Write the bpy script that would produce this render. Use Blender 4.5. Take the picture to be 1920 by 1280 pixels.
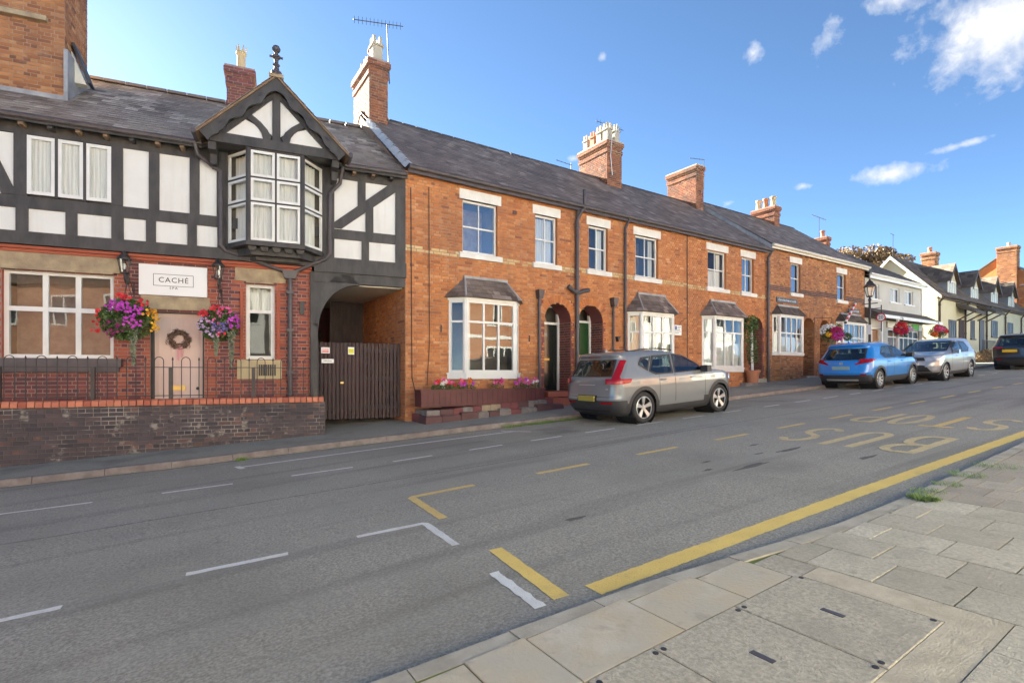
import bpy, math, random
from mathutils import Matrix, Vector, noise as mnoise
random.seed(7)
for o in list(bpy.data.objects): bpy.data.objects.remove(o)
S = bpy.context.scene
COL = S.collection
# ------------------------------------------------------------------ camera
cd = bpy.data.cameras.new('camera'); cam = bpy.data.objects.new('camera', cd); COL.objects.link(cam)
cam.location = (0, 0, 1.6)
cam.rotation_euler = (math.radians(90), 0, -math.asin(.5498))
cd.sensor_width = 36; cd.lens = 18.375; cd.shift_y = .03125
cd.clip_start = .05; cd.clip_end = 3000
S.camera = cam
S.render.resolution_x = 1024; S.render.resolution_y = 682
# ------------------------------------------------------------------ light
SUN_EL = math.radians(25); SUN_AZ = math.atan2(.983, -.18)       # behind the roofs, to the left
sv = Vector((math.cos(SUN_AZ) * math.cos(SUN_EL), math.sin(SUN_AZ) * math.cos(SUN_EL), math.sin(SUN_EL)))
sd = bpy.data.lights.new('sun', 'SUN'); sun = bpy.data.objects.new('sun', sd); COL.objects.link(sun)
sd.energy = 5.0; sd.angle = math.radians(.5); sd.color = (1, .955, .80)
sun.rotation_euler = (-sv).to_track_quat('-Z', 'Y').to_euler(); sun.location = (-10, 30, 30)
W = bpy.data.worlds.new('World'); S.world = W; W.use_nodes = True
S.view_settings.view_transform = 'Standard'; S.view_settings.look = 'None'
S.view_settings.exposure = 3.2; S.view_settings.gamma = 1
SKY_STRENGTH = .05
S.render.engine = 'CYCLES'; S.cycles.max_bounces = 6; S.cycles.diffuse_bounces = 3; S.cycles.glossy_bounces = 3; S.cycles.transparent_max_bounces = 8
S.cycles.caustics_reflective = False; S.cycles.caustics_refractive = False
CLOUDS = [(0.222,0.452,0.081,0.062,0.03),(0.355,0.522,0.060,0.020,-0.28),(0.448,0.500,0.034,0.050,-0.5),(0.558,0.508,0.022,0.022,-0.2),
 (0.817,0.538,0.014,0.012,-0.1),(0.355,0.299,0.071,0.017,-0.04),(0.280,0.320,0.055,0.009,0.08),(0.481,0.303,0.024,0.009,0.02),
 (0.597,0.291,0.018,0.013,0.25),(0.872,0.388,0.020,0.010,-0.05)]
def build_world():
    nt = W.node_tree; N = nt.nodes; L = nt.links; N.clear()
    def math_(op, a, b=None, c=None, clamp=False):
        n = N.new('ShaderNodeMath'); n.operation = op; n.use_clamp = clamp
        for i, x in enumerate((a, b, c)):
            if x is None: continue
            if isinstance(x, (int, float)): n.inputs[i].default_value = x
            else: L.new(x, n.inputs[i])
        return n.outputs[0]
    out = N.new('ShaderNodeOutputWorld'); bg = N.new('ShaderNodeBackground'); L.new(bg.outputs[0], out.inputs[0])
    sky = N.new('ShaderNodeTexSky'); sky.sky_type = 'NISHITA'; sky.sun_disc = False
    sky.sun_elevation = SUN_EL; sky.sun_rotation = math.pi / 2 - SUN_AZ
    sky.altitude = 2000; sky.air_density = .44; sky.dust_density = 0.26; sky.ozone_density = 0.0
    tc = N.new('ShaderNodeTexCoord'); sx = N.new('ShaderNodeSeparateXYZ'); L.new(tc.outputs['Generated'], sx.inputs[0])
    az = math_('ARCTAN2', sx.outputs[1], sx.outputs[0]); el = math_('ARCSINE', sx.outputs[2]); ce = math_('COSINE', el)
    def noise(scale, detail, rough, dist=0.):
        n = N.new('ShaderNodeTexNoise'); n.inputs['Scale'].default_value = scale; n.inputs['Detail'].default_value = detail
        n.inputs['Roughness'].default_value = rough; n.inputs['Distortion'].default_value = dist
        L.new(tc.outputs['Generated'], n.inputs['Vector']); return n.outputs[0]
    n1 = noise(20, 8, .58, .25); n2 = noise(75, 8, .62, .3)
    nn = math_('MULTIPLY', math_('SUBTRACT', math_('ADD', math_('MULTIPLY', n1, .75), math_('MULTIPLY', n2, .25)), .5), 2.4)
    mask = None
    for a0, e0, ra, rb, rot in CLOUDS:
        dx = math_('MULTIPLY', math_('SUBTRACT', a0, az), ce); dy = math_('SUBTRACT', el, e0)
        c, s = math.cos(rot), math.sin(rot)
        px = math_('ADD', math_('MULTIPLY', dx, c / ra), math_('MULTIPLY', dy, s / ra))
        py = math_('ADD', math_('MULTIPLY', dx, -s / rb), math_('MULTIPLY', dy, c / rb))
        q = math_('SQRT', math_('ADD', math_('MULTIPLY', px, px), math_('MULTIPLY', py, py)))
        top = 1.1 if ra > .08 else (.66 if rb > .0165 and ra > .05 else .5)
        m = math_('SUBTRACT', top, math_('MULTIPLY', q, .62 if top < .5 else .85))
        mask = m if mask is None else math_('MAXIMUM', mask, m)
    # fair-weather cloud elsewhere, outside the part of the sky the street shows
    far = math_('MULTIPLY', math_('SUBTRACT', noise(2.6, 5, .55), .55), 3.)
    beh = math_('MULTIPLY', sx.outputs[1], -1.6, None, True)
    mask = math_('MAXIMUM', mask, math_('SUBTRACT', math_('MULTIPLY', far, beh), math_('MULTIPLY', math_('SUBTRACT', 1., beh), .9)))
    dens = math_('MULTIPLY', math_('ADD', mask, nn), 1.25, None, True)
    dens = math_('MULTIPLY', dens, .94)
    ramp = N.new('ShaderNodeValToRGB'); L.new(nn, ramp.inputs[0])
    ramp.color_ramp.elements[0].position = -.0; ramp.color_ramp.elements[0].color = (2.25, 2.3, 2.4, 1)
    ramp.color_ramp.elements[1].position = .5; ramp.color_ramp.elements[1].color = (2.85, 2.82, 2.78, 1)
    mix = N.new('ShaderNodeMix'); mix.data_type = 'RGBA'
    tint = N.new('ShaderNodeMix'); tint.data_type = 'RGBA'; tint.blend_type = 'MULTIPLY'; tint.inputs['Factor'].default_value = 1; tint.inputs['B'].default_value = (.74, .93, .98, 1); L.new(sky.outputs[0], tint.inputs['A'])
    L.new(dens, mix.inputs['Factor']); L.new(tint.outputs['Result'], mix.inputs['A']); L.new(ramp.outputs[0], mix.inputs['B'])
    L.new(mix.outputs['Result'], bg.inputs[0]); bg.inputs[1].default_value = SKY_STRENGTH
build_world()
# ------------------------------------------------------------------ materials
def mat(name, c1, c2=None, scale=6., rough=.8, bump=0., bscale=60., metal=0., ramp=None, detail=6, mixlo=.35, mixhi=.65, spec=.5, stain=None, coat=0., bdetail=4, aniso=None):
    """procedural surface: two tones mixed by noise, optional per-piece ramp over the 'tone' attribute, fine relief"""
    m = bpy.data.materials.new(name); m.use_nodes = True; nt = m.node_tree; N = nt.nodes; L = nt.links
    b = N['Principled BSDF']; b.inputs['Roughness'].default_value = rough; b.inputs['Metallic'].default_value = metal
    b.inputs['Specular IOR Level'].default_value = spec
    if coat: b.inputs['Coat Weight'].default_value = coat; b.inputs['Coat Roughness'].default_value = .03
    geo = N.new('ShaderNodeNewGeometry'); pos = geo.outputs['Position']
    if aniso:
        mp = N.new('ShaderNodeMapping'); mp.inputs['Scale'].default_value = aniso; L.new(pos, mp.inputs[0]); pos = mp.outputs[0]
    def noise(sc, det=6, ro=.6):
        n = N.new('ShaderNodeTexNoise'); n.inputs['Scale'].default_value = sc; n.inputs['Detail'].default_value = det; n.inputs['Roughness'].default_value = ro
        L.new(pos, n.inputs['Vector']); return n.outputs[0]
    def mapr(x, lo, hi):
        n = N.new('ShaderNodeMapRange'); n.clamp = True; n.inputs['From Min'].default_value = lo; n.inputs['From Max'].default_value = hi; L.new(x, n.inputs[0]); return n.outputs[0]
    def mix(f, a, c, blend='MIX'):
        n = N.new('ShaderNodeMix'); n.data_type = 'RGBA'; n.blend_type = blend
        for k, x in (('Factor', f), ('A', a), ('B', c)):
            if isinstance(x, tuple): n.inputs[k].default_value = (*x, 1)
            elif isinstance(x, float): n.inputs[k].default_value = x
            else: L.new(x, n.inputs[k])
        return n.outputs['Result']
    col = None
    if ramp:
        at = N.new('ShaderNodeAttribute'); at.attribute_name = 'tone'
        cr = N.new('ShaderNodeValToRGB'); L.new(at.outputs['Fac'], cr.inputs[0]); e = cr.color_ramp.elements
        while len(e) < len(ramp): e.new(.5)
        for i, (p, c) in enumerate(ramp): e[i].position = p; e[i].color = (*c, 1)
        col = cr.outputs[0]
        if c1: col = mix(mapr(noise(scale, detail), mixlo, mixhi), col, mix(.5, col, c1))
    elif c2: col = mix(mapr(noise(scale, detail), mixlo, mixhi), c1, c2)
    for st in ([stain] if isinstance(stain, tuple) else (stain or [])):
        sc, sscale, lo, hi, amt = st[:5]
        f = N.new('ShaderNodeMath'); f.operation = 'MULTIPLY'; f.inputs[1].default_value = amt
        if len(st) > 5:                                     # streaks: noise stretched along one direction
            mp = N.new('ShaderNodeMapping'); mp.inputs['Scale'].default_value = st[5]; L.new(geo.outputs['Position'], mp.inputs[0])
            nz = N.new('ShaderNodeTexNoise'); nz.inputs['Scale'].default_value = sscale; nz.inputs['Detail'].default_value = 3; L.new(mp.outputs[0], nz.inputs['Vector']); src = nz.outputs[0]
        else: src = noise(sscale, 3)
        L.new(mapr(src, lo, hi), f.inputs[0])
        col = mix(f.outputs[0], col if col is not None else c1, sc)
    if col is None: b.inputs['Base Color'].default_value = (*c1, 1)
    else: L.new(col, b.inputs['Base Color'])
    if bump:
        bn = N.new('ShaderNodeBump'); bn.inputs['Strength'].default_value = bump; bn.inputs['Distance'].default_value = .01
        L.new(noise(bscale, bdetail), bn.inputs['Height']); L.new(bn.outputs[0], b.inputs['Normal'])
    return m
def glass(name, tint=(.9, .94, .93), refl=1.0, wob=.08, ior=1.62, base=.025):
    m = bpy.data.materials.new(name); m.use_nodes = True; N = m.node_tree.nodes; L = m.node_tree.links; N.clear()
    o = N.new('ShaderNodeOutputMaterial'); mx = N.new('ShaderNodeMixShader'); t = N.new('ShaderNodeBsdfTransparent'); g = N.new('ShaderNodeBsdfGlossy')
    t.inputs[0].default_value = (*tint, 1); g.inputs['Roughness'].default_value = .012; g.inputs[0].default_value = (.95, .97, 1, 1)
    fr = N.new('ShaderNodeFresnel')
    geo = N.new('ShaderNodeNewGeometry'); n = N.new('ShaderNodeTexNoise'); n.inputs['Scale'].default_value = 2.2; n.inputs['Detail'].default_value = 1; L.new(geo.outputs['Position'], n.inputs['Vector'])
    e1 = N.new('ShaderNodeMath'); e1.operation = 'MULTIPLY_ADD'; e1.inputs[1].default_value = -2; e1.inputs[2].default_value = 1; L.new(geo.outputs['Backfacing'], e1.inputs[0])
    e2 = N.new('ShaderNodeMath'); e2.operation = 'POWER'; e2.inputs[0].default_value = ior; L.new(e1.outputs[0], e2.inputs[1]); L.new(e2.outputs[0], fr.inputs[0])   # same reflection from either face
    bn = N.new('ShaderNodeBump'); bn.inputs['Strength'].default_value = wob; bn.inputs['Distance'].default_value = .012; L.new(n.outputs[0], bn.inputs['Height'])
    L.new(bn.outputs[0], g.inputs['Normal'])
    mu = N.new('ShaderNodeMath'); mu.operation = 'MULTIPLY_ADD'; mu.inputs[1].default_value = refl; mu.inputs[2].default_value = base; mu.use_clamp = True; L.new(fr.outputs[0], mu.inputs[0])
    L.new(mu.outputs[0], mx.inputs[0]); L.new(t.outputs[0], mx.inputs[1]); L.new(g.outputs[0], mx.inputs[2]); L.new(mx.outputs[0], o.inputs[0])
    return m
M = {}
M['brick'] = mat('orange brick', (.34, .11, .05), scale=2.5, rough=.9, bump=.5, bscale=90, ramp=[(0, (.27, .095, .05)), (.10, (.44, .15, .05)), (.4, (.56, .20, .06)), (.7, (.63, .255, .08)), (1, (.70, .35, .16))], stain=[((.26, .115, .065), .55, .5, .72, .45), ((.18, .10, .07), 1.4, .54, .74, .4, (1, 1, .25)), ((.58, .40, .26), 2.1, .64, .76, .4)])
M['brick_soot'] = mat('sooty chimney brick', (.20, .08, .05), scale=2.5, rough=.9, bump=.5, bscale=90, ramp=[(0, (.11, .05, .04)), (.3, (.26, .085, .04)), (.7, (.38, .13, .055)), (1, (.46, .2, .1))], stain=[((.09, .06, .05), 1.2, .45, .65, .6), ((.45, .36, .27), 2.2, .6, .74, .5)])
M['brick_band'] = mat('buff brick', (.4, .25, .12), scale=3, rough=.9, bump=.5, bscale=90, ramp=[(0, (.45, .22, .09)), (.4, (.62, .45, .22)), (1, (.70, .55, .32))])
M['brick_blue'] = mat('dark string brick', (.1, .05, .05), scale=3, rough=.85, bump=.4, ramp=[(0, (.07, .045, .05)), (1, (.19, .085, .07))])
M['brick2'] = mat('brown brick', (.28, .10, .05), scale=2.5, rough=.9, bump=.5, bscale=90, ramp=[(0, (.17, .075, .045)), (.3, (.38, .15, .055)), (.6, (.51, .22, .08)), (1, (.58, .33, .15))], stain=[((.18, .085, .06), .6, .48, .7, .5), ((.5, .34, .22), 2.3, .62, .74, .4)])
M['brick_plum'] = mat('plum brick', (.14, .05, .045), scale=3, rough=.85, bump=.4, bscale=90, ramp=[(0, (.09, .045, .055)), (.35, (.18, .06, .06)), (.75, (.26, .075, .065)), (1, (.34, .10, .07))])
M['brick_red'] = mat('red dressing brick', (.38, .10, .05), scale=3, rough=.85, bump=.4, bscale=90, ramp=[(0, (.32, .08, .05)), (1, (.45, .125, .068))])
M['brick_wall'] = mat('blue boundary brick', (.06, .045, .045), scale=4, rough=.85, bump=.5, bscale=70, ramp=[(0, (.04, .036, .045)), (.5, (.085, .07, .078)), (.85, (.13, .09, .088)), (1, (.20, .10, .08))], stain=[((.50, .46, .38), 4.2, .61, .70, .5), ((.03, .028, .03), 1.1, .5, .7, .5)])
M['mortar'] = mat('lime mortar', (.40, .285, .19), (.27, .175, .11), scale=4, rough=.95)
M['mortar_pale'] = mat('pale mortar', (.42, .30, .25), (.30, .20, .17), scale=4, rough=.95)
M['mortar_dark'] = mat('dark mortar', (.11, .09, .08), (.40, .36, .30), scale=1.7, rough=.95, mixlo=.5, mixhi=.70)
M['slate'] = mat('roof slate', (.12, .09, .075), scale=1.2, rough=.6, bump=.3, bscale=25, ramp=[(0, (.085, .065, .055)), (.3, (.155, .118, .098)), (.75, (.23, .178, .15)), (1, (.38, .31, .265))], stain=[((.29, .24, .20), .9, .48, .68, .5), ((.10, .075, .06), .7, .5, .7, .5, (1, .35, .35)), ((.34, .25, .12), 2.5, .66, .76, .5)])
M['slate_old'] = mat('old lichen slate', (.20, .165, .14), scale=1.2, rough=.65, bump=.4, bscale=25, ramp=[(0, (.14, .108, .085)), (.35, (.28, .222, .18)), (.75, (.40, .33, .275)), (1, (.62, .54, .46))], stain=[((.36, .32, .25), .9, .46, .66, .55), ((.15, .115, .09), .8, .5, .7, .5, (1, .35, .35))])
M['tile_dark'] = mat('dark concrete tile', (.08, .065, .055), scale=3, rough=.8, bump=.3, ramp=[(0, (.055, .043, .036)), (.5, (.10, .08, .066)), (1, (.16, .13, .11))])
M['tile_brown'] = mat('brown concrete tile', (.15, .11, .08), scale=2, rough=.85, bump=.3, ramp=[(0, (.09, .065, .05)), (.5, (.17, .125, .09)), (1, (.27, .20, .14))])
M['lead'] = mat('lead flashing', (.26, .26, .265), (.42, .42, .42), scale=3, rough=.5, bump=.2, bscale=8)
M['lead_pale'] = mat('pale lead flashing', (.50, .50, .49), (.62, .62, .60), scale=3, rough=.6, bump=.2, bscale=8)
M['white'] = mat('white gloss paint', (.80, .80, .77), (.74, .73, .69), scale=3, rough=.4, bump=.05)
M['cream_paint'] = mat('cream paint', (.78, .74, .62), (.7, .66, .54), scale=3, rough=.45)
M['stone_white'] = mat('white painted stone', (.80, .79, .74), (.70, .68, .62), scale=4, rough=.75, bump=.2, bscale=30)
M['sandstone'] = mat('weathered sandstone', (.46, .36, .22), (.28, .21, .14), scale=3.5, rough=.9, bump=.35, bscale=30)
M['plaster'] = mat('white plaster', (.78, .78, .75), (.73, .725, .69), scale=1.6, rough=.85, bump=.3, bscale=9, stain=[((.52, .50, .45), 1.6, .57, .75, .3, (3, 3, .3))])
M['timber'] = mat('black painted timber', (.034, .032, .032), (.07, .064, .061), scale=5, rough=.6, bump=.35, bscale=18, aniso=(1, 1, .35))
M['timber_brown'] = mat('raw soffit timber', (.30, .2, .12), (.2, .13, .08), scale=5, rough=.8)
M['black_iron'] = mat('black iron', (.022, .022, .024), (.05, .04, .036), scale=9, rough=.5, bump=.15)
M['pipe'] = mat('dark grey pipe paint', (.06, .055, .06), (.10, .08, .085), scale=5, rough=.45, bump=.1)
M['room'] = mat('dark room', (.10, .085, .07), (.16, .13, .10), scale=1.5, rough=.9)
M['curtain'] = mat('cream curtain', (.72, .66, .52), (.6, .54, .42), scale=9, rough=.9, aniso=(6, 6, .2))
M['net'] = mat('net curtain', (.78, .76, .70), (.62, .60, .55), scale=8, rough=.9, aniso=(5, 5, .15))
M['glass'] = glass('window glass')
M['glass_sky'] = glass('upper window glass', (.9, .94, .93), 1., .05, 1.8, .12)
M['glass_soft'] = glass('curtained window glass', (.95, .97, .96), .8, .05, 1.42, .0)
M['glass_low'] = glass('shop window glass', (.86, .88, .86), .75, .10, 1.5, .0)
M['glass_dull'] = glass('dulled window glass', (.8, .82, .78), .35, .05, 1.4, .0)  # reflection turned down to keep sky blue out of the panes
M['glass_lamp'] = glass('lantern glass', (.85, .88, .85), .6)
M['asphalt'] = mat('worn asphalt', (.255, .232, .185), (.52, .475, .39), scale=50, rough=.9, bump=1., bscale=85, stain=[((.235, .215, .172), .35, .45, .66, .6), ((.385, .36, .30), .8, .5, .7, .45, (.12, 1.6, 1)), ((.155, .147, .12), .9, .56, .72, .55, (.10, 2.2, 1)), ((.40, .37, .32), 3.5, .62, .75, .35)], bdetail=6, detail=8, mixlo=.36, mixhi=.68)
M['tar'] = mat('patch of tar', (.105, .095, .085), (.15, .135, .12), scale=20, rough=.8, bump=.5, bscale=190)
M['footway'] = mat('footway asphalt', (.25, .235, .185), (.42, .395, .315), scale=60, rough=.92, bump=.6, bscale=200, stain=((.10, .09, .085), .8, .5, .7, .5))
M['kerb'] = mat('grey kerb stone', (.38, .33, .25), (.50, .45, .355), scale=5, rough=.9, bump=.4, bscale=70)
M['kerb_dark'] = mat('dark kerb stone', (.17, .14, .13), (.26, .225, .2), scale=5, rough=.9, bump=.4, bscale=70)
M['slab'] = mat('exposed aggregate slab', (.36, .315, .24), scale=42, rough=.92, bump=1., bscale=80, ramp=[(0, (.46, .405, .305)), (.5, (.60, .535, .405)), (1, (.70, .63, .485))], mixlo=.4, mixhi=.6, stain=[((.32, .29, .22), 1.5, .48, .70, .5), ((.25, .23, .18), 7, .62, .72, .5)])
M['slab_brown'] = mat('brown paver', (.28, .22, .17), scale=60, rough=.92, bump=.6, bscale=160, ramp=[(0, (.36, .31, .235)), (.5, (.45, .39, .30)), (1, (.53, .465, .36))], stain=((.2, .17, .13), 1.4, .52, .72, .4))
M['joint'] = mat('mossy joint', (.17, .22, .05), (.16, .14, .08), scale=5, rough=1., bump=.5)
M['concrete'] = mat('old concrete lid', (.58, .515, .39), (.38, .335, .25), scale=38, rough=.92, bump=.9, bscale=80, stain=[((.36, .31, .24), 2.2, .48, .68, .6), ((.60, .55, .45), 4, .6, .75, .5)])
M['concrete_buff'] = mat('buff concrete', (.62, .535, .39), (.50, .425, .30), scale=9, rough=.92, bump=.8, bscale=70, stain=[((.38, .33, .25), 2.4, .5, .7, .5)])
M['flagstone'] = mat('buff pink flagstone', (.56, .46, .31), (.52, .46, .35), scale=3.5, rough=.9, bump=.6, bscale=40, stain=[((.64, .57, .45), 3, .5, .66, .6), ((.34, .28, .21), 5, .58, .7, .5)])
M['yellow'] = mat('yellow road paint', (.93, .67, .19), (.88, .61, .17), scale=4, rough=.8, bump=.8, bscale=110, stain=[((.42, .32, .16), 60, .6, .72, .6), ((.5, .38, .16), 2.5, .58, .75, .4)])
M['yellow_worn'] = mat('worn yellow road paint', (.66, .53, .28), (.76, .60, .30), scale=6, rough=.85, bump=.8, bscale=110, stain=[((.26, .23, .19), 60, .56, .66, .75), ((.36, .31, .22), 3, .52, .7, .5)])
M['yellow_dash'] = mat('yellow dash paint', (.82, .58, .20), (.72, .52, .20), scale=6, rough=.85, bump=.8, bscale=110, stain=[((.28, .24, .18), 60, .6, .7, .7)])
M['roadwhite'] = mat('white road paint', (.82, .80, .74), (.72, .69, .63), scale=6, rough=.8, bump=.5, bscale=160, stain=[((.34, .31, .27), 60, .6, .7, .7)])
M['soil'] = mat('bare ground', (.12, .10, .07), (.09, .10, .04), scale=.6, rough=1.)
M['leaf'] = mat('green leaf', None, rough=.6, ramp=[(0, (.035, .07, .018)), (.5, (.07, .13, .03)), (1, (.13, .20, .05))])
M['leaf_grass'] = mat('grass blade', None, rough=.7, ramp=[(0, (.07, .14, .02)), (1, (.17, .26, .05))])
M['leaf_grey'] = mat('grey green trailing leaf', None, rough=.7, ramp=[(0, (.16, .20, .12)), (1, (.34, .38, .27))])
M['leaf_copper'] = mat('copper leaf', None, rough=.6, ramp=[(0, (.10, .06, .035)), (.5, (.22, .14, .07)), (1, (.36, .24, .11))])
M['bark'] = mat('bark', (.09, .07, .05), (.14, .11, .08), scale=8, rough=.95, bump=.5, bscale=20)
for k, c in dict(red=(.62, .02, .03), magenta=(.55, .05, .50), pink=(.75, .12, .32), yellow=(.85, .42, .01), mauve=(.55, .38, .60), violet=(.18, .14, .42), cerise=(.50, .01, .14), white=(.8, .78, .74), plum=(.22, .015, .10), orange=(.75, .16, .02)).items():
    M['fl_' + k] = mat(k + ' petals', None, rough=.6, ramp=[(0, tuple(x * .6 for x in c)), (1, tuple(min(.9, x * 1.15 + .01) for x in c))])
M['terracotta'] = mat('terracotta', (.46, .19, .10), (.38, .16, .09), scale=5, rough=.85, bump=.2)
M['pot_buff'] = mat('buff chimney pot', (.62, .49, .27), (.48, .38, .22), scale=3, rough=.8)
M['pot_white'] = mat('pale chimney pot', (.48, .42, .32), (.36, .32, .25), scale=3, rough=.8)
M['brass'] = mat('brass', (.52, .38, .13), rough=.4, metal=.8)
M['door_pink'] = mat('dusty pink door paint', (.72, .53, .455), (.68, .50, .43), scale=2, rough=.5)
M['door_black'] = mat('black green door paint', (.012, .02, .018), rough=.18, coat=.6)
M['door_green'] = mat('green door paint', (.016, .06, .02), (.02, .075, .024), scale=3, rough=.3)
M['door_red'] = mat('dark red door paint', (.25, .02, .03), rough=.4)
M['door_brown'] = mat('varnished wood', (.36, .17, .05), (.28, .12, .035), scale=6, rough=.5, aniso=(4, 4, .5))
M['gate'] = mat('dark stained gate board', (.05, .032, .03), (.08, .05, .045), scale=5, rough=.8, bump=.3, bscale=20, aniso=(3, 3, .4))
M['planter'] = mat('maroon trough paint', (.10, .03, .027), (.14, .042, .037), scale=3, rough=.6, bump=.2, bscale=20)
M['tile_red'] = mat('red quarry tile', (.44, .11, .06), (.38, .1, .055), scale=5, rough=.6)
M['sign_white'] = mat('sign white', (.80, .80, .79), rough=.35)
M['ink'] = mat('grey ink', (.05, .05, .055), rough=.6)
M['sign_red'] = mat('sign red', (.62, .03, .035), rough=.4)
M['sign_pink'] = mat('faded red print', (.75, .28, .27), rough=.6)
M['sign_yellow'] = mat('sign yellow', (.75, .68, .02), rough=.5)
M['sign_blue'] = mat('sign blue', (.10, .14, .40), rough=.5)
M['sign_slate'] = mat('slate grey sign board', (.09, .12, .15), rough=.6)
M['sign_green'] = mat('green shop sign', (.10, .42, .03), rough=.5)
M['render_grey'] = mat('pale grey render', (.56, .555, .53), (.50, .495, .47), scale=1.2, rough=.9, bump=.2, bscale=60)
M['render_cream'] = mat('cream render', (.66, .60, .42), (.60, .54, .37), scale=1.0, rough=.9, bump=.2, bscale=60)
M['render_white'] = mat('white render', (.80, .79, .75), (.74, .73, .69), scale=1.0, rough=.9)
M['wood_dark'] = mat('dark brown joinery', (.075, .04, .025), rough=.5)
M['blue_board'] = mat('blue grey boarding', (.22, .25, .30), (.18, .21, .26), scale=4, rough=.7)
M['wreath'] = mat('dried twig', None, rough=.9, ramp=[(0, (.07, .045, .035)), (1, (.22, .13, .09))])
M['ribbon'] = mat('pink gingham ribbon', (.70, .33, .34), rough=.8)
M['rubber'] = mat('tyre rubber', (.018, .018, .019), (.028, .027, .026), scale=20, rough=.75)
M['alloy'] = mat('light alloy', (.46, .46, .45), rough=.3, metal=.4)
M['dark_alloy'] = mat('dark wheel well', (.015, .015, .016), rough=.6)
M['plastic'] = mat('dark grey cladding', (.035, .034, .036), (.045, .043, .045), scale=20, rough=.5)
M['autoglass'] = glass('car glass', (.42, .50, .50), 1., .0, 1.55, .02); M['darkpane'] = mat('dark pane', (.014, .018, .02), rough=.015, spec=.75)
M['lamp_red'] = mat('red lamp lens', (.34, .004, .010), rough=.25, spec=.4, coat=.3)
M['lamp_clear'] = mat('clear lamp lens', (.72, .74, .74), rough=.08, coat=1., metal=.4)
M['plate_yellow'] = mat('blurred yellow plate', (.42, .33, .06), (.36, .29, .06), scale=6, rough=.5)
M['plate_bright'] = mat('yellow plate', (.78, .52, .02), rough=.45)
M['plate_green'] = mat('blurred grey plate', (.22, .34, .33), (.27, .36, .34), scale=6, rough=.5)
def brick_texture(name, c1, c2, mo):
    m = bpy.data.materials.new(name); m.use_nodes = True; N = m.node_tree.nodes; L = m.node_tree.links
    g = N.new('ShaderNodeNewGeometry'); s = N.new('ShaderNodeSeparateXYZ'); c = N.new('ShaderNodeCombineXYZ'); L.new(g.outputs['Position'], s.inputs[0]); L.new(s.outputs[0], c.inputs[0]); L.new(s.outputs[2], c.inputs[1])
    b = N.new('ShaderNodeTexBrick'); L.new(c.outputs[0], b.inputs['Vector']); b.inputs['Scale'].default_value = 1; b.inputs['Brick Width'].default_value = .23; b.inputs['Row Height'].default_value = .076; b.inputs['Mortar Size'].default_value = .008
    b.inputs['Color1'].default_value = (*c1, 1); b.inputs['Color2'].default_value = (*c2, 1); b.inputs['Mortar'].default_value = (*mo, 1); L.new(b.outputs[0], N['Principled BSDF'].inputs['Base Color']); N['Principled BSDF'].inputs['Roughness'].default_value = .9; return m
M['brick_far'] = brick_texture('brick across the street', (.30, .11, .05), (.46, .19, .08), (.36, .26, .18))
def paint(name, c, metal=.55, rough=.3):
    return mat(name, c, rough=rough, metal=metal, coat=1.)
M['car_grey'] = paint('silver dawn paint', (.225, .235, .24), .2)
M['car_blue'] = paint('bright blue paint', (.015, .22, .66), .1)
M['car_silver'] = paint('titanium grey paint', (.33, .34, .35), .25)
M['car_dark'] = paint('charcoal paint', (.03, .034, .04), .3)
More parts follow.
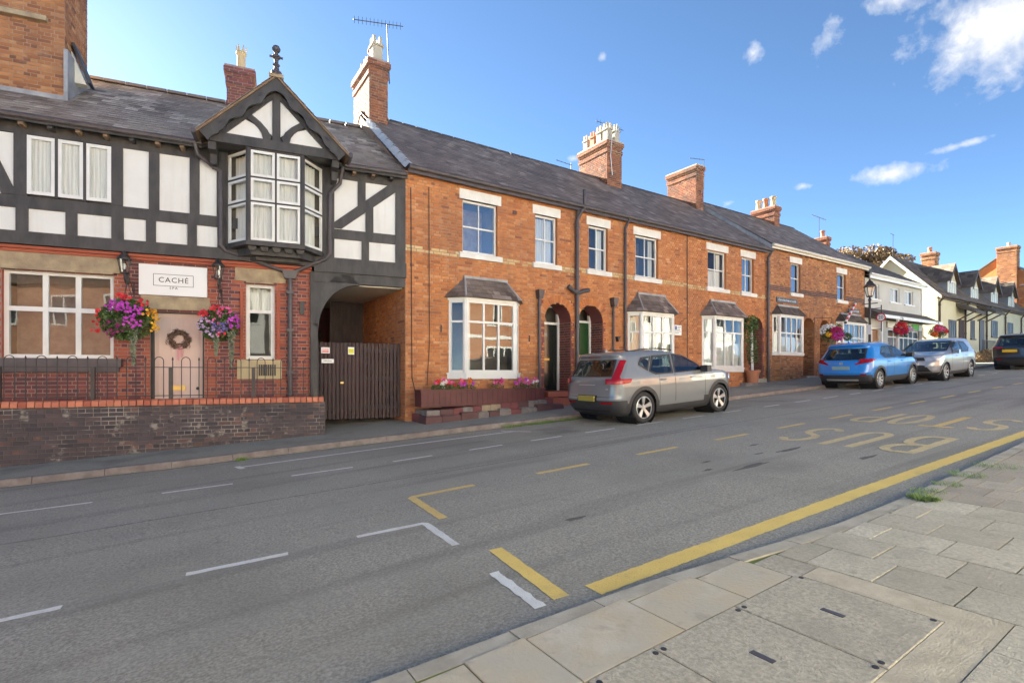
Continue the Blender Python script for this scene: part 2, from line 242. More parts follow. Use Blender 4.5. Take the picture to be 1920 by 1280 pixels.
# ------------------------------------------------------------------ mesh and object helpers
MATS = {}
def thing(name, label, cat, loc=(0, 0, 0), rz=0., group=None, rx=0., ry=0.):
    o = bpy.data.objects.new(name, None); COL.objects.link(o); o.empty_display_size = .2
    o.location = loc; o.rotation_euler = (rx, ry, rz)
    tag(o, label, cat, group)
    MATS[o] = Matrix.Translation(loc) @ o.rotation_euler.to_matrix().to_4x4()
    return o
def tag(o, label=None, cat=None, group=None, kind=None):
    if label: o['label'] = label
    if cat: o['category'] = cat
    if group: o['group'] = group
    if kind: o['kind'] = kind
    return o
def root_of(o):
    while o.parent: o = o.parent
    return o
def link(name, me, parent=None, loc=None):
    o = bpy.data.objects.new(name, me); COL.objects.link(o)
    if parent is not None: o.parent = parent
    if loc is not None: o.location = loc
    return o
class MB:
    def __init__(s): s.v = []; s.f = []; s.a = []
    def add(s, vs, fs, a=.5):
        b = len(s.v); s.v.extend(tuple(p) for p in vs); s.f.extend(tuple(i + b for i in f) for f in fs); s.a.extend([a] * len(fs)); return s
    def box(s, x0, x1, y0, y1, z0, z1, a=.5):
        v = [(x, y, z) for z in (z0, z1) for y in (y0, y1) for x in (x0, x1)]
        return s.add(v, [(0, 1, 5, 4), (1, 3, 7, 5), (3, 2, 6, 7), (2, 0, 4, 6), (4, 5, 7, 6), (2, 3, 1, 0)], a)
    def cbox(s, x0, x1, y0, y1, z0, z1, c=.01, a=.5):     # box with a chamfered top
        v = [(x0, y0, z0), (x1, y0, z0), (x1, y1, z0), (x0, y1, z0), (x0, y0, z1 - c), (x1, y0, z1 - c), (x1, y1, z1 - c), (x0, y1, z1 - c),
             (x0 + c, y0 + c, z1), (x1 - c, y0 + c, z1), (x1 - c, y1 - c, z1), (x0 + c, y1 - c, z1)]
        return s.add(v, [(0, 1, 5, 4), (1, 2, 6, 5), (2, 3, 7, 6), (3, 0, 4, 7), (4, 5, 9, 8), (5, 6, 10, 9), (6, 7, 11, 10), (7, 4, 8, 11), (8, 9, 10, 11)], a)
    def quad(s, *p, a=.5): return s.add(p, [tuple(range(len(p)))], a)
    def prism(s, pts, d, a=.5):                            # polygon (3-D points) pushed along vector d
        n = len(pts); q = [tuple(p[i] + d[i] for i in range(3)) for p in pts]
        return s.add(list(pts) + q, [tuple(range(n)), tuple(range(2 * n - 1, n - 1, -1))] + [(i, n + i, n + (i + 1) % n, (i + 1) % n) for i in range(n)], a)
    def tube(s, path, r, n=8, a=.5, caps=True):
        path = [Vector(p) for p in path]; rr = r if isinstance(r, (list, tuple)) else [r] * len(path); rings = []
        up = Vector((0, 0, 1)); prev = None
        for i, p in enumerate(path):
            t = ((path[min(i + 1, len(path) - 1)] - p).normalized() + (p - path[max(i - 1, 0)]).normalized())
            t = t.normalized() if t.length > 1e-6 else Vector((0, 0, 1))
            if prev is None:
                u = t.cross(up)
                if u.length < .1: u = t.cross(Vector((1, 0, 0)))
            else: u = prev - t * prev.dot(t)
            u.normalize(); prev = u; w = t.cross(u)
            rings.append([p + (u * math.cos(k * 2 * math.pi / n) + w * math.sin(k * 2 * math.pi / n)) * rr[i] for k in range(n)])
        v = [q for ring in rings for q in ring]; f = []
        for i in range(len(rings) - 1):
            for k in range(n): f.append((i * n + k, i * n + (k + 1) % n, (i + 1) * n + (k + 1) % n, (i + 1) * n + k))
        if caps: f += [tuple(range(n - 1, -1, -1)), tuple(range((len(rings) - 1) * n, len(rings) * n))]
        return s.add(v, f, a)
    def lathe(s, prof, c, n=16, a=.5, axis='z', closed=False):
        v = []; f = []
        for r, z in prof:
            for k in range(n):
                A = 2 * math.pi * k / n; x, y = r * math.cos(A), r * math.sin(A)
                v.append({'z': (c[0] + x, c[1] + y, c[2] + z), 'y': (c[0] + x, c[1] + z, c[2] + y), 'x': (c[0] + z, c[1] + x, c[2] + y)}[axis])
        for i in range(len(prof) - 1):
            for k in range(n): f.append((i * n + k, i * n + (k + 1) % n, (i + 1) * n + (k + 1) % n, (i + 1) * n + k))
        if closed: f += [tuple(range(n - 1, -1, -1)), tuple(range((len(prof) - 1) * n, len(prof) * n))]
        return s.add(v, f, a)
    def mesh(s, name, m, smooth=False, tf=None):
        me = bpy.data.meshes.new(name)
        vs = [tf @ Vector(p) for p in s.v] if tf else s.v
        me.from_pydata(vs, [], s.f); me.materials.append(M[m] if isinstance(m, str) else m)
        at = me.attributes.new('tone', 'FLOAT', 'FACE'); at.data.foreach_set('value', s.a)
        if smooth: me.polygons.foreach_set('use_smooth', [True] * len(me.polygons))
        me.update(); return me
    def obj(s, name, m, parent=None, smooth=False, world=True, kind=None):
        """geometry is written in world coordinates (world=True) or in the thing's own frame"""
        tf = None
        if parent is not None and world: tf = MATS[root_of(parent)].inverted()
        o = link(name, s.mesh(name, m, smooth, tf), parent)
        if kind: o['kind'] = kind
        return o
def single(name, mb, m, label, cat, group=None, base=None, smooth=False, kind=None):
    base = base or (0, 0, 0)
    me = mb.mesh(name, m, smooth, Matrix.Translation(base).inverted()); o = link(name, me, None, base)
    return tag(o, label, cat, group, kind)
R2 = lambda lo, hi: random.uniform(lo, hi)
def road_z(x):
    if x > 60: return .24 + .053 * 56 + .01 * (x - 60)
    k = x - 4; w = 3.
    s = .064 * k if k < -w else (.053 * k if k > w else .053 * k - .011 * (w - k) ** 2 / (4 * w) + 0)
    if -w <= k <= w: s = .053 * k - .011 * (w - k) ** 2 / (4 * w)
    elif k < -w: s = .064 * k
    return .24 + s
PTH = .11
def pav_z(x): return road_z(x) + PTH
def face_frame(A, B):
    A = Vector(A); B = Vector(B); d = (B - A); Lg = d.length; d.normalize(); n = Vector((d.y, -d.x)); return A, d, n, Lg
def fbox(mb, A, B, s0, s1, z0, z1, t0, t1, a=.5):
    """box on a vertical face from A to B (seen from outside A is left): s along, t outward"""
    A, d, n, Lg = face_frame(A, B)
    P = lambda s, t, z: (A.x + d.x * s + n.x * t, A.y + d.y * s + n.y * t, z)
    v = [P(s, t, z) for z in (z0, z1) for t in (t1, t0) for s in (s0, s1)]
    return mb.add(v, [(0, 1, 5, 4), (1, 3, 7, 5), (3, 2, 6, 7), (2, 0, 4, 6), (4, 5, 7, 6), (2, 3, 1, 0)], a)
# ------------------------------------------------------------------ building helpers
def cuts(openings, zc, Lg):
    iv = [(0., Lg)]
    for o in openings:
        if o[0] == 'r':
            _, a, b, z0, z1 = o
            if not z0 < zc < z1: continue
        else:                                             # arch: straight jambs to zs, half ellipse above
            _, a, b, z0, zs, rise = o
            if not z0 < zc < zs + rise: continue
            if zc > zs:
                h = (b - a) / 2 * math.sqrt(max(0, 1 - ((zc - zs) / rise) ** 2)); c = (a + b) / 2; a, b = c - h, c + h
        nv = []
        for p, q in iv:
            if b <= p or a >= q: nv.append((p, q)); continue
            if a > p: nv.append((p, a))
            if b < q: nv.append((b, q))
        iv = nv
    return iv
def lay(Lg, z0, z1, openings=(), course=.076, bl=.228, s_off=0., bond=4):
    out = []; rows = []; n = int(math.ceil((z1 - z0) / course))
    for r in range(n):
        a = z0 + r * course; b = min(a + course, z1)
        if b - a < .02: continue
        iv = cuts(openings, (a + b) / 2, Lg); rows.append((a, b, iv))
        step = bl / 2 if (bond and r % bond == 0) else bl; off = s_off + (0 if r % 2 else step / 2) + (.057 if r % 4 == 2 else 0)
        for p, q in iv:
            k = math.floor((p - off) / step)
            while off + k * step < q:
                s0 = max(p, off + k * step); s1 = min(q, off + (k + 1) * step); k += 1
                if s1 - s0 < .035: continue
                out.append((s0, s1, a, b, step, (s1 - s0) > step - .002))
    return out, rows
def brick_faces(mb, A, d, n, s0, s1, z0, z1, j=.0058, dep=.010, a=.5, out=0.):
    o = out + R2(-.0018, .0022)
    P = lambda s, t, z: (A.x + d.x * s + n.x * t, A.y + d.y * s + n.y * t, z)
    S0, S1, Z0, Z1 = s0 + j, s1 - j, z0 + j, z1 - j; c = .004
    v = [P(S0, -dep, Z0), P(S1, -dep, Z0), P(S1, -dep, Z1), P(S0, -dep, Z1), P(S0 + c, o, Z0 + c), P(S1 - c, o, Z0 + c), P(S1 - c, o, Z1 - c), P(S0 + c, o, Z1 - c)]
    mb.add(v, [(4, 5, 6, 7), (0, 1, 5, 4), (1, 2, 6, 5), (2, 3, 7, 6), (3, 0, 4, 7)], a)
BRICK_MESH = {}
def brick_mesh(m, ln, h, k, dep=.012):
    key = (m, round(ln, 4), round(h, 4), k)
    if key not in BRICK_MESH:
        mb = MB(); brick_faces(mb, Vector((0, 0)), Vector((1, 0)), Vector((0, -1)), 0, ln, 0, h, a=(k + .5) / 8)
        BRICK_MESH[key] = mb.mesh('brick', m)
    return BRICK_MESH[key]
def tone():
    return min(1, max(0, random.gauss(.5, .24)))
def brickwall(parent, A, B, z0, z1, openings=(), m='brick', mortar='mortar', parts=0, matfn=None, world=True, name='wall', course=.076, bl=.228, bond=4, out=0.):
    """facing wall: every brick is a raised block on a mortar bed; the nearest ones are parts of their own"""
    A_, d, n, Lg = face_frame(A, B)
    items, rows = lay(Lg, z0, z1, openings, course, bl, R2(0, .2), bond)
    if not world: tf = MATS[root_of(parent)]
    else: tf = Matrix()
    recs = []
    for s0, s1, a, b, st, full in items:
        c = tf @ Vector((A_.x + d.x * (s0 + s1) / 2, A_.y + d.y * (s0 + s1) / 2, (a + b) / 2))
        recs.append([(c - Vector((0, 0, 1.6))).length, s0, s1, a, b, full, matfn((s0 + s1) / 2, (a + b) / 2, s1 - s0) if matfn else m])
    chosen = set()
    if parts:
        order = sorted((r[0], i) for i, r in enumerate(recs) if r[5] and r[2] - r[1] > .15)
        chosen = {i for _, i in order[:parts]}
    bulk = {}
    ang = math.atan2(d.y, d.x); inv = MATS[root_of(parent)].inverted() if world else Matrix()
    for i, (dist, s0, s1, a, b, full, mk) in enumerate(recs):
        if i in chosen:
            me = brick_mesh(mk, round(s1 - s0, 3), round(b - a, 3), min(7, int(tone() * 8)))
            o = link('brick', me, parent)
            t = R2(-.001, .002) + out
            o.matrix_local = inv @ (Matrix.Translation((A_.x + d.x * s0 + n.x * t, A_.y + d.y * s0 + n.y * t, a)) @ Matrix.Rotation(ang, 4, 'Z'))
        else: brick_faces(bulk.setdefault(mk, MB()), A_, d, n, s0, s1, a, b, a=tone(), out=out)
    for mk, mb in bulk.items(): mb.obj('brickwork', mk, parent, world=world, kind='stuff')
    mo = MB()
    for a, b, iv in rows:
        for p, q in iv:
            P = lambda s, t, z: (A_.x + d.x * s + n.x * t, A_.y + d.y * s + n.y * t, z)
            mo.quad(P(p, out - .008, a), P(q, out - .008, a), P(q, out - .008, b), P(p, out - .008, b))
    return mo.obj(name, mortar, parent, world=world)
SLATE_MESH = {}
def slates(parent, O, U, V, u0, u1, vlen, m='slate', parts=0, w=.26, g=.21, world=True, ends=None, bed=True):
    """overlapping slates on a roof plane: O eaves point, U along the eaves, V up the slope"""
    O, U, V = Vector(O), Vector(U).normalized(), Vector(V).normalized(); Nn = U.cross(V).normalized()
    if Nn.z < 0: Nn = -Nn
    tf = Matrix() if world else MATS[root_of(parent)]
    rows = int(vlen / g) + 1; recs = []
    for r in range(rows):
        v0 = r * g; v1 = min(v0 + g * 1.12, vlen)
        if v1 - v0 < .03: continue
        lo, hi = (u0, u1) if ends is None else ends(v0 + g / 2)
        off = (r % 2) * w / 2; k = math.floor((lo - off) / w)
        while off + k * w < hi:
            a = max(lo, off + k * w); b = min(hi, off + (k + 1) * w); k += 1
            if b - a < .04: continue
            c = tf @ (O + U * (a + b) / 2 + V * v0)
            recs.append(((c - Vector((0, 0, 1.6))).length, a, b, v0, v1, b - a > w - .002 and v1 - v0 > g))
    order = sorted((x[0], i) for i, x in enumerate(recs) if x[5]); chosen = {i for _, i in order[:parts]}
    bulk = MB(); inv = MATS[root_of(parent)].inverted() if world else Matrix()
    def geo(mb, P, a, b, v0, v1, t, jit=0.):
        h = .012; j = .003
        mb.add([P(a + j, v0 - jit, .004), P(b - j, v0 - jit, .004), P(a + j, v0 - jit, .004 + h), P(b - j, v0 - jit, .004 + h), P(b - j, v1, .003), P(a + j, v1, .003)],
               [(0, 1, 3, 2), (2, 3, 4, 5), (0, 2, 5), (1, 4, 3)], t)
    for i, (dist, a, b, v0, v1, full) in enumerate(recs):
        if i in chosen:
            k = min(7, int(tone() * 8)); key = (m, w, g, k)
            if key not in SLATE_MESH:
                mb = MB(); geo(mb, lambda x, y, z: (x, y, z), 0, w, 0, g * 1.12, (k + .5) / 8); SLATE_MESH[key] = mb.mesh('slate', m)
            o = link('slate', SLATE_MESH[key], parent)
            p = O + U * a + V * (v0 - R2(0, .008)); mt = Matrix((U, V, Nn)).transposed().to_4x4(); mt.translation = p
            o.matrix_local = inv @ mt
        else:
            geo(bulk, lambda x, y, z: tuple(O + U * x + V * y + Nn * z), a, b, v0, v1, min(1, max(0, random.gauss(.5, .34))), R2(0, .010))
    if bulk.v: bulk.obj('slating', m, parent, world=world, kind='stuff')
def curtain(mb, A, B, s0, s1, z0, z1, t, amp=.02, wl=.09):
    A, d, n, Lg = face_frame(A, B); k = max(6, int((s1 - s0) / wl * 4)); v = []; f = []
    for i in range(k + 1):
        s = s0 + (s1 - s0) * i / k; tt = t + amp * math.sin(i / 4 * 2 * math.pi + .3) + R2(-.003, .003)
        for z in (z0, z1): v.append((A.x + d.x * s + n.x * tt, A.y + d.y * s + n.y * tt, z))
    for i in range(k): f.append((2 * i, 2 * i + 2, 2 * i + 3, 2 * i + 1))
    mb.add(v, f)
def window(parent, A, B, s0, s1, z0, z1, cols=(0, .5, 1), rows=(0, .5, 1), fw=.06, bw=.028, rec=.09, m='white', world=True, reveal=None, room=True, curt=(), depth=.06, meet=False, gm='glass', skip=False):
    """a window: frame and glazing bars, each pane a piece of its own, a room behind"""
    mb = MB(); F = lambda *a: fbox(mb, A, B, *a)
    F(s0, s0 + fw, z0, z1, -rec - depth, -rec); F(s1 - fw, s1, z0, z1, -rec - depth, -rec)
    F(s0 + fw, s1 - fw, z0, z0 + fw, -rec - depth, -rec - .002); F(s0 + fw, s1 - fw, z1 - fw, z1, -rec - depth, -rec - .002)
    S = [s0 + fw + (s1 - s0 - 2 * fw) * c for c in cols]; Z = [z0 + fw + (z1 - z0 - 2 * fw) * r for r in rows]
    for s in S[1:-1]: F(s - bw / 2, s + bw / 2, z0 + fw, z1 - fw, -rec - depth * .8, -rec - .008)
    for i, z in enumerate(Z[1:-1]):
        h = bw * (1.5 if meet else 1)
        for a, b in zip(S[:-1], S[1:]): F(a + (bw / 2 if a != S[0] else 0), b - (bw / 2 if b != S[-1] else 0), z - h / 2, z + h / 2, -rec - depth * .8, -rec - .006)
    w = mb.obj('window', m, parent, world=world)
    for i in range(len(S) - 1):
        for k in range(len(Z) - 1):
            p = MB(); t = -rec - depth * .5 + R2(-.001, .001)
            A_, d, n, Lg = face_frame(A, B); e = R2(-.0025, .0025); e2 = R2(-.0025, .0025)
            P = lambda s, t, z: (A_.x + d.x * s + n.x * t, A_.y + d.y * s + n.y * t, z)
            p.quad(P(S[i], t - e, Z[k]), P(S[i + 1], t + e, Z[k]), P(S[i + 1], t + e + e2, Z[k + 1]), P(S[i], t - e + e2, Z[k + 1]))
            p.obj('pane', gm, w, world=world)
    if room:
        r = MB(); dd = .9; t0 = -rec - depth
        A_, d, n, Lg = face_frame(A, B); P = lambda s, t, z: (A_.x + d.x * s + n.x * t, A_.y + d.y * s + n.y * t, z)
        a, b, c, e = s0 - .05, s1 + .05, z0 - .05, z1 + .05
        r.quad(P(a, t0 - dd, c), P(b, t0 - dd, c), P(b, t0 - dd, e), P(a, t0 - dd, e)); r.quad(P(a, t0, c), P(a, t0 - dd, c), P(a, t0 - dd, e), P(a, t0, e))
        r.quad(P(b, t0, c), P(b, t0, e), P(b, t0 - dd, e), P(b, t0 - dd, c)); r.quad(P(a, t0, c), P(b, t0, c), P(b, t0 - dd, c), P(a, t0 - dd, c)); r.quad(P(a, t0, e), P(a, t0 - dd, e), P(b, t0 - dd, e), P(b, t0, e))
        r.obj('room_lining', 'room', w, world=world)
    for a, b, c, e, mk in curt:
        q = MB(); curtain(q, A, B, a, b, c, e, -rec - depth - .10); q.obj('curtain', mk, w, smooth=True, world=world)
    if reveal:
        r = MB(); fbox(r, A, B, s0 - .04, s0, z0, z1, -rec - depth, -.014); fbox(r, A, B, s1, s1 + .04, z0, z1, -rec - depth, -.014)
        fbox(r, A, B, s0 - .04, s1 + .04, z1, z1 + .04, -rec - depth, -.014)
        r.obj('reveal', reveal, w, world=world)
    return w
def chimney(parent, x0, x1, y0, y1, z0, z1, m='brick', pots=(), corbel=2, world=True, cap='mortar_pale', name='chimney', faces='fl'):
    c = MB(); c.box(x0 + .01, x1 - .01, y0 + .01, y1 - .01, z0, z1 - .02)
    o = c.obj(name, 'mortar', parent, world=world)
    b = MB()
    def ring(e, za, zb):
        pts = [(x0 - e, y0 - e), (x1 + e, y0 - e), (x1 + e, y1 + e), (x0 - e, y1 + e)]
        for i in range(4):
            A, d, n, Lg = face_frame(pts[i], pts[(i + 1) % 4])
            for s0, s1, a, bb, st, full in lay(Lg, za, zb, (), .076, .228, R2(0, .1), 0)[0]: brick_faces(b, A, d, n, s0, s1, a, bb, a=tone(), dep=.02 + e)
        if e > 0:
            cc.box(x0 - e + .01, x1 + e - .01, y0 - e + .01, y1 + e - .01, za + .004, zb - .004)
    cc = MB(); hc = .076 * 6
    ring(0, z0, z1 - hc)
    ring(.03, z1 - hc, z1 - hc + .152); ring(.0, z1 - hc + .152, z1 - .228); ring(.035, z1 - .228, z1 - .152); ring(.07, z1 - .152, z1)
    b.obj('chimney_brickwork', m, o, world=world, kind='stuff')
    cc.box(x0 - .05, x1 + .05, y0 - .05, y1 + .05, z1 + .002, z1 + .05); cc.obj('chimney_cap', cap, o, world=world)
    for px, py, h, r, mk, kind in pots:
        p = MB(); zz = z1 + .04
        if kind == 'sq':
            p.box(px - r, px + r, py - r, py + r, zz, zz + h * .62); p.box(px - r * 1.22, px + r * 1.22, py - r * 1.22, py + r * 1.22, zz + h * .62, zz + h * .70)
            for sx in (-1, 1):
                for sy in (-1, 1): p.box(px + sx * r * .62 - r * .3, px + sx * r * .62 + r * .3, py + sy * r * .62 - r * .3, py + sy * r * .62 + r * .3, zz + h * .70, zz + h)
        elif kind == 'crown':
            p.lathe([(r * 1.15, 0), (r * 1.1, h * .1), (r * .86, h * .16), (r * .80, h * .62), (r * 1.05, h * .68), (r * 1.0, h * .76), (r * .7, h * .76), (r * .7, h * .3)], (px, py, zz), 12)
            for q in range(6):
                A = q * math.pi / 3; p.prism([(px + math.cos(A - .28) * r * .95, py + math.sin(A - .28) * r * .95, zz + h * .74), (px + math.cos(A + .28) * r * .95, py + math.sin(A + .28) * r * .95, zz + h * .74), (px + math.cos(A) * r * 1.1, py + math.sin(A) * r * 1.1, zz + h)], (-math.cos(A) * .03, -math.sin(A) * .03, 0))
        else: p.lathe([(r * 1.12, 0), (r * 1.12, h * .12), (r * .9, h * .2), (r * .82, h * .8), (r * 1.08, h * .84), (r * 1.08, h * .97), (r * .8, h), (r * .7, h), (r * .66, h * .5)], (px, py, zz), 14)
        p.obj('chimney_pot', mk, o, world=world, smooth=(kind == 'round'))
    return o
def arch_ring(parent, A, B, c, zs, rx, rise, m='brick', th=.22, n=22, out=.004):
    A_, d, nn, Lg = face_frame(A, B); mb = MB(); mo = MB()
    P = lambda s, t, z: (A_.x + d.x * s + nn.x * t, A_.y + d.y * s + nn.y * t, z)
    for k in range(n):
        a0 = math.pi * (k + .06) / n; a1 = math.pi * (k + .94) / n; t = out + R2(-.001, .003)
        q = [(c - math.cos(a) * (rx + r), zs + math.sin(a) * (rise + r)) for a, r in ((a0, 0), (a1, 0), (a1, th), (a0, th))]
        v = [P(s, -.02, z) for s, z in q] + [P(s, t, z) for s, z in q]
        mb.add(v, [(4, 7, 6, 5), (0, 4, 5, 1), (1, 5, 6, 2), (2, 6, 7, 3), (3, 7, 4, 0)], tone())
    return mb.obj('arch_brickwork', m, parent, kind='stuff')
def pipe_run(parent, path, r=.045, m='pipe', name='downpipe', collars=True):
    mb = MB(); mb.tube(path, r, 10)
    for p, q in zip(path[:-1], path[1:]):
        if abs(p[2] - q[2]) > 1. and collars:
            k = int(abs(p[2] - q[2]) / 1.5) + 1
            for i in range(k):
                z = max(p[2], q[2]) - .15 - i * 1.5
                if z > min(p[2], q[2]): mb.tube([(p[0], p[1], z), (p[0], p[1], z - .07)], r * 1.28, 10)
    return mb.obj(name, m, parent, smooth=False)
def leafcloud(mb, c, r, n, size, flat=0., surf=.55, seed=None):
    rnd = random.Random(seed) if seed is not None else random
    for _ in range(n):
        while True:
            p = Vector((rnd.uniform(-1, 1), rnd.uniform(-1, 1), rnd.uniform(-1, 1)))
            if .05 < p.length < 1: break
        p = p.normalized() * (p.length ** surf)
        q = Vector((c[0] + p.x * r[0], c[1] + p.y * r[1], c[2] + p.z * r[2]))
        a = Vector((rnd.gauss(0, 1), rnd.gauss(0, 1), rnd.gauss(0, 1 - flat))).normalized(); b = a.cross(Vector((rnd.gauss(0, 1), rnd.gauss(0, 1), rnd.gauss(0, 1)))).normalized()
        s = size * rnd.uniform(.6, 1.35)
        mb.add([q - a * s, q + b * s * .45, q + a * s, q - b * s * .45], [(0, 1, 2, 3)], min(1, max(0, rnd.gauss(.5, .25))))
def blossoms(mb, pts, size, face=(0, -1, 0), petals=5):
    f = Vector(face)
    for p in pts:
        nrm = (f + Vector((R2(-.9, .9), R2(-.6, .6), R2(-.5, .9)))).normalized(); u = nrm.cross(Vector((0, 0, 1))).normalized(); w = nrm.cross(u)
        s = size * R2(.75, 1.25); t = R2(.2, 1); p = Vector(p); rot = R2(0, 6)
        for k in range(petals):
            a = rot + k * 2 * math.pi / petals; d = u * math.cos(a) + w * math.sin(a); e = u * math.cos(a + .62) + w * math.sin(a + .62); g = u * math.cos(a - .62) + w * math.sin(a - .62)
            mb.add([p, p + e * s * .72 + nrm * s * .22, p + d * s + nrm * s * .12, p + g * s * .72 + nrm * s * .22], [(0, 1, 2, 3)], t)
def textmesh(body, size, spacing=1.):
    cu = bpy.data.curves.new('lettering', 'FONT'); cu.body = body; cu.size = size; cu.align_x = 'CENTER'; cu.align_y = 'CENTER'; cu.space_character = spacing; cu.extrude = .001; cu.resolution_u = 3
    o = bpy.data.objects.new('lettering', cu); COL.objects.link(o)
    dg = bpy.context.evaluated_depsgraph_get(); me = bpy.data.meshes.new_from_object(o.evaluated_get(dg)); bpy.data.objects.remove(o); return me
def lettering(parent, body, size, loc, rz, m='ink', spacing=1., sx=1.):
    me = textmesh(body, size, spacing); me.materials.clear(); me.materials.append(M[m]); o = link('lettering', me, parent)
    o.matrix_local = Matrix.Translation(loc) @ Matrix.Rotation(rz, 4, 'Z') @ Matrix.Rotation(math.pi / 2, 4, 'X') @ Matrix.Diagonal((sx, 1, 1, 1)); return o
def aerial(name, label, base, top, boom_a, boom_b, n=10, el=.22, group='television aerials on the roofs', parent=None):
    t = thing(name, label, 'aerial', base, group=group)
    mb = MB(); mb.tube([base, top], .016, 6); mb.obj('mast', 'black_iron', t)
    mb = MB(); mb.tube([boom_a, boom_b], .012, 6)
    A, B = Vector(boom_a), Vector(boom_b); d = (B - A).normalized(); s = d.cross(Vector((0, 0, 1))).normalized()
    mb.obj('boom', 'black_iron', t); e = MB()
    for i in range(n):
        p = A + (B - A) * (i + .3) / n; e.tube([p - Vector((0, 0, el / 2)), p + Vector((0, 0, el / 2))], .006, 4)
    e.obj('element', 'black_iron', t)
    return t
# ------------------------------------------------------------------ ground, road, footways
def lerp_tab(tab, x):
    if x <= tab[0][0]: return tab[0][1]
    for (a, p), (b, q) in zip(tab[:-1], tab[1:]):
        if x <= b: return p + (q - p) * (x - a) / (b - a)
    return tab[-1][1]
FAR = [(-40, 17.6), (-10, 12.4), (-2.2, 11.05), (0, 10.62), (4.6, 10.2), (8.2, 9.95), (15, 9.62), (34, 9.1), (60, 8.6), (160, 7.2)]
NEAR = [(-40, 8.), (-4, 3.1), (0, 2.56), (1.0, 2.50), (2.0, 2.46), (3.0, 2.385), (3.74, 2.27), (4.6, 2.17), (6, 2.13), (10.4, 2.2), (30, 1.8), (60, 1.2), (160, 0.)]
farY = lambda x: lerp_tab(FAR, x); nearY = lambda x: lerp_tab(NEAR, x)
xs = [-40, -30, -20, -14, -10] + [x * .5 for x in range(-18, 80)] + [42, 45, 50, 55, 60, 70, 85, 100, 130, 160]
def strip_sheet(y0, y1, dz0, dz1, n=8):
    mb = MB(); v = []; f = []
    for x in xs:
        a, b = y0(x), y1(x)
        for k in range(n + 1):
            t = k / n; v.append((x, a + (b - a) * t, road_z(x) + (dz0 + (dz1 - dz0) * t if not callable(dz0) else dz0(t))))
    for i in range(len(xs) - 1):
        for k in range(n): f.append((i * (n + 1) + k, (i + 1) * (n + 1) + k, (i + 1) * (n + 1) + k + 1, i * (n + 1) + k + 1))
    return mb.add(v, f)
g = MB(); gx = [-400, -150, -60, -40, -20, -10, 0, 10, 20, 40, 60, 100, 200, 500, 900]; gy = [-500, -100, -30, 0, 15, 40, 120, 500, 900]
gv = [(x, y, road_z(max(-40, min(x, 200))) - .25) for x in gx for y in gy]
g.add(gv, [(i * len(gy) + k, (i + 1) * len(gy) + k, (i + 1) * len(gy) + k + 1, i * len(gy) + k + 1) for i in range(len(gx) - 1) for k in range(len(gy) - 1)])
ground = tag(g.obj('ground', 'soil'), kind='structure')
road = tag(strip_sheet(lambda x: nearY(x) - .02, lambda x: farY(x) + .02, 0, 0, 10).obj('road', 'asphalt'), kind='structure')
far_walk = tag(strip_sheet(lambda x: farY(x) + .10, lambda x: farY(x) + 8, PTH - .004, PTH + .10, 4).obj('pavement', 'footway'), kind='structure')
near_walk = tag(strip_sheet(lambda x: nearY(x) - 7, lambda x: nearY(x) - .10, .066, .066, 4).obj('pavement', 'joint'), kind='structure')
MATS[road] = MATS[far_walk] = MATS[near_walk] = MATS[ground] = Matrix()
def ribbon(mb, pts, w, jag=.004, step=.05, z=.004):
    """painted stripe with slightly ragged edges following the road surface"""
    P = [Vector((p[0], p[1])) for p in pts]; fine = [P[0]]
    for a, b in zip(P[:-1], P[1:]):
        k = max(1, int((b - a).length / step))
        fine += [a + (b - a) * (i + 1) / k for i in range(k)]
    v = []; f = []
    for i, p in enumerate(fine):
        t = (fine[min(i + 1, len(fine) - 1)] - fine[max(i - 1, 0)]).normalized(); n = Vector((-t.y, t.x))
        ww = w(i / max(1, len(fine) - 1)) if callable(w) else w
        for s in (-1, 1):
            q = p + n * s * (ww / 2 + R2(-jag, jag)); v.append((q.x, q.y, road_z(q.x) + z))
    for i in range(len(fine) - 1): f.append((2 * i, 2 * i + 2, 2 * i + 3, 2 * i + 1))
    mb.add(v, f)
def paint_line(name, pts, w, m, jag=.005, z=.004):
    mb = MB(); ribbon(mb, pts, w, jag, z=z); return mb.obj(name, m, road)
for a, b in ((-1.75, -.63), (.12, .87)): paint_line('centre_dash', [(a, 4.93), (b, 4.85)], .075, 'roadwhite')
paint_line('bay_corner_mark', [(1.47, 4.86), (2.09, 4.80), (2.12, 4.77), (2.08, 4.04)], .075, 'roadwhite')
paint_line('bay_end_mark', [(2.03, 3.34), (1.985, 2.68)], .08, 'roadwhite', .008)
paint_line('bus_bay_corner_mark', [(3.24, 5.80), (2.44, 5.82), (2.395, 5.78), (2.33, 4.80)], .095, 'yellow_dash')
paint_line('bus_bay_end_mark', [(2.29, 3.74), (2.17, 2.70)], .12, 'yellow')
for i in range(16):
    a = 4.18 + 1.875 * i
    if i > 12: a = 4.18 + 1.875 * i
    y = lambda x: 5.73 - .027 * (x - 4.2)
    paint_line('bus_bay_dash', [(a, y(a)), (a + .9, y(a + .9))], .095, 'yellow_dash')
pts = [(2.40, 2.65), (4, 2.62), (8, 2.55), (12, 2.47), (20, 2.3), (34, 2.0), (50, 1.7)]
paint_line('kerbside_line', pts, .175, 'yellow', .006)
bays = [(-1.75, -.82), (-.07, .77), (1.53, 2.41), (3.04, 3.72), (4.42, 5.10), (5.73, 6.46), (7.05, 7.85), (8.5, 9.3), (9.95, 10.7), (11.4, 12.1), (13.08, 13.78), (14.55, 15.3), (16.0, 16.8), (17.5, 18.2), (19, 19.7), (20.5, 21.2), (22, 22.7), (23.5, 24.2), (25, 25.7), (26.5, 27.2), (28, 28.7), (29.5, 30.2)]
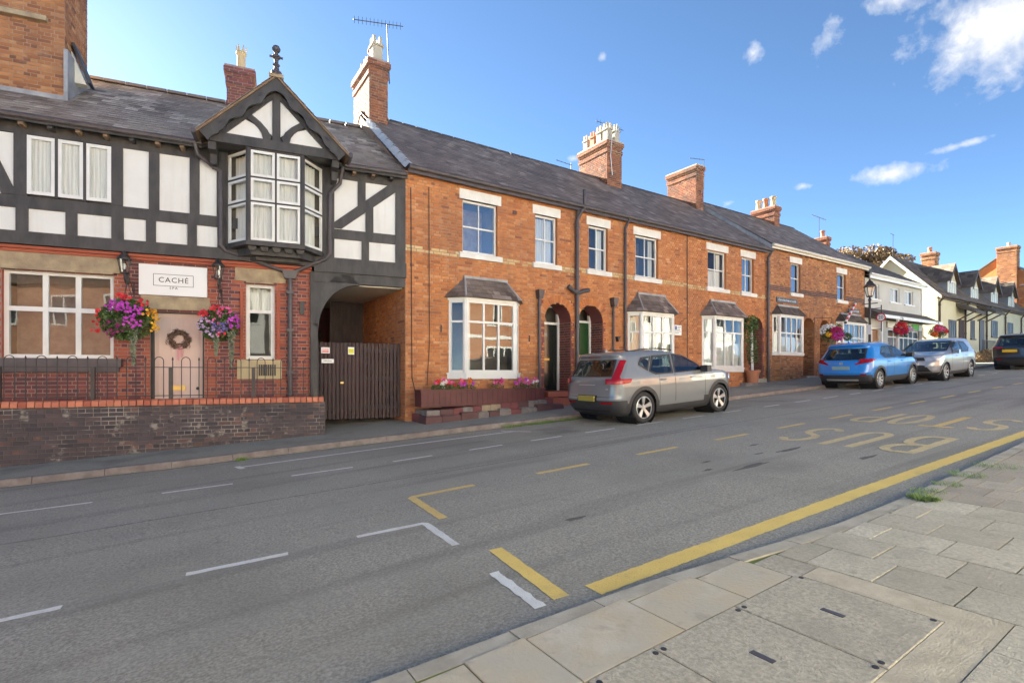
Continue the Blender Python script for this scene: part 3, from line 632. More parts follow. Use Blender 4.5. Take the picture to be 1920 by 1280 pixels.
yb = lambda x: lerp_tab([(-2, 8.86), (0, 8.5), (1.5, 8.28), (3, 8.12), (8, 8.0), (15, 7.78), (34, 7.3)], x)
for a, b in bays: paint_line('parking_bay_dash', [(a, yb(a)), (b, yb(b))], .065, 'roadwhite')
paint_line('kerb_bay_line', [(.95, 9.70), (3, 9.58), (6.2, 9.36)], .075, 'roadwhite')
paint_line('kerb_bay_end', [(1.02, 9.52), (.96, 9.82)], .09, 'roadwhite'); paint_line('kerb_bay_end', [(6.05, 9.62), (6.42, 9.02)], .05, 'roadwhite')
def letter(ch, y0, xb, m='yellow_worn', w=.52, h=1.74, sw=.135):
    def arc(cx, cy, rx, ry, a0, a1, n=10): return [(cx + rx * math.cos(math.radians(a0 + (a1 - a0) * i / n)), cy + ry * math.sin(math.radians(a0 + (a1 - a0) * i / n))) for i in range(n + 1)]
    e = sw / 2
    Sx = arc(w / 2, h * .74, w / 2 - e, h * .26 - e, 25, 180, 8) + arc(w / 2, h * .74, w / 2 - e, h * .26 - e, 190, 262, 5) + arc(w / 2, h * .26, w / 2 - e, h * .26 - e, 82, 0, 6) + arc(w / 2, h * .26, w / 2 - e, h * .26 - e, -10, -155, 8)
    G = {'S': [Sx], 'U': [[(e, h)] + [(e, h * .22)] + arc(w / 2, h * .22, w / 2 - e, h * .22 - e, 180, 360, 10) + [(w - e, h)]],
         'B': [[(e, 0), (e, h)], [(e, h - e), (w * .55, h - e)] + arc(w * .55, h * .77, w * .37, h * .23 - e, 90, -90, 8) + [(e, h * .54)], [(e, h * .54), (w * .58, h * .54)] + arc(w * .58, h * .27, w * .42 - e, h * .27 - e * .6, 90, -90, 8) + [(e, e)]],
         'T': [[(0, h - e), (w, h - e)], [(w / 2, h - sw), (w / 2, 0)]], 'O': [arc(w / 2, h / 2, w / 2 - e, h / 2 - e, 0, 360, 24)],
         'P': [[(e, 0), (e, h)], [(e, h - e), (w * .55, h - e)] + arc(w * .55, h * .74, w * .45 - e, h * .26 - e, 90, -90, 8) + [(e, h * .48)]]}[ch]
    mb = MB()
    for i, st in enumerate(G): ribbon(mb, [(xb - b * 1.0, y0 + a) for a, b in st], sw, .005, .06, z=.004 + i * .0012)
    return mb.obj('painted_letter', m, road)
for ch, y0 in (('B', 2.98), ('U', 3.76), ('S', 4.53)): letter(ch, y0, 10.36)
for ch, y0 in (('S', 2.80), ('T', 3.42), ('O', 4.06), ('P', 4.68)): letter(ch, y0, 13.25, 'yellow_dash' if ch == 'T' else 'yellow_worn')
def blot(cx, cy, rx, ry, m='tar', name='tar_patch', n=22, z=.003):
    mb = MB(); ph = R2(0, 6)
    ring = [(cx + rx * math.cos(a) * (1 + .3 * math.sin(3 * a + ph) + R2(-.12, .12)), cy + ry * math.sin(a) * (1 + .25 * math.cos(2 * a + ph) + R2(-.12, .12))) for a in [k * 2 * math.pi / n for k in range(n)]]
    mb.add([(x, y, road_z(x) + z) for x, y in ring], [tuple(range(n))]); mb.obj(name, m, road)
for c in ((6.5, 4.05, .36, .05), (7.85, 4.3, .30, .06), (7.3, 4.45, .10, .03), (8.0, 3.3, .22, .04), (6.3, 4.62, .1, .03), (5.9, 4.3, .1, .03), (7.9, 4.9, .12, .03), (3.3, 3.9, .12, .04)): blot(*c)
def seam(pts, w=.03): paint_line('road_seam', pts, w, 'tar', .006, z=.002)
seam([(-6, 7.9), (-1, 7.1), (4, 6.75), (12, 6.6), (30, 6.1)], .02)
# kerb stones
def kerb_row(yf, x0, x1, ln, w, top, m, sign, parent):
    x = x0
    while x < x1:
        b = x + ln; mb = MB(); ya, yb_ = yf(x), yf(b); e = .004
        za, zb = road_z(x), road_z(b); h = top(x) + R2(-.004, .004); k = .012
        def P(xx, yy, zz): return (xx, yy, zz)
        v = []
        for xx, yy, zz in ((x + e, ya, za), (b - e, yb_, zb)):
            v += [P(xx, yy, zz - .12), P(xx, yy, zz + h - k * 1.5), P(xx, yy + sign * k * 1.5, zz + h), P(xx, yy + sign * w, zz + h), P(xx, yy + sign * w, zz - .12)]
        mb.add(v, [(0, 5, 6, 1), (1, 6, 7, 2), (2, 7, 8, 3), (3, 8, 9, 4), (0, 1, 2, 3, 4), (9, 8, 7, 6, 5)]); mb.obj('kerb_stone', m, parent); x = b
kerb_row(farY, -9.1, 40, .915, .125, lambda x: .115, 'kerb_dark', 1, far_walk)
kerb_row(nearY, -2., 14, .6, .14, lambda x: .072 if x < 3.2 else (.08 if x > 3.7 else .075), 'kerb', -1, near_walk)
# channel of grit and grass by the far kerb
# near footway: square slabs, brown pavers, the concrete inspection cover and its edging
def slab(x0, x1, y0, y1, m, top=.08, name='paving_slab', c=.002):
    zc = road_z((x0 + x1) / 2); mb = MB(); a = tone(); e = .0045; h = top + R2(-.003, .003)
    v = []
    for (x, y) in ((x0 + e, y0 + e), (x1 - e, y0 + e), (x1 - e, y1 - e), (x0 + e, y1 - e)): v.append((x, y, road_z(x) + .02))
    for (x, y) in ((x0 + e, y0 + e), (x1 - e, y0 + e), (x1 - e, y1 - e), (x0 + e, y1 - e)): v.append((x, y, road_z(x) + h - c))
    for (x, y) in ((x0 + e + c, y0 + e + c), (x1 - e - c, y0 + e + c), (x1 - e - c, y1 - e - c), (x0 + e + c, y1 - e - c)): v.append((x, y, road_z(x) + h))
    mb.add(v, [(0, 1, 5, 4), (1, 2, 6, 5), (2, 3, 7, 6), (3, 0, 4, 7), (4, 5, 9, 8), (5, 6, 10, 9), (6, 7, 11, 10), (7, 4, 8, 11), (8, 9, 10, 11)], a)
    return mb.obj(name, m, near_walk)
k = 0; x = 3.69
while x < 5.85:
    y = nearY(x + .2) - .142; first = .41 if k % 2 else .20
    while y > -1.2:
        d = first if first else .41; first = None
        slab(x, x + .392, max(y - d, -1.3), y, 'slab'); y -= d
    x += .392; k += 1
XB = x
k = 0
while x < 11.5:
    y = nearY(x) - .15; first = .31 if k % 2 else .155
    while y > .9:
        d = first if first else .31; first = None
        slab(x, x + .36, y - d, y, 'slab_brown'); y -= d
    x += .36; k += 1
x = 3.69; k = 0
while x > -.6:
    y = .835; first = .41 if k % 2 else .20
    while y > -1.2:
        d = first if first else .41; first = None
        slab(x - .392, x, y - d, y, 'slab'); y -= d
    x -= .392; k += 1
for a, b in ((1.25, 1.62), (1.62, 2.35), (2.35, 2.93), (2.93, 3.42)): slab(a, b, 1.85, nearY((a + b) / 2) - .135, 'flagstone', .076, 'flagstone')
slab(3.42, 3.69, 1.82, 2.13, 'concrete', .074, 'rough_infill')
slab(1.25, 1.64, .84, 1.85, 'concrete', .076, 'concrete_infill'); slab(.3, 1.25, .84, 2.34, 'concrete_buff', .074, 'concrete_infill'); slab(-.6, .3, .84, 2.38, 'concrete', .074, 'concrete_infill')
cov = thing('inspection_cover', 'large concrete inspection cover of three lids set in the near pavement', 'cover', (2.5, 1.4, road_z(2.5)))
for a, b in ((1.64, 2.08), (2.08, 2.775), (2.775, 3.46)):
    zc = road_z; mb = MB(); e = .004; v = []
    for h, i in ((.02, 0), (.076, 0), (.080, .006)):
        for xx, yy in ((a + e + i, 1.06 + i), (b - e - i, 1.06 + i), (b - e - i, 1.845 - i), (a + e + i, 1.845 - i)): v.append((xx, yy, road_z(xx) + h))
    mb.add(v, [(0, 1, 5, 4), (1, 2, 6, 5), (2, 3, 7, 6), (3, 0, 4, 7), (4, 5, 9, 8), (5, 6, 10, 9), (6, 7, 11, 10), (7, 4, 8, 11), (8, 9, 10, 11)])
    lid = mb.obj('lid', 'concrete', cov)
    c = (a + b) / 2
    mb = MB(); mb.box(c - .018, c + .018, 1.40, 1.52, road_z(c) + .075, road_z(c) + .0825); mb.obj('lifting_slot', 'pipe', lid)
    for yy in (1.10, 1.80):
        for xx in (a + .03, b - .03):
            mb = MB(); mb.lathe([(.016, 0), (.016, .003), (0.001, .003)], (xx, yy, road_z(xx) + .080), 8); mb.obj('key_hole', 'black_iron', lid)
mb = MB()
for (a, b, c, d) in ((3.464, 3.689, .836, 1.815), (1.25, 3.464, .836, 1.056)):
    v = [(xx, yy, road_z(xx) + h) for h in (.02, .077) for xx, yy in ((a, c), (b, c), (b, d), (a, d))]
    mb.add(v, [(0, 1, 5, 4), (1, 2, 6, 5), (2, 3, 7, 6), (3, 0, 4, 7), (4, 5, 6, 7)])
mb.obj('concrete_surround', 'concrete_buff', cov)
# weeds and grass in the joints and along both kerbs
def tuft(mb, cx, cy, z, n, h, spread):
    for _ in range(n):
        a = R2(0, 6.28); r = spread * math.sqrt(R2(0, 1)); bx, by = cx + r * math.cos(a), cy + r * math.sin(a)
        hh = h * R2(.4, 1.2); lx, ly = R2(-.6, .6) * hh, R2(-.6, .6) * hh; w = .004 + .1 * hh
        mb.add([(bx - w, by, z), (bx + w, by, z), (bx + lx + w * .6, by + ly, z + hh * .7), (bx + lx * 1.5, by + ly * 1.5, z + hh)], [(0, 1, 2, 3)], R2(0, 1))
wd = MB()
for cx, cy, n, h, s in ((5.95, 1.98, 260, .05, .13), (6.25, 2.04, 120, .035, .14), (6.7, 2.02, 120, .03, .14), (7.3, 2.03, 150, .035, .2), (8.0, 1.98, 160, .035, .25)): tuft(wd, cx, cy, road_z(cx) + .075, n, h, s)
for i in range(60):
    xx = R2(3.8, 5.9); tuft(wd, xx, 2.03, road_z(xx) + .07, 4, .012, .02)
for i in range(70):
    xx = 3.69 + .392 * random.randint(0, 6); yy = R2(.4, 2.0); tuft(wd, xx, yy, road_z(xx) + .07, 5, .010, .015)
for i in range(14): tuft(wd, R2(1.0, 1.5), nearY(1.2) + .02, road_z(1.2), 8, .03, .03)
single('weeds', wd, 'leaf_grass', 'bright green weeds growing in the joints behind the near kerb', 'weeds', kind='stuff')
wd = MB()
for i in range(120):
    xx = R2(6.4, 9.4); tuft(wd, xx, farY(xx) - .05 + R2(-.05, .03), road_z(xx), 10, .05, .06)
for i in range(30):
    xx = R2(-1, 6); tuft(wd, xx, farY(xx) - .02, road_z(xx), 4, .025, .03)
tuft(wd, 1.1, 10.45, road_z(1.1), 60, .06, .12)
single('weeds', wd, 'leaf_grass', 'strip of grass and weeds in the gutter under the far kerb', 'weeds', kind='stuff')

def patch_repair(pts, name='patch_repair', m='footway'):
    mb = MB(); mb.add([(x, y, road_z(x) + .002) for x, y in pts], [tuple(range(len(pts)))]); mb.obj(name, m, road)
def fine_poly(x0, x1, y0, y1, n=10):
    P = [(x0 + (x1 - x0) * i / n, y0 + R2(-.01, .01)) for i in range(n)] + [(x1 + R2(-.01, .01), y0 + (y1 - y0) * i / n) for i in range(n)] + [(x1 - (x1 - x0) * i / n, y1 + R2(-.01, .01)) for i in range(n)] + [(x0 + R2(-.01, .01), y1 - (y1 - y0) * i / n) for i in range(n)]
    patch_repair(P)
fine_poly(13.3, 15.6, 8.0, 9.1); fine_poly(5.2, 7.9, 8.25, 9.2)

def grit(name, yf, x0, x1, w, m, off):
    pts = []; x = x0
    while x <= x1: pts.append((x, yf(x) + off + R2(-.012, .012))); x += .25
    paint_line(name, pts, lambda u: w * (.7 + .5 * mnoise.noise(Vector((u * 60, w * 50, 0)))), m, .015, z=.0025)
M['grit'] = mat('gutter grit', (.30, .265, .20), (.19, .165, .125), scale=30, rough=.95, bump=.6, bscale=90)
grit('gutter_grit', farY, -9, 34, .13, 'grit', -.07); grit('gutter_grit', nearY, 0, 14, .06, 'grit', .03)
# ------------------------------------------------------------------ timbered house at the left (its front is turned a little from the terrace)
BRZ = math.atan2(-.1688, .9855); BM = Matrix.Translation((4.88, 12.2, 0)) @ Matrix.Rotation(BRZ, 4, 'Z')
class LB(MB):
    def put(s): s.v = [tuple(BM @ Vector(p)) for p in s.v]; return s
def bthing(name, label, cat, p, group=None): return thing(name, label, cat, tuple(BM @ Vector(p)), BRZ, group)
TH = thing('timbered_house', 'black and white timbered house with oriel bay, red brick ground floor and covered passage', 'house', (4.88, 12.2, 0), BRZ)
def tb(name, m, *boxes, parent=None, prism=None):
    mb = MB()
    for b in boxes: mb.box(*b)
    return mb.obj(name, m, parent or TH, world=False)
XL = -9.6
# ground floor brickwork
ops = [('r', 1.95, 3.69, 1.90, 3.60), ('r', 4.32, 5.29, .55, 2.92), ('r', 6.09, 6.67, 1.92, 3.60)]
def gfmat(s, z, w):
    r = int(z / .076) % 2
    for a, b in ((1.95, 3.69), (4.32, 5.29), (6.09, 6.67)):
        for e in (a - .07, b + .07):
            if abs(s - e) < (.115 if r else .06) and z > .9: return 'brick_red'
    if s > 7.42 - (.2 if r else .1): return 'brick_red'
    return 'brick_plum'
brickwall(TH, (XL, .12), (-2.18, .12), -.3, 3.93, ops, 'brick_plum', 'mortar_pale', 300, gfmat, world=False)
tb('wall_core', 'mortar_pale', (XL, -7.75, .14, .5, -.3, 6.2), (-7.75, -5.8, .9, 1.2, -.3, 4.), (-5.85, -5.33, .14, .5, -.3, 4.), (-5.33, -4.2, .5, .9, -.3, 4.), (-4.26, -3.6, .14, .5, -.3, 4.), (-2.85, -2.18, .14, .5, -.3, 4.), (-3.6, -2.85, 1.3, 1.5, -.3, 4.), (XL, -2.2, .2, 5., 3.9, 4.05))
brickwall(TH, (-2.18, .12), (-2.18, 4.5), .2, 3.93, (), 'brick_plum', 'mortar_pale', 0, None, world=False)
tb('moulded_brick_band', 'brick_red', (XL, -2.16, .055, .3, 3.93, 3.985), (XL, -2.15, .02, .3, 3.99, 4.045))
tb('stone_lintel', 'sandstone', (-7.85, -5.74, .085, .3, 3.63, 3.93), (-7.7, -5.9, .065, .3, 3.60, 3.645))
tb('stone_lintel', 'sandstone', (-3.72, -2.70, .085, .3, 3.64, 3.93), (-3.5, -2.95, .065, .3, 3.605, 3.65))
tb('stone_lintel', 'sandstone', (-5.44, -4.2, .08, .3, 2.94, 3.22))
tb('window_sill', 'pipe', (-7.8, -5.75, -.02, .3, 1.74, 1.895), (-7.75, -5.8, .03, .3, 1.63, 1.74))
tb('painted_apron', 'pot_buff', (-3.68, -2.78, .075, .3, 1.48, 1.90)); tb('vent_grille', 'black_iron', *[(-3.25 + .045 * i, -3.22 + .045 * i, .06, .1, 1.55, 1.80) for i in range(8)])
tb('pilaster_strip', 'brick_red', (-3.62, -3.56, .075, .12, 1.95, 3.45)); tb('pilaster_strip', 'brick_red', (-2.88, -2.82, .075, .12, 1.95, 3.45))
fa, fb = (XL, .12), (-2.18, .12)
window(TH, fa, fb, 1.95, 3.69, 1.90, 3.60, (0, .345, .67, 1), (0, .57, 1), .075, .09, .10, 'white', False, 'brick_red', True, (), .08, gm='glass_low')
window(TH, fa, fb, 6.09, 6.67, 1.92, 3.60, (0, 1), (0, .65, 1), .075, .07, .10, 'white', False, 'brick_red', True, ((6.12, 6.64, 3.0, 3.55, 'net'),), .08, gm='glass_low')
# front door
dr = MB(); dr.box(-5.24, -4.35, .30, .36, .6, 2.90); DOOR = dr.obj('door', 'door_pink', TH, world=False)
for a, b, c, d in ((-5.17, -5.0 + .06, 2.0, 2.8), (-4.86, -4.72, 2.0, 2.8), (-4.64, -4.42, 2.0, 2.8), (-5.17, -4.86, .7, 1.88), (-4.78, -4.42, .7, 1.88)):
    q = MB(); q.box(a, b, .285, .299, c, c + .025); q.box(a, b, .285, .299, d - .025, d); q.box(a, a + .025, .285, .299, c + .025, d - .025); q.box(b - .025, b, .285, .299, c + .025, d - .025); q.obj('panel_moulding', 'door_pink', DOOR, world=False)
q = MB(); q.box(-4.93, -4.68, .27, .299, 1.24, 1.34); q.obj('letterbox', 'brass', DOOR, world=False)
q = MB(); q.lathe([(.001, -.05), (.03, -.045), (.035, -.02), (.015, 0)], (-4.45, .30, 1.28), 10, axis='y'); q.obj('knob', 'black_iron', DOOR, world=False, smooth=True)
tb('door_frame', 'timber', (-5.30, -5.24, .2, .4, .55, 2.93), (-4.35, -4.29, .2, .4, .55, 2.93), (-5.24, -4.35, .2, .4, 2.88, 2.935))
# jettied upper floor: backing, plaster panels, timbers
tb('upper_wall', 'timber', (XL, 0, .075, .25, 4.05, 6.42)); tb('gable_wall', 'plaster', (XL - .02, XL, .25, 7, 0, 6.4))
PAN = [(5.72, 5.28, 4.97, 6.15), (5.10, 4.56, 4.98, 6.15), (4.38, 4.06, 4.98, 6.16), (8.3, 7.42, 4.98, 6.13), (9.5, 8.5, 4.98, 6.13),
       (9.4, 8.5, 4.30, 4.74), (8.3, 7.39, 4.30, 4.74), (7.21, 6.64, 4.30, 4.74), (6.46, 5.91, 4.30, 4.74), (5.71, 5.33, 4.30, 4.74), (5.16, 4.60, 4.31, 4.75), (4.43, 4.05, 4.31, 4.76),
       (1.66, .24, 4.97, 6.16), (1.66, 1.04, 4.30, 4.76), (.87, .24, 4.30, 4.75)]
for a, b, c, d in PAN: tb('plaster_panel', 'plaster', (-a - .02, -b + .02, .006 + R2(0, .004), .05, c - .02, d + .02))
def beam(x0, x1, z0, z1, y=-.03): tb('timber_beam', 'timber', (x0, x1, y + R2(-.004, .004), .055, z0, z1))
beam(XL, -3.87, 6.155, 6.42, -.034); beam(-1.68, .0, 6.16, 6.42, -.034)
beam(XL, 0., 4.745, 4.975, -.026); beam(XL, -2.1, 4.06, 4.30, -.05)
tb('bressummer', 'timber', (-2.1, .02, -.055, .25, 3.95, 4.295))
for a, b in ((8.5, 8.3), (7.42, 7.22), (5.91, 5.72), (5.28, 5.10), (4.56, 4.38), (4.06, 3.87)): beam(-a, -b, 4.975, 6.155)
for a, b in ((8.5, 8.3), (7.39, 7.21), (6.64, 6.46), (5.91, 5.71), (5.33, 5.16), (4.60, 4.43), (4.05, 3.87), (1.04, .87)): beam(-a, -b, 4.30, 4.745)
beam(-1.88, -1.66, 4.295, 6.42, -.04); beam(-.24, .0, 4.295, 6.155, -.032); beam(-1.13, -.95, 5.50, 6.16); beam(-.95, -.77, 4.975, 5.60)
q = MB(); q.prism([(-1.66, -.031, 4.99), (-1.66, -.031, 5.13), (-.42, -.031, 6.16), (-.24, -.031, 6.16), (-.24, -.031, 6.02), (-1.50, -.031, 4.99)], (0, .08, 0)); q.obj('brace', 'timber', TH, world=False)
q = MB(); q.prism([(-8.05, -.031, 6.15), (-7.85, -.031, 6.15), (-7.40, -.031, 5.05), (-7.40, -.031, 4.98), (-7.60, -.031, 4.98)], (0, .08, 0)); q.obj('brace', 'timber', TH, world=False)
for a, b in ((7.22, 6.79), (6.76, 6.35), (6.32, 5.91)):
    A = (-a, -.04); B = (-b, -.04); window(TH, A, B, 0, a - b, 5.02, 6.14, (0, 1), (0, 1), .065, .03, .0, 'white', False, None, False, (), .05, gm='glass_soft')
    q = MB(); curtain(q, A, B, .03, a - b - .03, 5.04, 6.12, -.062, .010, .06); q.obj('net_curtain', 'net', TH, smooth=True, world=False)
tb('mullion', 'timber', (-6.80, -6.75, -.045, .05, 4.98, 6.16)); tb('mullion', 'timber', (-6.36, -6.31, -.045, .05, 4.98, 6.16)); 
# oriel bay
P0, P1, P2, P3 = (-3.87, -.02), (-3.42, -.60), (-2.37, -.60), (-1.90, -.02)
for A, B, nc in ((P0, P1, 1), (P1, P2, 2), (P2, P3, 1)):
    L_ = (Vector(B) - Vector(A)).length; e = .045; wd_ = (L_ - 2 * e - (nc - 1) * .04) / nc
    for c in range(nc):
        for z0, z1 in ((4.41, 5.205), (5.245, 5.715), (5.755, 6.30)):
            s = e + c * (wd_ + .04)
            window(TH, A, B, s, s + wd_, z0, z1, (0, 1), (0, 1), .05, .02, .0, 'white', False, None, False, (), .045, gm='glass_soft')
    q = MB()
    for z0, z1 in ((4.36, 4.40), (5.21, 5.24), (5.72, 5.75), (6.305, 6.40)): fbox(q, A, B, 0, L_, z0, z1, -.05, .006)
    if nc == 2: fbox(q, A, B, L_ / 2 - .018, L_ / 2 + .018, 4.40, 6.31, -.05, .008)
    q.obj('bay_framing', 'timber', TH, world=False, kind='stuff')
    q = MB(); curtain(q, A, B, .08, L_ - .08, 4.45, 6.28, -.16, .018, .10); q.obj('net_curtain', 'net', TH, smooth=True, world=False)
q = MB()
for p in (P0, P1, P2, P3): q.lathe([(.052, 4.36), (.052, 6.40)], (p[0], p[1] + .02, 0), 8)
q.obj('bay_post', 'timber', TH, world=False)
def plan(e, z): return [(P0[0] - e, .04, z), (P1[0] - e * .6, P1[1] - e, z), (P2[0] + e * .6, P2[1] - e, z), (P3[0] + e, .04, z)]
q = MB(); q.prism(plan(.07, 4.29), (0, 0, .075)); q.obj('bay_sill', 'timber', TH, world=False)
q = MB(); q.prism([(-3.75, .04, 4.14), (-3.38, -.42, 4.14), (-2.40, -.42, 4.14), (-2.0, .04, 4.14)], (0, 0, .15)); q.prism([(-3.5, .04, 4.07), (-3.3, -.2, 4.07), (-2.5, -.2, 4.07), (-2.25, .04, 4.07)], (0, 0, .07))
for i in range(5):
    x = -3.35 + i * .235; q.prism([(x - .09, -.56, 4.29), (x + .09, -.56, 4.29), (x + .05, -.56, 4.20), (x - .05, -.56, 4.20)], (0, .06, 0))
q.obj('bay_corbel', 'timber', TH, world=False)
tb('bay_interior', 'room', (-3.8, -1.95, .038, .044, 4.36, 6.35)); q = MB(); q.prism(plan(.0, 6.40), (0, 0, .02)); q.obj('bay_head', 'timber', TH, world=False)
# gable over the bay
GX, GA, GE, HW = -2.885, 7.84, 6.46, 1.42
q = MB(); q.prism([(GX - 1.22, -.58, 6.40), (GX + 1.22, -.58, 6.40), (GX, -.58, 7.62)], (0, .1, 0)); q.obj('gable_backing', 'timber', TH, world=False)
tb('tie_beam', 'timber', (GX - 1.25, GX + 1.25, -.66, -.3, 6.34, 6.54)); tb('king_post', 'timber', (GX - .075, GX + .075, -.635, -.57, 6.54, 7.55))
def tri(pts, name='plaster_panel', m='plaster', y=-.592, d=.03):
    q = MB(); q.prism([(GX + x, y, z) for x, z in pts], (0, d, 0)); q.obj(name, m, TH, world=False)
for s in (-1, 1):
    o = (lambda P: P if s > 0 else [(-x, z) for x, z in P][::-1])
    arcp = [(.09 + .42 * (1 - math.cos(a)), 6.56 + .50 * math.sin(a)) for a in [k * math.pi / 2 / 7 for k in range(8)]]
    tri(o([(.08, 6.66), (.50, 7.04), (.08, 7.44)])); tri(o([(.22, 6.545), (1.0, 6.545), (.62, 6.92), (.42, 6.84), (.28, 6.70)]))
    br = [(.075 + .05, 6.54), (.10, 6.62), (.17, 6.76), (.30, 6.90), (.46, 7.02), (.56, 7.08), (.64, 6.98), (.50, 6.90), (.37, 6.80), (.29, 6.68), (.255, 6.54)]
    tri(o(br), 'curved_brace', 'timber', -.625, .04)
    # rafters inside the gable and the carved barge boards
    tri(o([(0, 7.62), (0, 7.50), (1.06, 6.44), (1.22, 6.44)]), 'gable_rafter', 'timber', -.64, .07)
    up = Vector((HW, GE - GA)).normalized(); nr = Vector((-up.y, up.x)); top = []; low = []
    Lb = math.hypot(HW, GA - GE)
    for k in range(41):
        u = k / 40 * Lb; a = Vector((0, GA)) + up * u; dep = .20 + .035 * math.sin(u / Lb * 2 * math.pi * 4) + (.05 if u > Lb - .25 else 0)
        top.append((a.x, a.y)); b = a - nr * dep; low.append((max(0, b.x), b.y))
    for k in range(40):
        pass
    q = MB(); v = []; f = []
    for (a, b) in zip(top, low):
        for yy in (-.80, -.745): v += [(GX + s * a[0], yy, a[1]), (GX + s * b[0], yy, b[1])]
    for k in range(40):
        i = 4 * k; f += [(i, i + 1, i + 5, i + 4), (i + 2, i + 6, i + 7, i + 3), (i, i + 4, i + 6, i + 2), (i + 1, i + 3, i + 7, i + 5)]
    f += [(0, 2, 3, 1), (160, 161, 163, 162)]; q.add(v, f); bb = q.obj('barge_board', 'timber', TH, world=False)
    for k in (10, 20, 30):
        u = (k + .5) / 40 * Lb; c = Vector((0, GA)) + up * u - nr * .11
        q = MB(); q.prism([(GX + s * (c.x + dx), -.806, c.y + dz) for dx, dz in ((-.05, .05), (.02, .03), (.06, -.055), (-.01, -.03))], (0, .004, 0)); q.obj('pierced_slot', 'black_iron', bb, world=False)
    # soffit and roof slope
    e0 = (GX, GA + .02); e1 = (GX + s * (HW + .05), GE - .03)
    q = MB(); q.prism([(e0[0], -.84, e0[1]), (e1[0], -.84, e1[1]), (e1[0], -.2, e1[1]), (e0[0], 1.96, e0[1])], (0, 0, -.045)); q.obj('gable_soffit', 'timber_brown', TH, world=False)
    Vv = Vector((e0[0] - e1[0], 0, e0[1] - e1[1])); vl = Vv.length; vn = Vv.normalized()
    slates(TH, (e1[0], -.86, e1[1] + .01), (0, 1, 0), vn, 0, 1, vl, 'slate_old', 0, world=False, ends=lambda v: (0, max(.4, ((e1[1] + v * vn.z) - 6.42) / .693 - .25 + .86)))
    q = MB(); q.tube([(e1[0] + s * .03, -.86, e1[1] - .01), (e1[0] + s * .03, -.1, e1[1] - .01)], .05, 8); q.obj('gable_gutter', 'pipe', TH, world=False)
    tb('gable_bracket', 'timber', (GX + s * 1.2 - .07, GX + s * 1.2 + .07, -.62, .05, 6.18, 6.36), (GX + s * 1.2 - .06, GX + s * 1.2 + .06, -.35, .05, 5.98, 6.18))
q = MB(); q.lathe([(.11, 7.86), (.11, 7.93), (.06, 7.97), (.05, 8.05), (.075, 8.08), (.04, 8.12), (.045, 8.20), (.085, 8.235), (.085, 8.27), (.04, 8.30), (.035, 8.34), (.075, 8.38), (.085, 8.43), (.06, 8.475), (.001, 8.49)], (GX, -.78, 0), 10); q.box(GX - .13, GX + .13, -.80, -.76, 8.235, 8.265); q.obj('finial', 'pipe', TH, world=False, smooth=False)
tb('apex_cap', 'sandstone', (GX - .14, GX + .14, -.86, -.7, 7.80, 7.87))
# main roof
RV = Vector((0, 3.75, 2.60)); RL = RV.length
slates(TH, (0, -.25, 6.42), (1, 0, 0), RV, XL, .0, RL, 'slate_old', 300, world=False, w=.25, g=.19)
q = MB(); q.quad((XL, -.25, 6.415), (.0, -.25, 6.415), (.0, 3.5, 9.015), (XL, 3.5, 9.015)); q.quad((XL, 3.5, 9.015), (0, 3.5, 9.015), (0, 7.3, 6.4), (XL, 7.3, 6.4)); q.quad((XL, 7.25, 6.45), (0.0, 7.25, 6.45), (0, 7.25, 0), (XL, 7.25, 0))
q.quad((XL, -.0, 6.4), (XL, 7.2, 6.4), (XL, 3.5, 9.0)); q.obj('roof', 'slate_old', TH, world=False)
x = XL
while x < 0:
    tb('ridge_tile', 'slate', (x + .005, min(0, x + .44), 3.38, 3.62, 9.0 + R2(0, .006), 9.07)); x += .45
tb('fascia_board', 'timber', (XL, -4.3, -.28, -.25, 6.30, 6.415)); tb('fascia_board', 'timber', (-1.45, .0, -.28, -.25, 6.30, 6.415)); tb('eaves_soffit', 'timber', (XL, .0, -.25, .05, 6.375, 6.40))
for i in range(22):
    x = -9.4 + i * .43
    if -4.3 < x < -1.5: continue
    tb('rafter_foot', 'timber_brown' if i % 3 else 'timber', (x - .035, x + .035, -.24, .03, 6.25, 6.34))
q = MB(); q.tube([(XL, -.31, 6.40), (-4.3, -.31, 6.39)], .055, 8); q.obj('gutter', 'pipe', TH, world=False); q = MB(); q.tube([(-1.45, -.31, 6.39), (-.02, -.31, 6.40)], .055, 8); q.obj('gutter', 'pipe', TH, world=False)
# rainwater pipes meeting in a hopper
def bpipe(path, r=.045):
    q = MB(); q.tube(path, r, 10); return q.obj('downpipe', 'pipe', TH, world=False)
bpipe([(-4.42, -.31, 6.36), (-4.38, -.25, 6.16), (-4.12, -.12, 6.0), (-3.98, -.10, 5.92), (-3.98, -.10, 4.34), (-3.90, -.06, 4.25), (-2.72, .03, 3.90)])
bpipe([(-1.50, -.31, 6.34), (-1.55, -.15, 6.0), (-1.76, -.10, 5.75), (-1.77, -.10, 4.36), (-1.85, -.08, 4.24), (-2.50, .03, 3.92)])
q = MB(); q.prism([(-2.78, -.10, 3.92), (-2.44, -.10, 3.92), (-2.50, -.08, 3.74), (-2.72, -.08, 3.74)], (0, .19, 0)); q.obj('hopper_head', 'pipe', TH, world=False)
bpipe([(-2.61, .02, 3.76), (-2.61, .03, .98), (-2.68, -.03, .86), (-2.85, -.08, .8)], .055)
for z in (3.4, 2.55, 1.6): tb('pipe_collar', 'pipe', (-2.69, -2.53, -.05, .1, z, z + .06))
tb('alarm_box', 'black_iron', (-2.40, -2.31, .05, .115, 2.95, 3.25))
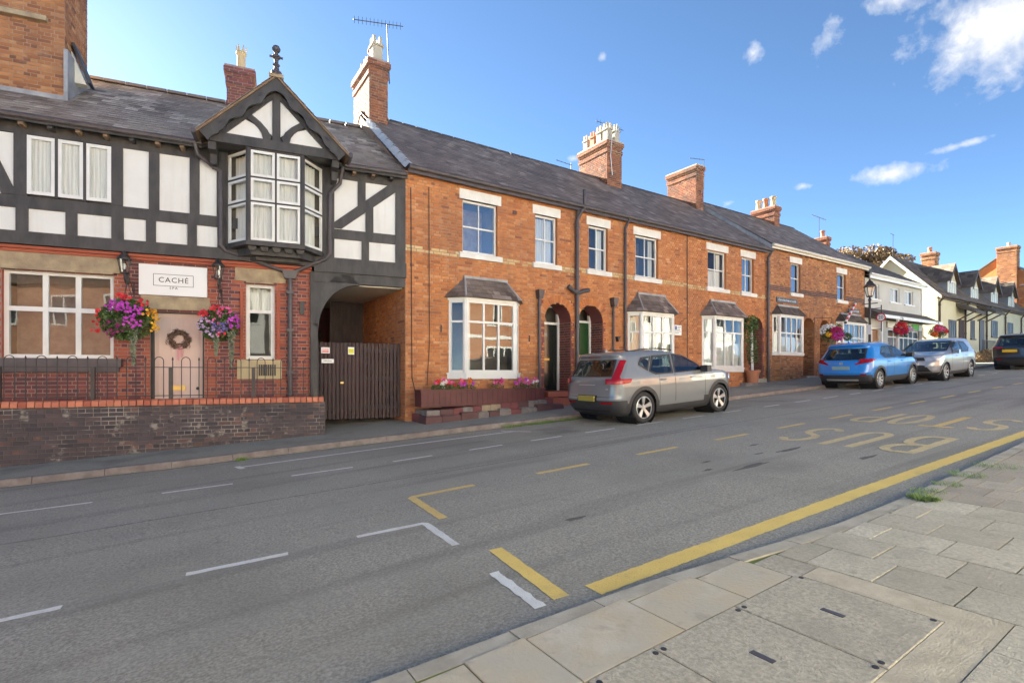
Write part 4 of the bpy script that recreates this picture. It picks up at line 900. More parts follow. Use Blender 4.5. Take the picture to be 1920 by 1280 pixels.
# covered passage
arc = [(-2.18 + .92 * (1 - math.cos(a)), 2.75 + 1.2 * math.sin(a)) for a in [k * math.pi / 2 / 12 for k in range(13)]]; arc2 = [(-2.0 + .92 * (1 - math.cos(a)), 2.65 + 1.05 * math.sin(a)) for a in [k * math.pi / 2 / 12 for k in range(13)]]
q = MB(); v = []; f = []
for (a, b), (c, d) in zip(arc, arc2):
    for yy in (.0, .16): v += [(a, yy, min(b, 3.95)), (c, yy, d)]
for k in range(12):
    i = 4 * k; f += [(i, i + 4, i + 5, i + 1), (i + 2, i + 3, i + 7, i + 6), (i, i + 2, i + 6, i + 4), (i + 1, i + 5, i + 7, i + 3)]
q.add(v, f); q.obj('arched_brace', 'timber', TH, world=False)
q = MB(); q.prism([(x, .02, z) for x, z in [(-2.18, 3.95)] + [(a, min(b, 3.95)) for a, b in arc[::-1]]], (0, .1, 0)); q.obj('spandrel_board', 'timber', TH, world=False)
tb('passage_post', 'timber', (-2.178, -2.02, .0, .17, .3, 2.76)); tb('passage_head', 'timber', (-2.1, .0, .0, .12, 3.72, 3.95))
tb('passage_ceiling', 'cream_paint', (-2.17, -.02, .2, 5.0, 3.70, 3.74)); tb('passage_back_wall', 'brick_plum', (-1.62, .5, 4.9, 5.1, .2, 3.72), (-2.2, -1.62, 4.9, 5.1, 2.95, 3.72))
tb('inner_door', 'door_red', (-1.15, -.35, 3.2, 3.26, .45, 2.1)); tb('passage_shade_screen', 'gate', (-1.5, .1, 3.27, 3.3, .45, 3.7)); q = MB(); q.lathe([(.001, -.03), (.035, -.02), (.02, 0)], (-.85, 3.2, 1.62), 8, axis='y'); q.lathe([(.001, -.03), (.035, -.02), (.02, 0)], (-.72, 3.2, 1.62), 8, axis='y'); q.obj('brass_knob', 'brass', TH, world=False)  # screen behind the red door: the passage's shade is put into its colour
OB = bthing('outbuilding', 'brick outbuilding seen through the covered passage', 'outbuilding', (-3, 8.5, 0)); q = LB(); q.box(-5, -1.2, 8.5, 10.5, 0, 3.0); q.put().obj('wall', 'brick_plum', OB); q = LB(); q.prism([(-5.1, 8.3, 3.0), (-1.1, 8.3, 3.0), (-1.1, 9.5, 3.8), (-5.1, 9.5, 3.8)], (0, 0, .08)); q.put().obj('roof', 'slate', OB)
# chimneys of the timbered house
chimney(TH, -4.16, -3.52, 3.25, 3.85, 8.5, 9.93, 'brick_plum', [(-3.82, 3.5, .72, .13, 'pot_buff', 'crown')], world=False)
q = MB(); q.box(-10.2, -7.03, 1.22, 2.6, 6.8, 12.2); q.obj('great_stack', 'mortar', TH, world=False)
brickwall(TH, (-10.2, 1.2), (-7.02, 1.2), 7.2, 12.2, (), 'brick2', 'mortar', 0, None, world=False); brickwall(TH, (-7.02, 1.2), (-7.02, 2.6), 7.6, 12.2, (), 'brick2', 'mortar', 0, None, world=False)
tb('stone_ledge', 'sandstone', (-10.2, -7.3, 1.08, 1.25, 8.98, 9.08)); tb('stone_ledge', 'sandstone', (-10.2, -7.75, 1.08, 1.25, 9.42, 9.54)); tb('lead_apron', 'lead', (-10.2, -7.0, 1.15, 1.21, 7.36, 7.50)); tb('lead_apron', 'lead', (-7.03, -6.96, 1.15, 2.6, 7.4, 8.5))
q = MB(); q.prism([(-7.0, 1.5, 8.85), (-6.95, 1.5, 8.85), (-6.66, 1.5, 8.02), (-6.72, 1.5, 8.02)], (0, .3, 0)); q.obj('side_verge', 'timber', TH, world=False); q = MB(); q.prism([(-7.02, 1.56, 8.7), (-6.75, 1.56, 8.0), (-7.02, 1.56, 8.0)], (0, .2, 0)); q.obj('side_gable', 'cream_paint', TH, world=False)
# ------------------------------------------------------------------ things in front of the timbered house
sg = bthing('shop_sign', 'white shop sign board reading CACHÉ SPA above the pink door', 'sign', (-4.86, .1, 3.23))
q = LB(); q.box(-5.47, -4.25, .06, .11, 3.23, 3.86); q.put().obj('board', 'sign_white', sg)
q = LB(); e = .008
for a in ((-5.22, -4.50, 3.665, 3.665 + e), (-5.22, -4.50, 3.425, 3.425 + e), (-5.22, -5.22 + e, 3.433, 3.665), (-4.50 - e, -4.50, 3.433, 3.665)): q.box(a[0], a[1], .054, .058, a[2], a[3])
q.put().obj('printed_frame', 'ink', sg)
lettering(sg, 'CACHÉ', .15, (.0, -.048, .318), 0, 'ink', 1.15); lettering(sg, 'SPA', .075, (.0, -.048, .155), 0, 'ink', 1.35)
def wall_lantern(x, label):
    t = bthing('wall_lantern', label, 'lantern', (x, .1, 3.5), 'wall lanterns beside the shop sign')
    q = LB(); q.box(x - .03, x + .03, .06, .115, 3.42, 3.66); q.tube([(x, .07, 3.5), (x, -.05, 3.44), (x, -.13, 3.5), (x, -.14, 3.6)], .014, 6); q.put().obj('bracket', 'black_iron', t)
    q = LB(); c = (x, -.14, 0)
    for k in range(6):
        a = k * math.pi / 3 + .5; q.tube([(x + .065 * math.cos(a), -.14 + .065 * math.sin(a), 3.62), (x + .115 * math.cos(a), -.14 + .115 * math.sin(a), 3.88)], .007, 4)
    q.lathe([(.075, 3.60), (.075, 3.625), (.001, 3.626)], c, 6); q.lathe([(.128, 3.875), (.128, 3.90), (.09, 3.94), (.05, 3.99), (.06, 4.0), (.025, 4.03), (.001, 4.07)], c, 12); q.put().obj('lantern_frame', 'black_iron', t)
    q = LB(); q.lathe([(.062, 3.625), (.110, 3.875)], c, 6); q.put().obj('lantern_glass', 'glass_lamp', t)
    q = LB(); q.lathe([(.001, 3.68), (.03, 3.70), (.035, 3.75), (.02, 3.80), (.001, 3.81)], c, 8); q.put().obj('bulb', 'sign_white', t, smooth=True)
wall_lantern(-5.67, 'black wall lantern left of the white shop sign'); wall_lantern(-4.02, 'black wall lantern right of the white shop sign')
def hanging_basket(name, label, bm, c, rx, rz, groups, trails, hook, leafn=900, group='flower baskets hung along the street', wall=None, arm=None):
    t = thing(name, label, 'basket', tuple(bm @ Vector(c)), 0, group)
    def done(q, nm, m, **k): q.v = [tuple(bm @ Vector(p)) for p in q.v]; return q.obj(nm, m, t, **k)
    q = MB(); q.lathe([(.001, -.26), (.12, -.23), (.19, -.12), (.21, 0), (.19, 0)], c, 14); done(q, 'basket', 'bark')
    q = MB()
    for k in range(3):
        a = k * 2.09 + .4; q.tube([(c[0] + .2 * math.cos(a), c[1] + .2 * math.sin(a), c[2]), (c[0], c[1], hook[2] - .02)], .006, 4)
    done(q, 'chain', 'black_iron')
    if arm: q = MB(); q.tube(arm, .014, 5); q.obj('bracket', 'black_iron', t)
    if wall is not None:
        q = MB(); q.tube([(hook[0], wall, hook[2] - .25), (hook[0], wall, hook[2] + .05), (hook[0], c[1] - .03, hook[2])], .012, 5); q.tube([(hook[0], wall, hook[2] - .2), (hook[0], (wall + c[1]) / 2, hook[2] + .02)], .008, 5); done(q, 'bracket', 'black_iron')
    q = MB(); rb_ = random.Random(int(leafn + c[0] * 10))
    for _ in range(9):
        a_ = rb_.uniform(0, 6.28); k_ = rb_.uniform(.25, .72); leafcloud(q, (c[0] + rx * k_ * math.cos(a_), c[1] + rb_.uniform(-.15, .15), c[2] + .02 + rz * k_ * math.sin(a_)), (rx * .42, rx * .36, rz * .42), leafn // 9, .038, surf=.5)
    leafcloud(q, (c[0], c[1] + .02, c[2] + .0), (rx * .96, rx * .66, rz * .98), leafn // 2, .036, surf=.18); done(q, 'foliage', 'leaf', kind='stuff')
    for mk, dx, dz, sx, sz, n, size in groups:
        pts = []
        for _ in range(n):
            a = R2(0, 6.28); r = math.sqrt(R2(0, 1)); x = dx + sx * r * math.cos(a); z = dz + sz * r * math.sin(a)
            yy = -math.sqrt(max(.05, 1 - (x / (rx * 1.1)) ** 2 - (z / (rz * 1.15)) ** 2)) * rx * .66
            pts.append((c[0] + x, c[1] + yy + R2(-.04, .03), c[2] + z))
        q = MB(); blossoms(q, pts, size); done(q, 'blossom', 'fl_' + mk, kind='stuff')
    for dx, ln, w in trails:
        q = MB()
        for _ in range(int(ln * 900)):
            u = R2(0, 1); ww = w * (1 - u * .8); p = (c[0] + dx + R2(-ww, ww), c[1] - .1 + R2(-ww, ww), c[2] - .12 - u * ln); leafcloud(q, p, (.01, .01, .01), 1, .022)
        done(q, 'trailing_foliage', 'leaf_grey', kind='stuff')
    return t
hanging_basket('hanging_basket', 'overflowing flower basket, magenta, red and yellow, left of the pink door', BM, (-5.56, -.42, 2.66), .48, .42,
    [('red', -.05, .44, .14, .08, 13, 0.037), ('red', .28, .34, .10, .07, 9, 0.037), ('red', -.45, .0, .08, .18, 13, 0.033), ('red', -.48, -.2, .08, .08, 7, 0.033), ('magenta', -.10, .24, .22, .10, 44, 0.028), ('magenta', .10, .14, .22, .16, 44, 0.028), ('magenta', .14, -.08, .16, .12, 24, 0.028), ('yellow', .44, .08, .14, .14, 24, 0.030), ('yellow', .46, -.16, .10, .10, 12, 0.030), ('plum', -.18, -.2, .18, .18, 32, 0.027), ('orange', .46, .14, .10, .06, 6, 0.026)],
    [(.12, .78, .085)], (-5.56, -.42, 3.42), 2300, wall=.1)
hanging_basket('hanging_basket', 'flower basket with red, pink and mauve petunias right of the pink door', BM, (-3.97, -.42, 2.62), .39, .36,
    [('red', -.28, .22, .09, .12, 13, 0.035), ('red', -.04, .32, .14, .06, 12, 0.035), ('pink', .10, .26, .13, .12, 19, 0.030), ('magenta', .28, .08, .13, .18, 32, 0.030), ('mauve', -.24, -.04, .15, .18, 29, 0.028), ('violet', .0, -.06, .2, .12, 48, 0.020), ('mauve', -.1, -.2, .14, .08, 12, 0.028), ('red', .04, -.19, .09, .05, 7, 0.035), ('pink', -.08, .06, .2, .1, 6, 0.027)],
    [(-.05, .55, .07), (.23, .78, .075)], (-3.97, -.42, 3.36), 1500, wall=.1)
wr = bthing('door_wreath', 'dried twig wreath with pink gingham ribbon on the pink door', 'wreath', (-4.78, .25, 2.3))
q = LB(); rr = random.Random(3)
for _ in range(520):
    a = rr.uniform(0, 6.28); r = .155 + rr.gauss(0, .028); p = Vector((-4.79 + r * math.cos(a), .255 + rr.gauss(0, .015), 2.33 + r * math.sin(a))); d = Vector((-math.sin(a) + rr.gauss(0, .6), rr.gauss(0, .35), math.cos(a) + rr.gauss(0, .6))).normalized() * .05; e = d.cross(Vector((0, 1, 0))).normalized() * .007
    q.add([p - d, p + e, p + d, p - e], [(0, 1, 2, 3)], rr.random())
q.put().obj('twig_ring', 'wreath', wr, kind='stuff')
q = LB(); q.prism([(-4.83, .245, 2.2), (-4.78, .245, 2.21), (-4.79, .24, 1.86), (-4.83, .24, 1.90)], (0, .006, 0)); q.prism([(-4.78, .243, 2.2), (-4.73, .243, 2.19), (-4.72, .24, 1.96), (-4.76, .24, 1.93)], (0, .006, 0)); q.put().obj('ribbon', 'ribbon', wr)
# boundary wall, coping and railings
BW = thing('boundary_wall', 'low dark brick boundary wall with orange bullnose coping beside the footway', 'wall', (4.88, 12.2, 0), BRZ)
brickwall(BW, (XL, -.85), (-1.92, -.85), -.55, .985, (), 'brick_wall', 'mortar_dark', 300, None, world=False, course=.079, bl=.232, bond=3); brickwall(BW, (-1.92, -.85), (-1.92, -.58), -.2, .985, (), 'brick_wall', 'mortar_dark', 0, None, world=False, course=.079, bl=.232, bond=3)
q = MB(); q.box(XL, -1.935, -.835, -.56, -.6, .985); q.obj('wall_core', 'mortar_dark', BW, world=False)
q = MB(); pr = [(-.885, .0), (-.885, .07), (-.868, .098), (-.84, .112), (-.60, .112), (-.57, .098), (-.555, .07), (-.555, 0)]
q.prism([(.004, y, z) for y, z in pr], (.102, 0, 0)); cm = [None] * 6
for i in range(6): q.a = [(i + .5) / 6] * len(q.f); cm[i] = q.mesh('coping_brick', mat('coping brick %d' % i, None, rough=.85, bump=.4, ramp=[(0, (.36, .10, .06)), (1, (.62, .23, .13))]) if i == 0 else cm[0].materials[0])
x = XL
while x < -1.95:
    o = link('coping_brick', random.choice(cm), BW, (x, R2(-.004, .004), .99 + R2(-.003, .004))); x += .116
RL_ = bthing('railings', 'black hoop top iron railings standing on the low boundary wall', 'railings', (-5.5, -.72, 1.1))
q = LB(); q.box(XL, -1.98, -.735, -.705, 1.715, 1.73); q.put().obj('rail', 'black_iron', RL_); q = LB(); q.box(XL, -1.98, -.735, -.705, 1.16, 1.175); q.put().obj('rail', 'black_iron', RL_)
x = XL + .05; i = 0
while x < -2.3:
    q = LB(); q.tube([(x, -.72, 1.12), (x, -.72, 1.84)] + [(x + .075 - .075 * math.cos(a), -.72, 1.84 + .085 * math.sin(a)) for a in [k * math.pi / 8 for k in range(1, 8)]] + [(x + .15, -.72, 1.84), (x + .15, -.72, 1.12)], .0085, 6); q.put().obj('hoop_bar', 'black_iron', RL_)
    q = LB(); xx = x + .30; q.tube([(xx, -.72, 1.12), (xx, -.72, 1.86)], .0085, 6); q.lathe([(.001, 1.85), (.016, 1.865), (.016, 1.89), (.001, 1.93)], (xx, -.72, 0), 8); q.put().obj('spike_bar', 'black_iron', RL_); x += .45
for x in (-8.75, -7.37, -6.02, -4.78, -3.32, -2.12):
    q = LB(); q.box(x - .032, x + .032, -.752, -.688, 1.09, 1.72); q.put().obj('post', 'black_iron', RL_)
# gate with its notices
GT = bthing('wooden_gate', 'dark wooden slatted gate closing the covered passage', 'gate', (-1.05, .3, .5)); zg = .50
n = 22; w = 2.0 / n
for i in range(n):
    x = -2.05 + i * w; q = LB(); q.box(x + .010, x + w - .012, .30 + R2(-.003, .003), .325, zg + R2(0, .015), 2.34 + R2(-.01, .01)); q.put().obj('slat', 'gate', GT)
for z in (.72, 1.42, 2.12): q = LB(); q.box(-2.05, -.05, .327, .37, z, z + .11); q.put().obj('rail', 'gate', GT)
for s in ((-2.0, .8, -1.08, 2.12), (-.1, .8, -1.02, 2.12)):
    q = LB(); d = Vector((s[2] - s[0], 0, s[3] - s[1])).normalized(); nn = Vector((-d.z, 0, d.x)) * .05; a = Vector((s[0], .372, s[1])); b = Vector((s[2], .372, s[3])); q.prism([tuple(a - nn), tuple(b - nn), tuple(b + nn), tuple(a + nn)], (0, .03, 0)); q.put().obj('brace', 'gate', GT)
q = LB(); q.box(-1.5, -1.42, .275, .298, 1.36, 1.40); q.put().obj('latch', 'brass', GT)
def notice(label, x0, x1, z0, z1, bands, face='sign_white'):
    t = bthing('notice', label, 'sign', ((x0 + x1) / 2, .29, z0)); q = LB(); q.box(x0, x1, .285, .296, z0, z1); q.put().obj('plate', face, t)
    for a, b, c, d, m in bands: q = LB(); q.box(x0 + a, x0 + b, .281, .2845, z0 + c, z0 + d); q.put().obj('print', m, t)
notice('small white notice with faded red print on the gate', -1.93, -1.74, 2.08, 2.22, [(.02, .17, .015, .065, 'sign_pink'), (.02, .17, .075, .088, 'sign_pink'), (.02, .17, .10, .115, 'sign_pink')])
notice('yellow and white notice on the middle of the gate', -1.32, -1.175, 2.06, 2.235, [(.015, .130, .02, .14, 'sign_yellow'), (.03, .115, .115, .122, 'ink'), (.03, .115, .08, .090, 'ink')])
notice('long white notice below the red print notice on the gate', -1.92, -1.645, 1.85, 1.945, [(.04, .235, .040, .048, 'ink'), (.06, .12, .054, .060, 'ink'), (.15, .22, .056, .062, 'ink')])
# ------------------------------------------------------------------ the orange brick terrace
Y0 = 12.2
def sash(h, x0, x1, z0, z1, X0, X1, lint=True, gm='glass_sky', cols=(0, .5, 1), curt=(), big=.0, m='white', lz=.26, reveal='brick', meet=True):
    """sash window with painted stone lintel and sill in the wall face X0..X1"""
    window(h, (X0, Y0), (X1, Y0), x0 - X0, x1 - X0, z0, z1, cols, (0, .5, 1), .055, .026, .10, m, True, reveal, True, [(a - X0, b - X0, c, d, k) for a, b, c, d, k in curt], .06, meet, gm)
    q = MB(); q.box(x0 - .10, x1 + .11, Y0 - .012, Y0 + .1, z1, z1 + lz); q.obj('lintel', 'stone_white', h)
    q = MB(); q.prism([(x0 - .11, Y0 + .1, z0), (x0 - .11, Y0 - .05, z0 - .02), (x0 - .11, Y0 - .07, z0 - .05), (x0 - .11, Y0 - .07, z0 - .17), (x0 - .11, Y0 + .1, z0 - .17)], (x1 - x0 + .23, 0, 0)); q.obj('sill', 'stone_white', h)
def bay_window(h, x0, x1, d, zb, z0, z1, cols, roof_top, trans=.7, curt=(), brick='brick', fw=.07, side_cols=1, rm='slate', over=.15, apron=.16, lines=None, bm='mortar'):
    pts = [(x0, Y0), (x0 + d, Y0 - d), (x1 - d, Y0 - d), (x1, Y0)]
    for i, (A, B) in enumerate(zip(pts[:-1], pts[1:])):
        Lg = (Vector(B) - Vector(A)).length; nc = cols if i == 1 else side_cols
        w = window(h, A, B, 0, Lg, z0 + apron, z1, [k / nc for k in range(nc + 1)], (0, trans, 1), fw, .055, .0, 'white', True, None, False, (), .07)
        q = MB(); fbox(q, A, B, -.03, Lg + .03, z0, z0 + apron, -.08, .045); fbox(q, A, B, -.04, Lg + .04, z0 + apron - .035, z0 + apron, -.08, .065); q.obj('bay_apron', 'white', h)
        q = MB(); fbox(q, A, B, -.02, Lg + .02, z1, z1 + .07, -.08, .03); q.obj('bay_head', 'white', h)
        if i < 2 or True: brickwall(h, A, B, zb, z0, (), brick, bm, 0)
        for a, b, c, e, mk in (curt if i == 1 else ([(0.05, .95, 0.02, .98, lines[0])] if (lines and i != 1) else [])):
            q = MB(); curtain(q, A, B, a * Lg, b * Lg, z0 + apron + c * (z1 - z0 - apron), z0 + apron + e * (z1 - z0 - apron), -.14); q.obj('curtain', mk, h, smooth=True)
    for p in pts[1:3]:
        q = MB(); q.lathe([(.075, z0 + apron), (.075, z1)], (p[0], p[1] + .045, 0), 8); q.obj('bay_post', 'white', h)
    q = MB(); e = 0.0; bk = Y0 + .55
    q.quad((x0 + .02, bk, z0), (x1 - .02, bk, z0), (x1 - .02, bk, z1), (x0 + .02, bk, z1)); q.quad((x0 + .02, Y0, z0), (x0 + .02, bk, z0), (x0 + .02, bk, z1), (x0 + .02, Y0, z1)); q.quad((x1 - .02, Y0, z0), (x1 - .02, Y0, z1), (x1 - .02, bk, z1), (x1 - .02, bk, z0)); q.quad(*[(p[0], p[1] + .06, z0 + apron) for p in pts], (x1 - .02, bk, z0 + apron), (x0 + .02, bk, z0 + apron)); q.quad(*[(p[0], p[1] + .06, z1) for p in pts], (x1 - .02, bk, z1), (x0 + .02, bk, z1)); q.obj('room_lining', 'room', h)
    # hipped slate roof
    lo = [(x0 - over, Y0), (x0 + d - over * .6, Y0 - d - over), (x1 - d + over * .6, Y0 - d - over), (x1 + over, Y0)]; zr = z1 + .06; tin = d + .12
    hi = [(x0 + tin, Y0), (x0 + tin, Y0 - .03), (x1 - tin, Y0 - .03), (x1 - tin, Y0)]
    q = MB()
    for i in range(3): q.quad((*lo[i], zr), (*lo[i + 1], zr), (*hi[i + 1], roof_top), (*hi[i], roof_top))
    q.quad(*[(*p, zr - .002) for p in lo]); q.obj('bay_roof', rm, h)
    for i in range(3):
        A, B = Vector((*lo[i], zr)), Vector((*lo[i + 1], zr)); C, D = Vector((*hi[i + 1], roof_top)), Vector((*hi[i], roof_top)); U = (B - A).normalized()
        Dv = D - A; V = (Dv - U * Dv.dot(U)); vl = V.length; V = V / vl; uD = Dv.dot(U); uC = (C - A).dot(U); Lg = (B - A).length
        slates(h, A + Vector((0, 0, .004)), U, V, 0, Lg, vl, rm, 0, w=.2, g=.15, ends=lambda v: (uD * v / vl, Lg + (uC - Lg) * v / vl))
        for (p, r) in ((lo[i], hi[i]), ):
            if i: q = MB(); q.tube([(*p, zr + .02), (*r, roof_top + .01)], .028, 6); q.obj('hip_lead', 'lead' if rm == 'slate' else rm, h)
    q = MB(); q.box(x0 + tin - .04, x1 - tin + .04, Y0 - .09, Y0 - .002, roof_top - .02, roof_top + .05); q.obj('lead_flashing', 'lead', h)
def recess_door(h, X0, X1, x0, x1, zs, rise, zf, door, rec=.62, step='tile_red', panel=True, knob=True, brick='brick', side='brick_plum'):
    """arched doorway: brick jambs, painted frame, door with fanlight"""
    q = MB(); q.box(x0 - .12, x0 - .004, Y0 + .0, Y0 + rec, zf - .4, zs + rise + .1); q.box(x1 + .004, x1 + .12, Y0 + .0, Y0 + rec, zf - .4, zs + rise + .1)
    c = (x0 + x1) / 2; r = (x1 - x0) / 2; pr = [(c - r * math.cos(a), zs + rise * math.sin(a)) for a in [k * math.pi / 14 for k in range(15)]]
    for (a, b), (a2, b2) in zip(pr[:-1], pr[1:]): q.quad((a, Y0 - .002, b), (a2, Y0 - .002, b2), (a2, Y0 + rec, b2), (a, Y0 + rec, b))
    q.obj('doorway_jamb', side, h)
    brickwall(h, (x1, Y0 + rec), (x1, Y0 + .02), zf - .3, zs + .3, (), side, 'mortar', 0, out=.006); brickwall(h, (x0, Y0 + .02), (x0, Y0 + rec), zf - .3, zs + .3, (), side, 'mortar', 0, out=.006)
    arch_ring(h, (X0, Y0), (X1, Y0), c - X0, zs, r, rise, brick)
    yd = Y0 + rec; top = zs + .38 * rise; dz = zf + 2.02
    q = MB()
    for a, b, z0_, z1_ in ((x0, x0 + .075, zf, zs + rise), (x1 - .075, x1, zf, zs + rise), (x0 + .075, x1 - .075, dz, dz + .07), (x0 + .075, x1 - .075, zs + rise - .06, zs + rise)): q.box(a, b, yd - .07, yd + .03, z0_, z1_)
    fr = q.obj('door_frame', 'white', h)
    q = MB(); q.quad((x0 + .07, yd - .01, dz + .06), (x1 - .07, yd - .01, dz + .06), (x1 - .07, yd - .01, zs + rise), (x0 + .07, yd - .01, zs + rise)); q.obj('fanlight_pane', 'glass', fr)
    q = MB(); q.box(x0 - .1, x1 + .1, yd + .25, yd + .3, zf - .3, zs + rise + .1); q.obj('hall_back', 'room', fr)
    q = MB(); q.box(x0 + .075, x1 - .075, yd - .03, yd + .02, zf, dz); do = q.obj('door', door, h)
    if panel:
        w = (x1 - x0 - .15)
        for a, b in ((.10, .44), (.56, .90)):
            for c0, c1 in ((.08, .40), (.50, .93)):
                q = MB(); xa, xb = x0 + .075 + w * a, x0 + .075 + w * b; za, zb = zf + 2.02 * c0, zf + 2.02 * c1
                for e in ((xa, xb, za, za + .03), (xa, xb, zb - .03, zb), (xa, xa + .03, za + .03, zb - .03), (xb - .03, xb, za + .03, zb - .03)): q.box(e[0], e[1], yd - .045, yd - .031, e[2], e[3])
                q.obj('panel_moulding', door, do)
    q = MB(); q.box(c - .12, c + .12, yd - .05, yd - .032, zf + .92, zf + .99); q.obj('letterbox', 'brass', do); q = MB(); q.lathe([(.001, -.05), (.03, -.045), (.032, -.02), (.015, 0)], (x0 + .17, yd - .03, zf + 1.42), 8, axis='y'); q.obj('knocker', 'brass', do)
    q = MB(); q.box(x0 - .003, x1 + .003, Y0 - .18, yd - .01, zf - .16, zf - .005); q.box(x0 - .25, x1 + .25, Y0 - .42, Y0 - .18, zf - .5, zf - .18); q.obj('door_step', step, h)
def roof_part(h, X0, X1, ze, zr, yr, m='slate', parts=0, back=True, ridge='slate', over=.22, gut='pipe', w=.26, g=.21):
    O = Vector((X0, Y0 - over, ze)); V = Vector((0, yr - Y0 + over, zr - ze)); vl = V.length
    slates(h, O, (1, 0, 0), V, 0, X1 - X0, vl, m, parts, w=w, g=g)
    q = MB(); e = .006; q.quad((X0, Y0 - over, ze - e), (X1, Y0 - over, ze - e), (X1, yr, zr - e), (X0, yr, zr - e)); q.quad((X0, yr, zr - e), (X1, yr, zr - e), (X1, 2 * yr - Y0 + over, ze - e), (X0, 2 * yr - Y0 + over, ze - e))
    q.quad((X0, Y0 - over, ze - e), (X1, Y0 - over, ze - e), (X1, Y0 + .02, ze - .05), (X0, Y0 + .02, ze - .05)); q.obj('roof', m, h)
    x = X0
    while x < X1 - .05:
        q = MB(); b = min(x + .44, X1); q.prism([(x + .001, yr - .13, zr - .07), (x + .001, yr, zr + .055), (x + .001, yr + .13, zr - .07)], (b - x - .002, 0, 0)); q.obj('ridge_tile', 'tile_dark', h); x += .45
    q = MB(); q.tube([(X0, Y0 - over - .03, ze - .03), (X1, Y0 - over - .03, ze - .03)], .06, 8); q.box(X0, X1, Y0 - over + .02, Y0 - over + .05, ze - .16, ze - .012); q.obj('gutter', gut, h)
    # shell so that no sunlight leaks through the house
    yb = 2 * yr - Y0; q = MB(); q.quad((X0 + .02, yb, -.5), (X1 - .02, yb, -.5), (X1 - .02, yb, ze), (X0 + .02, yb, ze))
    for x in (X0 + .01, X1 - .01): q.quad((x, Y0 + .02, -.5), (x, yb, -.5), (x, yb, ze - .1), (x, yr, zr - .1), (x, Y0 + .02, ze - .1))
    q.quad((X0 + .02, Y0 + .95, -.5), (X1 - .02, Y0 + .95, -.5), (X1 - .02, Y0 + .95, ze), (X0 + .02, Y0 + .95, ze)); q.obj('rear_shell', 'mortar', h)
XA, XB1, XC, XD, XE, XF = 4.88, 10.31, 15.56, 20.64, 24.6, 29.25
ZE, ZR, YR = 6.66, 9.52, 15.8
def bandmat(base, band, z0, z1): return lambda s, z, w: band if z0 < z < z1 else base
bm1 = lambda s, z, w: ('brick_band' if 4.66 < z < 4.81 and random.random() < .9 else 'brick')
# first house
H1 = thing('terraced_house', 'orange brick terraced house with black door and white bay above a flower trough', 'house', (XA, Y0, 0), group='houses of the orange brick terrace')
o1 = [('r', 6.48 - XA, 7.56 - XA, 4.81, 6.20), ('r', 8.84 - XA, 9.64 - XA, 4.81, 6.20), ('a', 9.16 - XA, 10.16 - XA, .6, 3.16, .53), ('r', 6.1 - XA, 8.22 - XA, .4, 3.6)]
brickwall(H1, (XA, Y0), (XB1, Y0), .0, ZE, o1, 'brick', 'mortar', 300, bm1)
brickwall(H1, (XA, Y0 + 5.), (XA, Y0), .2, 6.0, (), 'brick', 'mortar', 0, None, name='side_wall')
sash(H1, 6.48, 7.56, 4.81, 6.20, XA, XB1, curt=((6.5, 6.62, 4.85, 6.15, 'curtain'),)); sash(H1, 8.84, 9.64, 4.81, 6.20, XA, XB1, curt=((8.88, 9.6, 4.85, 6.15, 'net'),))
bay_window(H1, 6.07, 8.25, .335, .5, 1.46, 3.50, 3, 4.12, .72, curt=((.0, .12, 0, 1, 'net'),))
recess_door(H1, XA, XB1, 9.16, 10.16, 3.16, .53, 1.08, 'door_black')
roof_part(H1, XA, XB1, ZE, ZR, YR, parts=300)
chimney(H1, 4.93, 5.50, 15.1, 16.65, 8.6, 10.83, 'brick_soot', [(5.22, 15.35, .78, .15, 'pot_white', 'sq'), (5.22, 15.72, .62, .13, 'terracotta', 'round'), (5.22, 16.05, .5, .13, 'pot_white', 'sq'), (5.22, 16.4, .5, .13, 'terracotta', 'round')])
q = MB(); n = 14; vL = Vector((0, YR - Y0 + .1, ZR - ZE))
for i in range(n):
    a = i / n; b = (i + 1) / n; y0_, y1_ = Y0 - .2 + 3.1 * a, Y0 - .2 + 3.1 * b; z0_, z1_ = ZE + .03 + 2.34 * a, ZE + .03 + 2.34 * b
    q.add([(XA - .08, y0_, z0_ - .10), (XA + .03, y0_, z0_ + .04 + .015 * (i % 2)), (XA + .03, y1_ + .03, z1_ + .04 + .015 * (i % 2)), (XA - .08, y1_ + .03, z1_ - .10), (XA + .12, y0_, z0_ + .03), (XA + .12, y1_ + .03, z1_ + .03)], [(0, 1, 2, 3), (1, 4, 5, 2)])
q.obj('lead_flashing', 'lead_pale', H1)
pipe_run(H1, [(8.93, Y0 - .07, 3.75), (8.93, Y0 - .07, .75)], .042); q = MB(); q.prism([(8.83, Y0 - .2, 4.0), (9.03, Y0 - .2, 4.0), (8.99, Y0 - .17, 3.75), (8.87, Y0 - .17, 3.75)], (0, .19, 0)); q.obj('hopper_head', 'pipe', H1)
q = MB(); q.tube([(5.5, Y0 - .03, 6.3), (5.52, Y0 - .025, 2.4), (5.45, Y0 - .03, 1.3)], .010, 5); q.tube([(5.02, Y0 - .02, 6.2), (5.05, Y0 - .02, 1.5), (5.2, Y0 - .02, .9)], .012, 5); q.obj('service_cable', 'black_iron', H1)
q = MB(); q.box(8.05, 8.17, Y0 - .03, Y0, 6.05, 6.15); q.obj('air_brick', 'brick_blue', H1)
for x, z in ((5.85, 2.75), (8.62, 2.6)):
    q = MB(); q.box(x - .015, x + .015, Y0 - .02, Y0, z - .09, z + .09); q.obj('wall_tie', 'black_iron', H1)
